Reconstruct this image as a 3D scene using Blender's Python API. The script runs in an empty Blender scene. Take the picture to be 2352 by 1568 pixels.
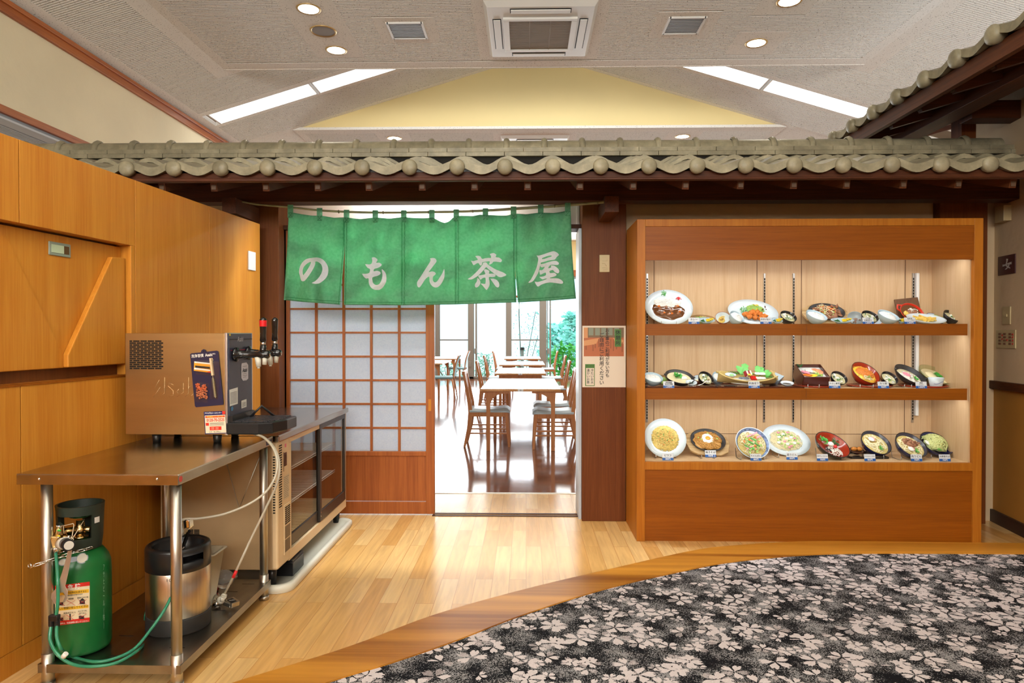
import bpy, bmesh, math, random
from mathutils import Vector, Matrix, Euler, noise
rnd = random.Random(11)
scn = bpy.context.scene
col = scn.collection
rad = math.radians
# ---------------------------------------------------------------- camera
F = 1568.0
CAMZ = 1.31
CR = Euler((rad(90 - .585), 0, rad(1.2)), 'XYZ').to_matrix()
cd = bpy.data.cameras.new('camera'); cam = bpy.data.objects.new('camera', cd); col.objects.link(cam)
cd.sensor_width = 36; cd.lens = 24; cd.clip_start = .05; cd.clip_end = 400
cam.location = (0, 0, CAMZ); cam.rotation_euler = (rad(90 - .585), 0, rad(1.2))
scn.camera = cam
# ---------------------------------------------------------------- view, world
vs = scn.view_settings
scn.display_settings.display_device = 'sRGB'
vs.view_transform = 'Standard'; vs.look = 'None'; vs.gamma = 1; vs.use_curve_mapping = False
vs.exposure = 0.0
scn.cycles.use_denoising = True
scn.cycles.max_bounces = 8; scn.cycles.transparent_max_bounces = 16
scn.cycles.sample_clamp_indirect = 6
W = bpy.data.worlds.new('world'); scn.world = W; W.use_nodes = True
nt = W.node_tree; nt.nodes.clear()
wo = nt.nodes.new('ShaderNodeOutputWorld'); wb = nt.nodes.new('ShaderNodeBackground')
tc = nt.nodes.new('ShaderNodeTexCoord'); sx = nt.nodes.new('ShaderNodeSeparateXYZ'); rp = nt.nodes.new('ShaderNodeValToRGB')
nt.links.new(tc.outputs['Generated'], sx.inputs[0]); nt.links.new(sx.outputs[2], rp.inputs[0])
rp.color_ramp.elements[0].position = 0.0; rp.color_ramp.elements[0].color = (.93, .97, 1, 1)
rp.color_ramp.elements[1].position = .6; rp.color_ramp.elements[1].color = (.62, .82, 1, 1)
nt.links.new(rp.outputs[0], wb.inputs[0]); wb.inputs[1].default_value = 3.1
nt.links.new(wb.outputs[0], wo.inputs[0])
# ---------------------------------------------------------------- large lights
def area(name, loc, rot, sx_, sy_, energy, color=(1, 1, 1), spread=180):
    l = bpy.data.lights.new(name, 'AREA'); l.shape = 'RECTANGLE'; l.size = sx_; l.size_y = sy_
    l.energy = energy; l.color = color; l.spread = rad(spread)
    o = bpy.data.objects.new(name, l); o.location = loc; o.rotation_euler = [rad(a) for a in rot]
    col.objects.link(o); return o
area('hall_back_fill', (-.6, -3.4, 3.0), (126, 0, -2), 4.6, 1.8, 620, (.97, .97, .93))  # added fill behind the camera, no window is built there
area('hall_overhead_fill', (.2, 1.7, 3.95), (0, -14, 0), 3.0, 2.6, 92, (.98, .97, .83))  # added unseen fill above the hall, no lamp fitting
area('daylight_dining_windows', (-1.0, 20.0, 1.9), (-90, 0, 0), 11, 3.2, 620, (.90, .96, 1))
area('dining_ceiling_light', (-.5, 13.5, 4.0), (0, 0, 0), 7, 7, 260, (1, .96, .9))
area('vault_light', (.15, 8.1, 4.6), (0, 0, 0), 2.0, .5, 15, (1, .97, .92))
area('plaster_glow_light', (-.70, 4.78, 2.36), (62, 0, 0), .8, .05, 11, (.93, .98, 1))  # added light behind the beam for the glow on the plaster
area('curtain_backlight', (-.76, 4.80, 2.28), (-50, 0, 0), 1.5, .08, 42, (.93, .98, 1), 130)  # added light behind the beam, brightens the curtain from the back
area('dining_side_light', (4.6, 16, 3.6), (35, 35, 0), 3, 3, 120, (1, .98, .93))  # area lamp high inside the dining room
# ---------------------------------------------------------------- geometry helpers
def ray(px, py):
    return CR @ Vector(((px - 1176) / F, -(py - 784) / F, -1))
def at(px, py, Y):
    d = ray(px, py); t = Y / d.y
    return Vector((d.x * t, Y, CAMZ + d.z * t))
def atx(px, py, X):
    d = ray(px, py); t = X / d.x
    return Vector((X, d.y * t, CAMZ + d.z * t))
def atz(px, py, Z=0.0):
    d = ray(px, py); t = (Z - CAMZ) / d.z
    return Vector((d.x * t, d.y * t, Z))
def C(r, g, b):
    f = lambda c: (c / 255 / 12.92) if c / 255 <= .04045 else ((c / 255 + .055) / 1.055) ** 2.4
    return (f(r), f(g), f(b))
WM = {}
def wm(o):
    return WM.get(o.name, Matrix.Identity(4))
def tagp(o, label=None, cat=None, group=None, kind=None):
    if label: o['label'] = label
    if cat: o['category'] = cat
    if group: o['group'] = group
    if kind: o['kind'] = kind
    return o
def thing(name, label, cat, M=(0, 0, 0), group=None):
    o = bpy.data.objects.new(name, None); o.empty_display_size = .05
    if not isinstance(M, Matrix): M = Matrix.Translation(Vector(M))
    o.location = M.to_translation(); o.rotation_euler = M.to_euler()
    col.objects.link(o); WM[o.name] = M.copy()
    return tagp(o, label, cat, group)
TXC = {}
def txtmesh(body, size, align='CENTER', bold=0.0, ls=1.0, shear=0.0):
    k = (body, align, bold, ls, shear)
    if k not in TXC:
        c = bpy.data.curves.new('t', 'FONT'); c.body = body; c.size = 1; c.align_x = align; c.align_y = 'CENTER'
        c.offset = bold; c.space_line = ls; c.shear = shear; c.resolution_u = 3
        o = bpy.data.objects.new('t', c); col.objects.link(o)
        bpy.context.view_layer.update()
        m = bpy.data.meshes.new_from_object(o.evaluated_get(bpy.context.evaluated_depsgraph_get()))
        TXC[k] = ([(v.co.x, v.co.y) for v in m.vertices], [tuple(p.vertices) for p in m.polygons])
        bpy.data.objects.remove(o); bpy.data.curves.remove(c); bpy.data.meshes.remove(m)
    v, f = TXC[k]
    return [(x * size, y * size) for x, y in v], f
class MB:
    def __init__(s):
        s.v = []; s.f = []; s.m = []; s.s = []; s.cur = 0; s.T = None
    def add(s, vs_, fs, smooth=False, m=None):
        n = len(s.v)
        for p in vs_:
            p = Vector(p)
            s.v.append(s.T @ p if s.T is not None else p)
        for f in fs:
            s.f.append([i + n for i in f]); s.m.append(s.cur if m is None else m); s.s.append(smooth)
        return s
    def box(s, x0, x1, y0, y1, z0, z1, m=None):
        v = [(x, y, z) for z in (z0, z1) for y in (y0, y1) for x in (x0, x1)]
        return s.add(v, [(0, 2, 3, 1), (4, 5, 7, 6), (0, 1, 5, 4), (2, 6, 7, 3), (0, 4, 6, 2), (1, 3, 7, 5)], m=m)
    def cbox(s, c, d, M=None, m=None):
        x, y, z = d[0] / 2, d[1] / 2, d[2] / 2
        v = [Vector((a * x, b * y, e * z)) for e in (-1, 1) for b in (-1, 1) for a in (-1, 1)]
        if M is not None: v = [M @ p for p in v]
        c = Vector(c)
        return s.add([p + c for p in v], [(0, 2, 3, 1), (4, 5, 7, 6), (0, 1, 5, 4), (2, 6, 7, 3), (0, 4, 6, 2), (1, 3, 7, 5)], m=m)
    def bar(s, p0, p1, w, h, up=(0, 0, 1), m=None):
        p0 = Vector(p0); p1 = Vector(p1); d = (p1 - p0).normalized(); up = Vector(up)
        a = d.cross(up)
        if a.length < 1e-4: a = d.cross(Vector((0, 1, 0)))
        a.normalize(); b = a.cross(d).normalized()
        v = [q + a * (i * w / 2) + b * (j * h / 2) for q in (p0, p1) for i, j in ((-1, -1), (1, -1), (1, 1), (-1, 1))]
        return s.add(v, [(0, 1, 2, 3), (7, 6, 5, 4), (0, 4, 5, 1), (1, 5, 6, 2), (2, 6, 7, 3), (3, 7, 4, 0)], m=m)
    def tube(s, pts, r, n=8, closed=False, m=None, caps=True):
        pts = [Vector(p) for p in pts]; N = len(pts); vs_ = []
        prev = None
        for i, p in enumerate(pts):
            if closed: d = pts[(i + 1) % N] - pts[i - 1]
            else: d = pts[min(i + 1, N - 1)] - pts[max(i - 1, 0)]
            if d.length < 1e-9: d = Vector((0, 0, 1))
            d.normalize()
            if prev is None:
                a = d.cross(Vector((0, 0, 1)))
                if a.length < .1: a = d.cross(Vector((0, 1, 0)))
            else:
                a = prev - d * prev.dot(d)
                if a.length < 1e-6: a = d.cross(Vector((0, 1, 0)))
            a.normalize(); prev = a; b = d.cross(a)
            rr = r[i] if isinstance(r, (list, tuple)) else r
            for k in range(n):
                t = 2 * math.pi * k / n
                vs_.append(p + a * (math.cos(t) * rr) + b * (math.sin(t) * rr))
        fs = []
        for i in range(N if closed else N - 1):
            j = (i + 1) % N
            for k in range(n):
                l = (k + 1) % n
                fs.append((i * n + k, i * n + l, j * n + l, j * n + k))
        s.add(vs_, fs, True, m)
        if caps and not closed:
            b0 = len(s.v) - len(vs_)
            s.f.append([b0 + k for k in range(n)][::-1]); s.m.append(s.cur if m is None else m); s.s.append(False)
            s.f.append([b0 + (N - 1) * n + k for k in range(n)]); s.m.append(s.cur if m is None else m); s.s.append(False)
        return s
    def cyl(s, p0, p1, r0, r1=None, n=20, m=None):
        return s.tube([p0, p1], [r0, r0 if r1 is None else r1], n, m=m)
    def lathe(s, prof, n=28, c=(0, 0, 0), M=None, sx=1, sy=1, m=None, smooth=True, mi=None):
        c = Vector(c); vs_ = []; fs = []
        for r, z in prof:
            for k in range(n):
                t = 2 * math.pi * k / n
                p = Vector((r * sx * math.cos(t), r * sy * math.sin(t), z))
                vs_.append((M @ p if M is not None else p) + c)
        for i in range(len(prof) - 1):
            fs = [(i * n + k, i * n + (k + 1) % n, (i + 1) * n + (k + 1) % n, (i + 1) * n + k) for k in range(n)]
            base = len(s.v) if i == 0 else base
            if i == 0: s.add(vs_, [], smooth)
            for f in fs:
                s.f.append([q + base for q in f]); s.m.append((mi[i] if mi else (s.cur if m is None else m))); s.s.append(smooth)
        return s
    def sheet(s, nu, nv, fn, smooth=True, m=None, closeu=False):
        vs_ = [fn(i / nu, j / nv) for j in range(nv + 1) for i in range(nu + 1)]
        fs = [(j * (nu + 1) + i, j * (nu + 1) + i + 1, (j + 1) * (nu + 1) + i + 1, (j + 1) * (nu + 1) + i) for j in range(nv) for i in range(nu)]
        return s.add(vs_, fs, smooth, m)
    def prism(s, poly, fn, d0, d1, m=None):
        """poly of 2D points, fn(a, b, d) -> 3D"""
        n = len(poly)
        v = [fn(a, b, d0) for a, b in poly] + [fn(a, b, d1) for a, b in poly]
        fs = [list(range(n))[::-1], list(range(n, 2 * n))] + [(i, (i + 1) % n, n + (i + 1) % n, n + i) for i in range(n)]
        return s.add(v, fs, m=m)
    def blob(s, c, r, seed=0, nu=8, nv=6, amp=.25, m=None, M=None):
        rr = random.Random(seed); c = Vector(c); vs_ = []; off = Vector((rr.uniform(0, 50), rr.uniform(0, 50), rr.uniform(0, 50)))
        for j in range(nv + 1):
            th = math.pi * j / nv
            for i in range(nu):
                ph = 2 * math.pi * i / nu
                d = Vector((math.sin(th) * math.cos(ph), math.sin(th) * math.sin(ph), math.cos(th)))
                k = 1 + amp * noise.noise(d * 1.5 + off)
                p = Vector((d.x * r[0] * k, d.y * r[1] * k, d.z * r[2] * k))
                vs_.append((M @ p if M is not None else p) + c)
        fs = [(j * nu + i, (j + 1) * nu + i, (j + 1) * nu + (i + 1) % nu, j * nu + (i + 1) % nu) for j in range(nv) for i in range(nu)]
        return s.add(vs_, fs, True, m)
    def text(s, body, size, fn, align='CENTER', bold=0.0, ls=1.0, shear=0.0, m=None):
        v, f = txtmesh(body, size, align, bold, ls, shear)
        return s.add([fn(x, y) for x, y in v], f, m=m)
    def build(s, name, mats, parent=None, local=False, bevel=0, label=None, kind=None, weld=False, seg=2):
        me = bpy.data.meshes.new(name)
        v = s.v
        if parent is not None and not local:
            I = wm(parent).inverted(); v = [I @ p for p in v]
        me.from_pydata([tuple(p) for p in v], [], s.f)
        if not isinstance(mats, (list, tuple)): mats = [mats]
        for m in mats: me.materials.append(m)
        me.polygons.foreach_set('material_index', s.m); me.polygons.foreach_set('use_smooth', s.s)
        if weld:
            b_ = bmesh.new(); b_.from_mesh(me); bmesh.ops.remove_doubles(b_, verts=b_.verts, dist=1e-5); b_.to_mesh(me); b_.free()
        me.update()
        o = bpy.data.objects.new(name, me); col.objects.link(o)
        if parent is not None: o.parent = parent; WM[o.name] = wm(parent).copy()
        if bevel:
            b = o.modifiers.new('bevel', 'BEVEL'); b.width = bevel; b.segments = seg; b.limit_method = 'ANGLE'; b.angle_limit = rad(40)
            b.harden_normals = False
        if label: o['label'] = label
        if kind: o['kind'] = kind
        return o
def S(name, mb, mats, bevel=0):
    return mb.build(name, mats, kind='structure', bevel=bevel)
def copytree(src, M, label=None):
    c = src.copy(); col.objects.link(c); c.location = M.to_translation(); c.rotation_euler = M.to_euler(); WM[c.name] = M
    if label: c['label'] = label
    for ch in list(src.children):
        d = ch.copy(); col.objects.link(d); d.parent = c
        for g in list(ch.children):
            e = g.copy(); col.objects.link(e); e.parent = d
    return c
# ---------------------------------------------------------------- materials
MT = {}
def nmat(name):
    m = bpy.data.materials.new(name); m.use_nodes = True; MT[name] = m
    return m, m.node_tree, m.node_tree.nodes['Principled BSDF'], m.node_tree.nodes['Material Output']
def N(nt_, t, **kw):
    n = nt_.nodes.new('ShaderNode' + t)
    for k, v in kw.items():
        if k.startswith('i_'): n.inputs[k[2:].replace('_', ' ')].default_value = v
        else: setattr(n, k, v)
    return n
def coords(nt_, scale=(1, 1, 1), rot=(0, 0, 0)):
    tc_ = N(nt_, 'TexCoord'); mp = N(nt_, 'Mapping')
    nt_.links.new(tc_.outputs['Object'], mp.inputs[0]); mp.inputs['Scale'].default_value = scale
    mp.inputs['Rotation'].default_value = [rad(a) for a in rot]
    return mp.outputs[0]
def mathn(nt_, op, a, b=None, c=None, clamp=False):
    n = N(nt_, 'Math', operation=op); n.use_clamp = clamp
    for i, v in enumerate((a, b, c)):
        if v is None: continue
        if isinstance(v, (int, float)): n.inputs[i].default_value = v
        else: nt_.links.new(v, n.inputs[i])
    return n.outputs[0]
def ramp(nt_, inp, stops, interp='LINEAR'):
    r = N(nt_, 'ValToRGB'); e = r.color_ramp.elements; r.color_ramp.interpolation = interp
    while len(e) < len(stops): e.new(.5)
    for i, (p, c_) in enumerate(stops): e[i].position = p; e[i].color = (*c_, 1) if len(c_) == 3 else c_
    nt_.links.new(inp, r.inputs[0]); return r.outputs[0]
def mixc(nt_, f, a, b, blend='MIX'):
    n = N(nt_, 'Mix', data_type='RGBA', blend_type=blend)
    for i, v in ((0, f), (6, a), (7, b)):
        if isinstance(v, (int, float)): n.inputs[i].default_value = v
        elif isinstance(v, tuple): n.inputs[i].default_value = (*v, 1) if len(v) == 3 else v
        else: nt_.links.new(v, n.inputs[i])
    return n.outputs[2]
def bump(nt_, bs, h, strength=.3, dist=.01):
    b = N(nt_, 'Bump'); b.inputs['Strength'].default_value = strength; b.inputs['Distance'].default_value = dist
    nt_.links.new(h, b.inputs['Height']); nt_.links.new(b.outputs[0], bs.inputs['Normal'])
def pm(name, c, rough=.5, metal=0, var=0, vs_=8, vstr=(1, 1, 1), bmp=0, bs_=60, bd=.002, spec=.5, trans=0, ior=1.45, emit=None, es=1, coat=0, alpha=1, sss=0):
    m, nt_, b, o = nmat(name)
    b.inputs['Base Color'].default_value = (*c, 1); b.inputs['Roughness'].default_value = rough; b.inputs['Metallic'].default_value = metal
    b.inputs['Specular IOR Level'].default_value = spec; b.inputs['IOR'].default_value = ior
    b.inputs['Transmission Weight'].default_value = trans; b.inputs['Coat Weight'].default_value = coat; b.inputs['Alpha'].default_value = alpha
    if emit: b.inputs['Emission Color'].default_value = (*emit, 1); b.inputs['Emission Strength'].default_value = es
    if var:
        n = N(nt_, 'TexNoise', i_Scale=vs_, i_Detail=5.0); nt_.links.new(coords(nt_, vstr), n.inputs['Vector'])
        lo = tuple(max(0, x * (1 - var)) for x in c); hi = tuple(min(1, x * (1 + var)) for x in c)
        nt_.links.new(ramp(nt_, n.outputs[0], [(.3, lo), (.7, hi)]), b.inputs['Base Color'])
    if bmp:
        n = N(nt_, 'TexNoise', i_Scale=bs_, i_Detail=4.0); nt_.links.new(coords(nt_, vstr), n.inputs['Vector'])
        bump(nt_, b, n.outputs[0], bmp, bd)
    return m
def wood(name, c1, c2, grain='z', fine=90, rough=.42, spec=.4, streak=.5, coat=0.0, rot=0):
    m, nt_, b, o = nmat(name)
    st = {'x': (.035, 1, 1), 'y': (1, .035, 1), 'z': (1, 1, .035)}[grain]
    co = coords(nt_, st, (0, 0, rot))
    n1 = N(nt_, 'TexNoise', i_Scale=fine, i_Detail=3.0, i_Roughness=.6); nt_.links.new(co, n1.inputs['Vector'])
    n2 = N(nt_, 'TexNoise', i_Scale=fine * .09, i_Detail=3.0, i_Distortion=1.2); nt_.links.new(co, n2.inputs['Vector'])
    f = mathn(nt_, 'ADD', mathn(nt_, 'MULTIPLY', n1.outputs[0], 1 - streak), mathn(nt_, 'MULTIPLY', n2.outputs[0], streak))
    nt_.links.new(ramp(nt_, f, [(.36, c2), (.62, c1)]), b.inputs['Base Color'])
    b.inputs['Roughness'].default_value = rough; b.inputs['Specular IOR Level'].default_value = spec
    b.inputs['Coat Weight'].default_value = coat; b.inputs['Coat Roughness'].default_value = .15
    bump(nt_, b, n1.outputs[0], .06, .002)
    return m
def planks(name, c1, c2, c3, pw, pl, rough=.3, grain=1.0, mortar=(.05, .03, .015), spec=.5, seed=0.0, rb=0, mort=.0016):
    """boards along Y"""
    m, nt_, b, o = nmat(name)
    tc_ = N(nt_, 'TexCoord'); sp = N(nt_, 'SeparateXYZ'); nt_.links.new(tc_.outputs['Object'], sp.inputs[0])
    cb = N(nt_, 'CombineXYZ'); nt_.links.new(sp.outputs[1], cb.inputs[0]); nt_.links.new(sp.outputs[0], cb.inputs[1])
    br = N(nt_, 'TexBrick'); nt_.links.new(cb.outputs[0], br.inputs['Vector'])
    br.offset = .37; br.offset_frequency = 2; br.squash = 1
    br.inputs['Scale'].default_value = 1; br.inputs['Mortar Size'].default_value = mort; br.inputs['Mortar Smooth'].default_value = .1
    br.inputs['Brick Width'].default_value = pl; br.inputs['Row Height'].default_value = pw; br.inputs['Bias'].default_value = 0
    br.inputs['Color1'].default_value = (0, 0, 0, 1); br.inputs['Color2'].default_value = (1, 1, 1, 1); br.inputs['Mortar'].default_value = (.5, .5, .5, 1)
    # per plank offset of grain
    off = N(nt_, 'VectorMath', operation='SCALE'); cmb = N(nt_, 'CombineXYZ'); nt_.links.new(br.outputs['Color'], off.inputs[0]); off.inputs['Scale'].default_value = 7.3
    ad = N(nt_, 'VectorMath', operation='ADD'); nt_.links.new(tc_.outputs['Object'], ad.inputs[0]); nt_.links.new(off.outputs[0], ad.inputs[1])
    mp = N(nt_, 'Mapping'); mp.inputs['Scale'].default_value = (1, .07, 1); nt_.links.new(ad.outputs[0], mp.inputs[0])
    n1 = N(nt_, 'TexNoise', i_Scale=38.0, i_Detail=4.0, i_Distortion=.8); nt_.links.new(mp.outputs[0], n1.inputs['Vector'])
    base = ramp(nt_, br.outputs['Color'], [(0, c1), (.5, c2), (1, c3)])
    g = ramp(nt_, n1.outputs[0], [(.3, (1 - .28 * grain,) * 3), (.65, (1, 1, 1))])
    cc = mixc(nt_, 1.0, base, g, 'MULTIPLY')
    cc = mixc(nt_, br.outputs['Fac'], cc, mortar)
    nt_.links.new(cc, b.inputs['Base Color']); b.inputs['Roughness'].default_value = rough; b.inputs['Specular IOR Level'].default_value = spec
    if rb:
        n3 = N(nt_, 'TexNoise', i_Scale=4.0, i_Detail=2.0); nt_.links.new(tc_.outputs['Object'], n3.inputs['Vector'])
        bump(nt_, b, mathn(nt_, 'ADD', n3.outputs[0], mathn(nt_, 'MULTIPLY', n1.outputs[0], .12)), rb, .01)
    return m
oak = wood('oak_panelling', C(204, 138, 50), C(188, 116, 34), 'z', 110, .42, .25)
oakc = wood('oak_case_frame', C(180, 112, 32), C(162, 93, 21), 'z', 110, .42, .25)
oakx = wood('oak_horizontal_grain', C(150, 82, 12), C(130, 67, 7), 'x', 110, .42, .25)
oakin = wood('oak_case_interior', C(208, 178, 140), C(194, 160, 121), 'z', 130, .5, .3)
redw = wood('red_brown_post_wood', C(116, 64, 30), C(94, 48, 20), 'z', 100, .5, .18)
redx = wood('red_brown_beam_wood', C(84, 44, 24), C(58, 30, 16), 'x', 100, .5, .18)
redy = wood('red_brown_rafter_wood', C(92, 50, 26), C(64, 34, 17), 'y', 100, .5, .18)
shoji = wood('shoji_cedar', C(170, 96, 44), C(138, 70, 28), 'z', 90, .45, .35)
trimw = wood('red_trim_wood', C(184, 106, 48), C(148, 76, 32), 'y', 90, .4, .4)
chairw = wood('beech_furniture', C(206, 142, 92), C(182, 114, 66), 'z', 60, .35, .4)
tablew = wood('table_top_wood', C(222, 170, 122), C(200, 142, 92), 'y', 60, .12, .6)
edgew = wood('oak_floor_edging', C(206, 142, 50), C(140, 82, 20), 'x', 60, .4, .3, .85, rot=12)
steel = pm('brushed_steel', (.52, .49, .43), .36, 1, .12, 30, (1, 1, .05), .05, 200, .0006)
steeltop = pm('stainless_top', (.46, .42, .35), .2, 1, .15, 12, (1, .2, 1), .04, 60, .001)
steelside = pm('dispenser_side_reflection_tint', (.50, .35, .16), .32, 1, .06, 20, (.1, 1, 1), .03, 100, .0006)  # brown wood reflection put into the steel base colour
chrome = pm('chrome', (.8, .8, .78), .1, 1)
brass = pm('brass', (.62, .44, .2), .25, 1, .2, 40)
blackp = pm('black_plastic', (.012, .012, .013), .3, 0, spec=.5)
blackm = pm('matt_black', (.02, .019, .018), .6)
greyp = pm('grey_plastic', (.30, .31, .32), .4)
whitep = pm('white_plastic', (.78, .78, .76), .35)
creamp = pm('cream_plastic', C(222, 196, 156), .4, 0, .05, 6)
tanside = pm('beige_side_panel', C(176, 148, 110), .45, 0, .08, 5)
plaster = pm('cream_plaster', C(238, 226, 194), .85, 0, .04, 2, bmp=.5, bs_=5, bd=.02)
plasterw = pm('white_plaster', C(226, 222, 212), .85, 0, .03, 2, bmp=.5, bs_=5, bd=.02)
plasterg = pm('grey_plaster', C(196, 172, 138), .85, 0, .05, 2, bmp=.5, bs_=5, bd=.02)
yellow = pm('yellow_wall', C(238, 218, 160), .85, 0, .02, 2)
tan = pm('tan_wainscot', C(168, 116, 44), .7, 0, .05, 4)
dark = pm('dark_gap', (.01, .008, .006), .9)
rockw = None
def rock():
    m, nt_, b, o = nmat('rockwool_ceiling')
    co = coords(nt_)
    v = N(nt_, 'TexNoise', i_Scale=95.0, i_Detail=2.0); nt_.links.new(co, v.inputs['Vector'])
    nt_.links.new(ramp(nt_, v.outputs[0], [(.30, C(160, 154, 146)), (.38, C(238, 235, 229))]), b.inputs['Base Color'])
    b.inputs['Roughness'].default_value = .95; bump(nt_, b, v.outputs[0], .12, .003)
    return m
rockw = rock()
rock_shade = pm('rockwool_groove_shade', C(128, 112, 92), .95)  # darker copy of the rib colour, groove shade painted in
def tilem():
    m, nt_, b, o = nmat('silver_grey_roof_tile')
    co = coords(nt_)
    v = N(nt_, 'TexNoise', i_Scale=9.0, i_Detail=6.0, i_Roughness=.65); nt_.links.new(co, v.inputs['Vector'])
    nt_.links.new(ramp(nt_, v.outputs[0], [(.3, C(104, 97, 78)), (.55, C(132, 124, 101)), (.75, C(156, 147, 122))]), b.inputs['Base Color'])
    b.inputs['Roughness'].default_value = .42; b.inputs['Specular IOR Level'].default_value = .35
    bump(nt_, b, v.outputs[0], .12, .004)
    return m
tile = tilem()
paper = None
def paperm():
    m, nt_, b, o = nmat('washi_paper')
    v = N(nt_, 'TexNoise', i_Scale=60.0, i_Detail=6.0, i_Distortion=2.0); nt_.links.new(coords(nt_), v.inputs['Vector'])
    c_ = ramp(nt_, v.outputs[0], [(.3, C(216, 226, 242)), (.6, C(228, 236, 248))])
    d = N(nt_, 'BsdfDiffuse'); t = N(nt_, 'BsdfTranslucent'); mx = N(nt_, 'MixShader'); mx.inputs[0].default_value = .5
    nt_.links.new(c_, d.inputs[0]); nt_.links.new(c_, t.inputs[0]); nt_.links.new(d.outputs[0], mx.inputs[1]); nt_.links.new(t.outputs[0], mx.inputs[2])
    nt_.links.new(mx.outputs[0], o.inputs[0]); return m
paper = paperm()
def clothm(name, c1, c2, tr=.4, sc=55.0):
    m, nt_, b, o = nmat(name)
    v = N(nt_, 'TexNoise', i_Scale=sc, i_Detail=5.0); nt_.links.new(coords(nt_), v.inputs['Vector'])
    c_ = ramp(nt_, v.outputs[0], [(.3, c1), (.7, c2)])
    d = N(nt_, 'BsdfDiffuse'); t = N(nt_, 'BsdfTranslucent'); mx = N(nt_, 'MixShader'); mx.inputs[0].default_value = tr
    w2 = N(nt_, 'TexNoise', i_Scale=5.0, i_Detail=3.5, i_Distortion=.3); nt_.links.new(coords(nt_, (1, 1, 1.6), (0, 30, 0)), w2.inputs['Vector'])
    bp = N(nt_, 'Bump'); bp.inputs['Strength'].default_value = .5; bp.inputs['Distance'].default_value = .05; nt_.links.new(w2.outputs[0], bp.inputs['Height'])
    nt_.links.new(bp.outputs[0], d.inputs['Normal']); nt_.links.new(bp.outputs[0], t.inputs['Normal'])
    nt_.links.new(c_, d.inputs[0]); nt_.links.new(c_, t.inputs[0]); nt_.links.new(d.outputs[0], mx.inputs[1]); nt_.links.new(t.outputs[0], mx.inputs[2])
    nt_.links.new(mx.outputs[0], o.inputs[0]); return m
green = clothm('green_cotton', C(104, 166, 130), C(120, 182, 144), .5)
greend = clothm('green_seam_thread', C(36, 110, 64), C(46, 124, 74))
letter = clothm('white_cotton', C(232, 230, 242), C(242, 240, 250), .35)
def glassm(name, tint=(1, 1, 1), refl=.06, rough=.02):
    m, nt_, b, o = nmat(name)
    t = N(nt_, 'BsdfTransparent'); t.inputs[0].default_value = (*tint, 1)
    g = N(nt_, 'BsdfGlossy'); g.inputs['Roughness'].default_value = rough
    mx = N(nt_, 'MixShader'); fr = N(nt_, 'Fresnel'); fr.inputs[0].default_value = 1.0 + refl * 8
    ge = N(nt_, 'NewGeometry'); ff = mathn(nt_, 'MULTIPLY', fr.outputs[0], mathn(nt_, 'SUBTRACT', 1.0, ge.outputs['Backfacing']))
    nt_.links.new(ff, mx.inputs[0]); nt_.links.new(t.outputs[0], mx.inputs[1]); nt_.links.new(g.outputs[0], mx.inputs[2])
    nt_.links.new(mx.outputs[0], o.inputs[0]); return m
glass = glassm('window_glass', (.97, .99, 1), .05)
glassf = glassm('fridge_glass', (.90, .90, .88), .06)
glassc = glassm('case_glass', (.985, .99, .99), .03)
def emis(name, c, s):
    m, nt_, b, o = nmat(name); e = N(nt_, 'Emission'); e.inputs[0].default_value = (*c, 1); e.inputs[1].default_value = s
    nt_.links.new(e.outputs[0], o.inputs[0]); return m
lampw = emis('lamp_white', (1, .97, .92), 6)
lampwarm = emis('lamp_warm', (1, .93, .80), 9)
maple = planks('maple_floor', C(212, 158, 88), C(226, 178, 110), C(234, 194, 132), .09, .91, .2, .8, C(188, 138, 82), .5, rb=.02)
darkfl = planks('dining_floor', C(120, 72, 48), C(136, 84, 56), C(112, 66, 44), .15, 1.8, .1, 1.3, C(60, 34, 22), .75, rb=.03, mort=.003)
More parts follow.
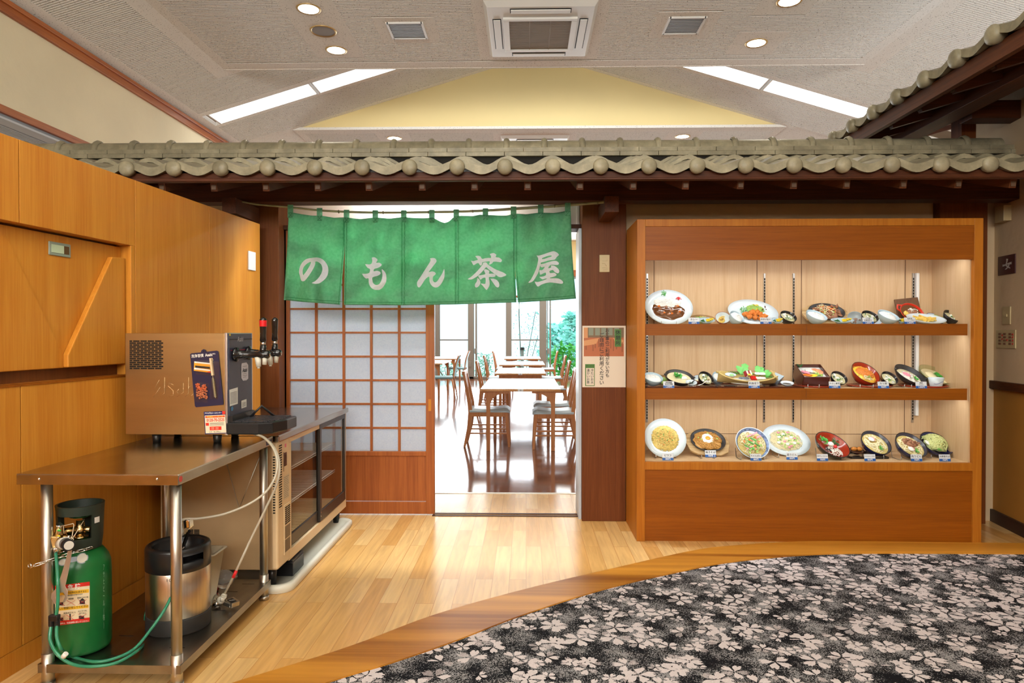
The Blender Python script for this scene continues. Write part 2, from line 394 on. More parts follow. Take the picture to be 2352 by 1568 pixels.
def carpetm():
    m, nt_, b, o = nmat('flower_carpet')
    tc_ = N(nt_, 'TexCoord').outputs['Object']
    nz = N(nt_, 'TexNoise', i_Scale=110.0, i_Detail=2.0); nt_.links.new(tc_, nz.inputs['Vector'])
    def flower(scale, seed, thr, size, hatch=False):
        mp = N(nt_, 'Mapping'); mp.inputs['Location'].default_value = (seed, seed * .7, 0); nt_.links.new(tc_, mp.inputs[0])
        # flatten z
        sp0 = N(nt_, 'SeparateXYZ'); nt_.links.new(mp.outputs[0], sp0.inputs[0]); cb = N(nt_, 'CombineXYZ')
        nt_.links.new(sp0.outputs[0], cb.inputs[0]); nt_.links.new(sp0.outputs[1], cb.inputs[1])
        v = N(nt_, 'TexVoronoi', voronoi_dimensions='2D', i_Scale=scale, i_Randomness=.85); nt_.links.new(cb.outputs[0], v.inputs['Vector'])
        sub = N(nt_, 'VectorMath', operation='SUBTRACT'); nt_.links.new(cb.outputs[0], sub.inputs[0]); nt_.links.new(v.outputs['Position'], sub.inputs[1])
        sp = N(nt_, 'SeparateXYZ'); nt_.links.new(sub.outputs[0], sp.inputs[0])
        rc = N(nt_, 'SeparateColor'); nt_.links.new(v.outputs['Color'], rc.inputs[0])
        ang = mathn(nt_, 'ARCTAN2', sp.outputs[1], sp.outputs[0])
        ang = mathn(nt_, 'ADD', ang, mathn(nt_, 'MULTIPLY', rc.outputs[0], 6.283))
        ln = N(nt_, 'VectorMath', operation='LENGTH'); nt_.links.new(sub.outputs[0], ln.inputs[0])
        sz = mathn(nt_, 'MULTIPLY', mathn(nt_, 'ADD', mathn(nt_, 'MULTIPLY', rc.outputs[1], .4), .75), size)
        r = mathn(nt_, 'ADD', mathn(nt_, 'DIVIDE', ln.outputs['Value'], sz), mathn(nt_, 'MULTIPLY', mathn(nt_, 'SUBTRACT', nz.outputs[0], .5), .45))
        # petal coordinate
        a5 = mathn(nt_, 'DIVIDE', mathn(nt_, 'MULTIPLY', ang, 5), 6.2832)
        fr = mathn(nt_, 'SUBTRACT', mathn(nt_, 'FRACT', mathn(nt_, 'ADD', a5, 10)), .5)   # -.5..+.5 across the petal
        w = mathn(nt_, 'ABSOLUTE', fr)
        lim = mathn(nt_, 'MULTIPLY', mathn(nt_, 'POWER', mathn(nt_, 'SINE', mathn(nt_, 'MULTIPLY', mathn(nt_, 'MINIMUM', r, 1.0), 2.85)), .75), .37)
        inside = mathn(nt_, 'LESS_THAN', w, lim)
        notch = mathn(nt_, 'SUBTRACT', 1.0, mathn(nt_, 'MULTIPLY', mathn(nt_, 'LESS_THAN', w, .05), .13))
        inside = mathn(nt_, 'MULTIPLY', inside, mathn(nt_, 'LESS_THAN', r, notch))
        inside = mathn(nt_, 'MULTIPLY', inside, mathn(nt_, 'GREATER_THAN', r, .10))
        # some petals are missing, some are hatched
        pid = mathn(nt_, 'FLOOR', mathn(nt_, 'ADD', a5, 10))
        wn = N(nt_, 'TexWhiteNoise', noise_dimensions='2D'); cb2 = N(nt_, 'CombineXYZ'); nt_.links.new(mathn(nt_, 'ADD', mathn(nt_, 'MULTIPLY', rc.outputs[2], 37.3), pid), cb2.inputs[0])
        nt_.links.new(rc.outputs[0], cb2.inputs[1]); nt_.links.new(cb2.outputs[0], wn.inputs[0])
        keep = mathn(nt_, 'LESS_THAN', wn.outputs[0], .86)
        st = N(nt_, 'TexWave', i_Scale=62.0); st.bands_direction = 'X'; nt_.links.new(mp.outputs[0], st.inputs[0])
        hat = mathn(nt_, 'MAXIMUM', mathn(nt_, 'LESS_THAN', wn.outputs[0], .70), mathn(nt_, 'GREATER_THAN', st.outputs['Fac'], .45))
        inside = mathn(nt_, 'MULTIPLY', mathn(nt_, 'MULTIPLY', inside, keep), hat)
        return mathn(nt_, 'MULTIPLY', inside, mathn(nt_, 'GREATER_THAN', rc.outputs[2], thr))
    f = flower(6.4, 0, .12, .064)
    f = mathn(nt_, 'MAXIMUM', f, flower(7.6, 3.31, .40, .050))
    f = mathn(nt_, 'MAXIMUM', f, flower(9.0, 7.77, .5, .038))
    n1 = N(nt_, 'TexNoise', i_Scale=9.0, i_Detail=3.0); nt_.links.new(tc_, n1.inputs['Vector'])
    n2 = N(nt_, 'TexNoise', i_Scale=240.0, i_Detail=1.0); nt_.links.new(tc_, n2.inputs['Vector'])
    sp_ = mathn(nt_, 'ADD', mathn(nt_, 'MULTIPLY', n1.outputs[0], .8), n2.outputs[0])
    base = ramp(nt_, sp_, [(.92, C(22, 22, 26)), (1.06, C(150, 148, 150))])
    fl = mixc(nt_, n2.outputs[0], C(186, 176, 176), C(226, 216, 218))
    nt_.links.new(mixc(nt_, f, base, fl), b.inputs['Base Color'])
    b.inputs['Roughness'].default_value = .95; b.inputs['Specular IOR Level'].default_value = .1
    bump(nt_, b, n2.outputs[0], .5, .004)
    return m
carpet = carpetm()
WH = pm('paper_white', (.85, .84, .80), .6); BK = pm('ink_black', (.015, .015, .015), .6)
# ================================================================ structure
# floors
S('floor', MB().box(-7, 5, -3.6, 5.62, -.05, 0), maple)
S('floor_dining', MB().box(-8, 7, 5.62, 20.3, -.05, 0), darkfl)
S('trim_1', MB().box(-3, 3, 5.60, 5.64, 0, .003), steel)
up_px = [(-60, 1735), (300, 1650), (554, 1568), (800, 1491), (1000, 1416), (1200, 1367 - 8), (1396, 1312), (1592, 1268), (1690, 1256), (1837, 1247), (2000, 1247), (2352, 1251), (2700, 1254)]
lo_px = [(-60, 1860), (500, 1665), (760, 1570), (900, 1527), (1050, 1475), (1200, 1417), (1396, 1355), (1592, 1310), (1690, 1293), (1837, 1279), (2000, 1274), (2352, 1275), (2700, 1276)]
U = [atz(*p) for p in up_px]; Lw = [atz(*p) for p in lo_px]
def cr(P, n=6):
    out = []
    for i in range(len(P) - 1):
        p0, p1, p2, p3 = P[max(i - 1, 0)], P[i], P[i + 1], P[min(i + 2, len(P) - 1)]
        for k in range(n):
            t = k / n
            out.append(.5 * ((2 * p1) + (p2 - p0) * t + (2 * p0 - 5 * p1 + 4 * p2 - p3) * t * t + (3 * p1 - p0 - 3 * p2 + p3) * t ** 3))
    return out + [P[-1]]
U2, L2 = cr(U), cr(Lw)
mb = MB(); n = len(U2)
for i in range(n - 1):
    a, b, c_, d = U2[i], U2[i + 1], L2[i + 1], L2[i]
    z = Vector((0, 0, .012))
    mb.add([a, b, c_, d, a + z, b + z, c_ + z, d + z], [(4, 7, 6, 5), (0, 1, 5, 4), (2, 3, 7, 6)])
S('trim_2', mb, edgew)
mb = MB()
far = [Vector((p.x, p.y, .006)) for p in L2]
for i in range(n - 1):
    mb.add([far[i], far[i + 1], Vector((far[i + 1].x, min(-3.4, far[i + 1].y), .006)), Vector((far[i].x, min(-3.4, far[i].y), .006))], [(0, 3, 2, 1)])
o = mb.build('floor_carpet', carpet); tagp(o, kind='structure')
# door sill track
S('trim_3', MB().box(-.68, .42, 4.90, 4.93, 0, .004).box(-.68, .42, 4.955, 4.985, 0, .004), redx)
# left panelled wall: runs in its own frame (s along, t out into the hall)
A4 = rad(4.0); LB = Vector((-1.98, 2.577, 0)); LU = Vector((math.sin(A4), math.cos(A4), 0)); LN = Vector((math.cos(A4), -math.sin(A4), 0))
def WL(s, t, z): return LB + LU * s + LN * t + Vector((0, 0, z))
def atL(px, py, t=0.0):
    d = ray(px, py); o_ = Vector((0, 0, CAMZ)); b = LB + LN * t
    k = (b - o_).dot(LN) / d.dot(LN); p = o_ + d * k; q = p - LB
    return q.dot(LU), p.z
LM = Matrix.Translation(LB) @ Matrix.Rotation(-A4, 4, 'Z')   # local: x out, y along
LT = 2.07
mb = MB(); mb.T = LM
seams = [-4.9, -4.2, -3.5, -2.8, -2.1, -1.4, -.68, .05, .755, 1.44, 2.10]
g = .0025
for a, b in zip(seams[:-1], seams[1:]):
    if b <= .76: 
        mb.box(-.12, 0, a + g, b - g, 1.745, LT); mb.box(-.12, 0, a + g, b - g, .09, 1.115)
    else: mb.box(-.12, 0, a + g, b - g, .09, LT)
mb.box(-.12, 0, .722, .7525, 1.115, 1.745)
wl_ = S('wall_left', mb, oak, .0015)
mb = MB(); mb.T = LM
mb.box(-.118, -.004, -6, 2.098, 0, LT - .002)
for zz in (0,): mb.box(-.118, -.004, -6, 2.098, 0, .1)
mbx = MB(); mbx.T = LM; mbx.box(-.12, -.075, -6, .74, 1.10, 1.76).box(-.12, -.006, -6, 2.098, .02, 1.10).box(-.12, -.006, .74, 2.098, 1.10, LT - .004).box(-.12, -.006, -6, .74, 1.76, LT - .004)
S('wall_left_core', mbx, wood('dark_joint', C(110, 62, 28), C(90, 48, 20)))
mb = MB(); mb.T = LM; mb.box(-.01, .002, -6, 2.10, 0, .088)
S('baseboard_left', mb, oak)
# hatch panel in the recess with its V relief
hatch = thing('hatch_door', 'oak hatch door with slanted raised ridge set in the left panelled wall', 'hatch', LM)
mb = MB().box(-.074, -.05, -2.2, .718, 1.165, 1.735)
hp = mb.build('door_panel', oak, hatch, local=True, bevel=.001)
def hl(px, py, t): s_, z_ = atL(px, py, t); return s_, z_
vtx = atL(147, 815, -.04); tr = atL(250, 590, -.04); tr2 = atL(279, 592, -.04); br_ = atL(279, 850, -.04); bl = atL(147, 856, -.04)
z0 = 1.168
poly = [tr, tr2, (tr2[0], z0), (bl[0] + .003, z0), (vtx[0] + .003, vtx[1])]
mb = MB().prism(poly, lambda a, b, d: Vector((d, a, b)), -.049, -.022)
mb.build('raised_right_panel', oak, hatch, local=True, bevel=.004)
tl = atL(15, 543, -.045)
poly = [(vtx[0], vtx[1]), (bl[0], z0), (-2.1, z0), (-2.1, tl[1] + .01), tl]
MB().prism(poly, lambda a, b, d: Vector((d, a, b)), -.0495, -.045).build('raised_left_panel', oak, hatch, local=True)
mb = MB(); mb.T = LM; mb.box(-.05, .003, -6, .722, 1.108, 1.116)
S('trim_4', mb, oakx)
# small indicator window near the top of the hatch
s0, z1 = atL(113, 540, -.05); s1, z2 = atL(157, 566, -.05)
ind = thing('door_indicator', 'small grey framed indicator window near the top of the oak hatch', 'indicator', LM)
sc, zc = (s0 + s1) / 2, 1.675
MB().box(-.05, -.044, sc - .062, sc + .062, zc - .029, zc + .029).build('frame', pm('indicator_frame', C(140, 150, 138), .35), ind, local=True, bevel=.004)
MB().box(-.045, -.0425, sc - .05, sc + .02, zc - .017, zc + .017).build('green_window', pm('indicator_green', C(188, 206, 176), .3), ind, local=True)
mbq = MB().box(-.045, -.0425, sc + .021, sc + .05, zc - .017, zc + .017); mbq.build('counter', pm('indicator_brown', C(96, 66, 34), .4), ind, local=True)
# white plate on wall_left end
s0, z0_ = atL(569, 577); s1, z1_ = atL(582, 620)
o = MB(); o.T = LM; o.box(0, .008, s0, s1 + .02, 1.74, 1.865)
p = o.build('wall_plate', whitep, bevel=.002); tagp(p, 'blank white plate near the far end of the oak panelled wall', 'wall plate')
# posts: left and right of the door, beams
pl0, pl1 = at(592, 800, 4.79).x, at(641, 800, 4.79).x
pr0, pr1 = at(1337, 800, 4.79).x, at(1438, 800, 4.79).x
S('trim_5', MB().box(pl0 - .12, pl1, 4.79, 5.06, 0, 2.45), redw, .004)
S('trim_6', MB().box(pr0, pr1, 4.79, 5.10, 0, 2.45), redw, .004)
S('trim_7', MB().box(pr0 - .02, pr0 - .0005, 4.84, 5.12, 0, 2.06), pm('pale_jamb', C(190, 196, 206), .35))
S('trim_8', MB().box(pl1, at(650, 800, 4.93).x, 4.90, 5.02, 0, 2.07), redw)
# wall_front plaster pieces
S('wall_front', MB().box(-4.6, pl0 - .12, 4.9, 5.0, 0, 2.55).box(pr1, 3.6, 4.86, 5.0, 0, 2.55), plasterg)
px0, px1 = at(2155, 480, 4.8).x, at(2264, 480, 4.8).x
S('trim_9', MB().box(px0, px1, 4.78, 4.86, 0, 2.4), redw)
# lintel and plaster above the sliding doors
S('trim_10', MB().box(pl1, pr0, 4.88, 5.06, 2.065, 2.095), redx)
mb = MB().box(pl1, pr0, 5.0, 5.04, 2.095, 2.60)
S('wall_front_over_door', mb, plasterw)
mb = MB()
for xx in (at(653, 500, 4.99).x, at(1328, 500, 4.99).x): mb.box(xx - .008, xx + .008, 4.99, 5.0, 2.10, 2.5)
S('trim_11', mb, plasterw)
# keta beam
S('trim_12', MB().box(-3.6, 3.35, 4.56, 4.70, at(1000, 462, 4.56).z, 2.335), redx, .003)
# right wall (slants), chair rail, wainscot, base
RP0 = Vector((3.285, 4.90, 0)); RA = rad(8.0); RU = Vector((-math.sin(RA), -math.cos(RA), 0)); RN = Vector((-math.cos(RA), math.sin(RA), 0))
RM = Matrix(((RU.x, RN.x, 0, RP0.x), (RU.y, RN.y, 0, RP0.y), (0, 0, 1, 0), (0, 0, 0, 1)))  # local: x along toward the hall, y out
def atR(px, py):
    d = ray(px, py); k = (RP0 - Vector((0, 0, CAMZ))).dot(RN) / d.dot(RN); p = Vector((0, 0, CAMZ)) + d * k
    return (p - RP0).dot(RU), p.z
RMT = Matrix(((-RU.x, RN.x, 0, RP0.x), (-RU.y, RN.y, 0, RP0.y), (0, 0, 1, 0), (0, 0, 0, 1)))
mb = MB(); mb.T = RM; mb.box(-.3, 8.8, -.15, 0, .95, 3.05); S('wall_right', mb, plasterg)
mb = MB(); mb.T = RM; mb.box(-.3, 8.8, -.15, -.002, .0, .95); S('wall_right_wainscot', mb, tan)
_, zr = atR(2300, 882)
mb = MB(); mb.T = RM; mb.box(-.3, 8.8, 0, .03, zr - .035, zr + .02); S('trim_13', mb, redy, .004)
mb = MB(); mb.T = RM; mb.box(-.3, 8.8, 0, .018, 0, .085); S('baseboard_right', mb, pm('dark_base', C(50, 30, 22), .5))
# hall behind the camera
S('wall_back', MB().box(-7, 6.6, -3.8, -3.6, 0, 2.2), oak)
S('wall_back_upper', MB().box(-7, 6.6, -3.8, -3.6, 2.2, 4.6), plaster)
# side of the kitchen beyond the partition
S('wall_far_left', MB().box(-8.2, -8, -3.6, 20.3, 0, 4.4), plaster)
S('wall_far_right', MB().box(7, 7.2, 4.9, 20.3, 0, 5.4), plaster)
S('wall_dining_end', MB().box(-8, -6.2, 20.2, 20.4, 0, 3.3).box(4.9, 7, 20.2, 20.4, 0, 3.3).box(-8, 7, 20.2, 20.4, 3.0, 5.4), yellow)
# ---------------------------------------------------------------- ceiling
ZC = CAMZ + 2.75; SL = .30
XL, XR = -3.14, 3.44; CX = (XL + XR) / 2
YF, YW = 7.06, 9.17
WLX, WRX = -3.92, 6.4
P = .0275
def slope_z(x):
    return ZC - SL * (XL - x) if x < CX and x < XL else (ZC + SL * (x - XL) if x < CX else ZC + SL * (XR - x))
def soffit(name, y0, y1, holes=()):
    mb = MB()
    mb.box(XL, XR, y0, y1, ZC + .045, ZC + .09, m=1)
    b = .16
    # border band
    mb.box(XL, XL + .10, y0, y1, ZC, ZC + .046); mb.box(XR - .10, XR, y0, y1, ZC, ZC + .046)
    mb.box(XL + .10, XR - .10, y1 - b, y1, ZC, ZC + .046); mb.box(XL + .10, XR - .10, y0, y0 + .16, ZC, ZC + .046)
    for (hx0, hx1, hy0, hy1) in holes: mb.box(hx0, hx1, hy0, hy1, ZC - .0005, ZC + .046)
    y = y0 + .17
    while y < y1 - b - .02:
        segs = [(XL + .10, XR - .10)]
        for (hx0, hx1, hy0, hy1) in holes:
            if hy0 < y + P * .6 and hy1 > y:
                ns = []
                for a, c_ in segs:
                    if hx0 > a and hx1 < c_: ns += [(a, hx0), (hx1, c_)]
                    else: ns.append((a, c_))
                segs = ns
        for a, c_ in segs: mb.box(a, c_, y, y + P * .52, ZC, ZC + .0455)
        y += P
    # far and near faces
    mb.box(XL, XR, y1 - .01, y1 + .012, ZC - .004, ZC + .14)
    return S(name, mb, [rockw, rock_shade])
AX = .12
H1 = [(-2.07, -1.60, 4.8, 6.78), (-1.35, -.80, 5.93, 6.44), (1.13, 1.68, 5.88, 6.40), (1.94, 2.40, 5.46, 5.95), (1.94, 2.40, 6.28, 6.78), (AX - .58, AX + .58, 5.45, 6.86)]
soffit('ceiling', 3.0, YF, H1)
S('ceiling_hall', MB().box(XL, XR, -3.6, 3.0, ZC, ZC + .05), rockw)
H2 = [(-2.07, -1.62, 9.33, 9.78), (1.94, 2.40, 9.33, 9.78), (AX - .58, AX + .58, 9.36, 10.7)]
soffit('ceiling_dining', YW, 12.5, H2)
S('ceiling_dining_far', MB().box(XL, XR, 12.5, 20.2, ZC, ZC + .05), rockw)
# sloped sides
def slopes(side):
    mb = MB()
    if side < 0: x_out, x_edge, x_in = WLX, XL, CX; f = lambda x: ZC + SL * (x - XL)
    else: x_out, x_edge, x_in = WRX, XR, CX; f = lambda x: ZC + SL * (XR - x)
    def strip(xa, xb, y0, y1, t0, t1, m=0):
        za, zb = f(xa), f(xb)
        v = [(xa, y0, za + t0), (xb, y0, zb + t0), (xb, y1, zb + t0), (xa, y1, za + t0), (xa, y0, za + t1), (xb, y0, zb + t1), (xb, y1, zb + t1), (xa, y1, za + t1)]
        mb.add(v, [(0, 3, 2, 1), (4, 5, 6, 7), (0, 1, 5, 4), (1, 2, 6, 5), (2, 3, 7, 6), (3, 0, 4, 7)], m=m)
    sk = (7.95, 8.30)
    so, si = (-3.73, -1.3) if side < 0 else (4.02, 1.6)
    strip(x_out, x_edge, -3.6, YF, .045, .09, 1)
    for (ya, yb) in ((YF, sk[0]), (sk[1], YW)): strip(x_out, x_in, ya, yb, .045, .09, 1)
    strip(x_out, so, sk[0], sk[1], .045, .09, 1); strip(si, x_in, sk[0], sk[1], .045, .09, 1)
    sg = 1 if side < 0 else -1
    # bands
    strip(x_out, x_out + sg * .12, -3.6, YW, 0, .046)
    strip(x_edge - sg * .13, x_edge, 2.5, YF + .15, 0, .046)
    strip(x_edge, x_in, YF, YF + .15, 0, .046)
    strip(x_out + sg * .12, x_in, sk[0] - .09, sk[0], 0, .046); strip(x_out + sg * .12, x_in, sk[1], sk[1] + .07, 0, .046)
    strip(x_edge - sg * .1, x_in, YW - .10, YW, 0, .046)
    y = 4.2
    while y < YW - .11:
        if sk[0] - .11 < y < sk[1] + .07: y += P; continue
        a = x_out + sg * .12
        b = x_edge - sg * .13 if y < YF + .14 else x_in
        strip(a, b, y, y + P * .52, 0, .0455)
        y += P
    S('ceiling_slope_left' if side < 0 else 'ceiling_slope_right', mb, [rockw, rock_shade])
    # slope beyond over dining
    mb = MB(); strip2 = mb
    za, zb = f(x_out), f(x_edge)
    mb.add([(x_out, YW - .05, za + .03), (x_edge, YW - .05, zb + .03), (x_edge, 20.2, zb), (x_out, 20.2, za), (x_out, YW - .05, za + .1), (x_edge, YW - .05, zb + .1), (x_edge, 20.2, zb + .1), (x_out, 20.2, za + .1)], [(0, 1, 2, 3), (4, 7, 6, 5), (0, 4, 5, 1)])
    S('ceiling_dining_side_left' if side < 0 else 'ceiling_dining_side_right', mb, rockw)
    # skylight panels
    d = 1.19; k = 0; x = so
    for k in range(2):
        xa = so + sg * k * (d + .03); xb = xa + sg * d
        t = thing('ceiling_light', ['long bright light panel, %s', 'bright light panel half hidden by the dropped ceiling, %s'][k] % ('left side of the ceiling vault' if side < 0 else 'right side of the ceiling vault'), 'ceiling light', (xa, 8.12, f(xa)), 'long light panels in the ceiling vault')
        q = MB(); 
        q.add([(xa, sk[0] + .012, f(xa) + .012), (xb, sk[0] + .012, f(xb) + .012), (xb, sk[1] - .012, f(xb) + .012), (xa, sk[1] - .012, f(xa) + .012)], [(0, 1, 2, 3)])
        q.build('diffuser', lampw, t)
        q = MB(); 
        for (ya, yb) in ((sk[0], sk[0] + .014), (sk[1] - .014, sk[1])):
            q.bar((xa, (ya + yb) / 2, f(xa) + .01), (xb, (ya + yb) / 2, f(xb) + .01), .014, .02)
        for xx in (xa, xb): q.bar((xx, sk[0], f(xx) + .008), (xx, sk[1], f(xx) + .008), .024, .024)
        q.build('frame', whitep, t)
slopes(-1); slopes(1)
# yellow gable over the second soffit
hw = .31
def tri(y):
    a, b = XL + .06, XR - .06; ap = ZC + SL * (CX - XL)
    return [(XL, y, ZC + .012), (XR, y, ZC + .012), (CX, y, ap)]
    # base sits above the soffit
mb = MB(); v = tri(YW - .012) + tri(YW + .08); mb.add(v, [(0, 1, 2), (5, 4, 3), (0, 3, 4, 1), (1, 4, 5, 2), (2, 5, 3, 0)]); S('wall_gable', mb, yellow)
S('trim_14', MB().box(XL, XR, YW - .035, YW - .011, ZC - .005, ZC + .03), rockw)
# left high wall with red trims and low ceiling beyond
zt = ZC + SL * (WLX - XL)
S('wall_upper_left', MB().box(WLX - .12, WLX, -3.6, 20.2, 3.02, zt + .02), plaster)
S('wall_upper_right', MB().box(WRX, WRX + .12, -3.6, 20.2, 2.9, ZC + .02), plaster)
S('trim_15', MB().box(WLX, WLX + .03, -3.6, 20.2, zt - .115, zt - .012).box(WLX, WLX + .05, -3.6, 20.2, zt - .05, zt - .012), trimw, .004)
S('trim_16', MB().box(WLX - .13, WLX + .02, -3.6, 20.2, 2.965, 3.022), trimw, .003)
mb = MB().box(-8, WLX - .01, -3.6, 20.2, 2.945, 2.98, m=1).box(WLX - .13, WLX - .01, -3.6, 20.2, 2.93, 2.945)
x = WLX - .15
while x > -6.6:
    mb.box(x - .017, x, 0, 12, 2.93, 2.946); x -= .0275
S('ceiling_low_left', mb, [pm('pale_rockwool', C(206, 210, 216), .95), pm('pale_rockwool_groove_shade', C(150, 156, 164), .95)])  # second colour paints groove shade into the same pale rockwool
# ---------------------------------------------------------------- ceiling fittings
def downlight(x, y, label):
    t = thing('downlight', label, 'downlight', (x, y, ZC), 'round recessed downlights')
    MB().lathe([(.082, -.002), (.098, -.008), (.104, -.002), (.104, .002)], 32, (x, y, ZC)).build('trim_ring', pm('gold_ring', C(206, 176, 120), .3, .6) if 'gold_ring' not in MT else MT['gold_ring'], t)
    MB().lathe([(0, -.006), (.06, -.006), (.084, -.004)], 32, (x, y, ZC)).build('lamp_disc', lampwarm, t)
    l = bpy.data.lights.new('downlight_lamp', 'SPOT'); l.energy = 38; l.spot_size = rad(110); l.spot_blend = .6; l.color = (1, .9, .75); l.shadow_soft_size = .08
    lo = bpy.data.objects.new('downlight_lamp', l); lo.location = (x, y, ZC - .03); col.objects.link(lo)
downlight(-1.84, 5.76, 'left downlight nearest the picture top, beside the round speaker')
downlight(-1.84, 6.60, 'left downlight between the round speaker and the ceiling edge')
downlight(2.17, 5.71, 'right downlight close to the picture top, on its own square patch')
downlight(2.17, 6.52, 'right downlight nearer the ceiling edge, on its own square patch')
downlight(-1.85, 9.56, 'left downlight of the far ceiling, just over the roof ridge')
downlight(2.17, 9.56, 'right downlight of the far ceiling, just over the roof ridge')
t = thing('ceiling_speaker', 'round grey mesh speaker between two downlights in the ceiling', 'speaker', (-1.84, 6.18, ZC))
MB().lathe([(.10, -.002), (.112, -.01), (.12, -.002), (.12, .002)], 32, (-1.84, 6.18, ZC)).build('trim_ring', MT['gold_ring'], t)
MB().lathe([(0, -.006), (.10, -.004)], 32, (-1.84, 6.18, ZC)).build('mesh_cover', pm('speaker_grey', C(150, 146, 142), .7), t)
for x, y, lab in ((-1.076, 6.18, 'square slatted air vent left of the ceiling air conditioner'), (1.40, 6.13, 'square slatted air vent right of the ceiling air conditioner')):
    t = thing('air_vent', lab, 'air vent', (x, y, ZC), 'square ceiling vents')
    w = .155
    q = MB()
    for a in (-1, 1):
        q.box(x + a * w - .01, x + a * w + .01, y - w - .01, y + w + .01, ZC - .012, ZC + .005); q.box(x - w, x + w, y + a * w - .01, y + a * w + .01, ZC - .012, ZC + .005)
    q.build('frame', whitep, t)
    q = MB().box(x - w, x + w, y - w, y + w, ZC - .0015, ZC + .003, m=1)
    for k in range(11): q.bar((x - w, y - w + .028 * k + .015, ZC - .006), (x + w, y - w + .028 * k + .015, ZC - .006), .016, .003)
    q.build('slats', [greyp, dark], t)
def aircon(y0, lab):
    t = thing('air_conditioner', lab, 'air conditioner', (AX, y0 + .54, ZC), 'ceiling cassette air conditioners')
    x0, x1, y1 = AX - .48, AX + .48, y0 + 1.09
    q = MB(); z = ZC - .035
    # frame with chamfer
    q.add([(x0, y0, ZC), (x1, y0, ZC), (x1, y1, ZC), (x0, y1, ZC), (x0 + .03, y0 + .05, z), (x1 - .03, y0 + .05, z), (x1 - .03, y1 - .02, z), (x0 + .03, y1 - .02, z)],
          [(0, 4, 5, 1), (1, 5, 6, 2), (2, 6, 7, 3), (3, 7, 4, 0), (4, 7, 6, 5)])
    q.build('body', whitep, t, bevel=.004)
    gx0, gx1, gy0, gy1 = AX - .27, AX + .27, y0 + .27, y1 - .22
    q = MB()
    for a, b, c_, d in ((gx0 - .05, gx1 + .05, gy0 - .04, gy0), (gx0 - .05, gx1 + .05, gy1, gy1 + .04), (gx0 - .05, gx0, gy0, gy1), (gx1, gx1 + .05, gy0, gy1)): q.box(a, b, c_, d, z - .02, z)
    q.build('intake_frame', whitep, t, bevel=.003)
    q = MB().box(gx0, gx1, gy0, gy1, z - .006, z, m=1)
    for k in range(34): q.box(gx0, gx1, gy0 + k * .0176, gy0 + k * .0176 + .009, z - .011, z - .005)
    for k in (1, 2): q.box(gx0 + k * .18 - .003, gx0 + k * .18 + .003, gy0, gy1, z - .012, z - .005)
    q.build('intake_grille', [pm('grille_brown', C(150, 136, 118), .6), blackm] if 'grille_brown' not in MT else [MT['grille_brown'], blackm], t)
    for (a, b, c_, d) in ((gx0 + .02, gx1 - .02, y0 + .085, y0 + .15), (gx0 + .02, gx1 - .02, y1 - .115, y1 - .055), (x0 + .075, x0 + .135, gy0, gy1), (x1 - .135, x1 - .075, gy0, gy1)):
        f_ = MB().box(a - .008, b + .008, c_ - .008, d + .008, z - .001, z + .001).build('outlet_slot', blackm, t)
        MB().box(a, b, c_, d, z - .013, z - .004).build('flap', whitep, f_, bevel=.003)
aircon(5.64, 'white ceiling air conditioner with brown grille in the near dropped ceiling')
aircon(9.45, 'far ceiling air conditioner barely showing above the roof ridge')
# ================================================================ tiled roofs
TP = .2655
def ttop(u): return .012 + .018 * math.cos(2 * math.pi * u) + .002 * math.sin(2 * math.pi * u)
def roof(name, label, frame, n_t, x0, courses, cap_i, slope=.25, first=0, TP=TP, ck=1.0):
    """frame(a, b, c): a along the eave, b up the slope (horizontal), c height"""
    t = thing(name, label, 'tiled roof', frame(0, 0, 0))
    def F_(a, b, c_): return frame(a, b, c_)
    for i in range(first, n_t):
        xa = x0 + i * TP
        q = MB()
        nu = 12
        def surf(u, v): return F_(xa + u * TP, v * .30, slope * v * .30 + ttop(u) + .012 * (1 - v))
        q.sheet(nu, 3, surf)
        # front lip
        def lip(u, v):
            th = .038 + .010 * math.sin(math.pi * u) 
            return F_(xa + u * TP, -.004 * v, ttop(u) + .012 - v * th)
        q.sheet(nu, 1, lip, False)
        q.sheet(nu, 1, lambda u, v: F_(xa + u * TP, v * .25, slope * v * .25 + ttop(u) + .012 - .038 - .010 * math.sin(math.pi * u)))
        e = q.build('eave_tile', tile, t)
        q = MB()
        c0 = F_(xa, -.018, 0); ax = (F_(0, -1, 0) - F_(0, 0, 0)).normalized(); up = Vector((0, 0, 1)); sd = (F_(1, 0, 0) - F_(0, 0, 0)).normalized()
        Mx = Matrix((sd, up, ax)).transposed()
        q.lathe([(.0, .012), (.02, .010), (.034, .005), (.042, -.003), (.044, -.014), (.042, -.03), (.030, -.06)], 26, c0, Mx * ck)
        q.build('round_cap', tile, e)
    for k in range(1, courses):
        b0 = k * .215
        q = MB()
        for i in range(first, n_t):
            xa = x0 + i * TP
            jit = rnd.uniform(-.002, .002)
            q.sheet(10, 2, lambda u, v: F_(xa + u * TP, b0 + v * .23, slope * (b0 + v * .23) + 1.5 * ttop(u) - .006 + .022 * (1 - v) + .002 + jit))
            q.sheet(10, 1, lambda u, v: F_(xa + u * TP, b0 - .001, slope * b0 + 1.5 * ttop(u) - .006 + .024 + jit - v * .026), False)
            # side lap step
            q.sheet(1, 2, lambda u, v: F_(xa + .001, b0 + v * .24, slope * (b0 + v * .23) + 1.5 * ttop(0) - .006 + .022 * (1 - v) + .002 + jit + .004 - u * .03), False)
        q.build('tile_course', tile, t)
    return t
EY, EZ = 3.80, at(943, 384, 3.8).z
X0 = -2.243
fr1 = lambda a, b, c_: Vector((a, EY + b, EZ + c_))
roof_main = roof('tiled_eave_roof', 'long grey tiled eave roof with round end caps above the doorway and case', fr1, 25, X0 - 5 * TP + 0.0, 4, 0)
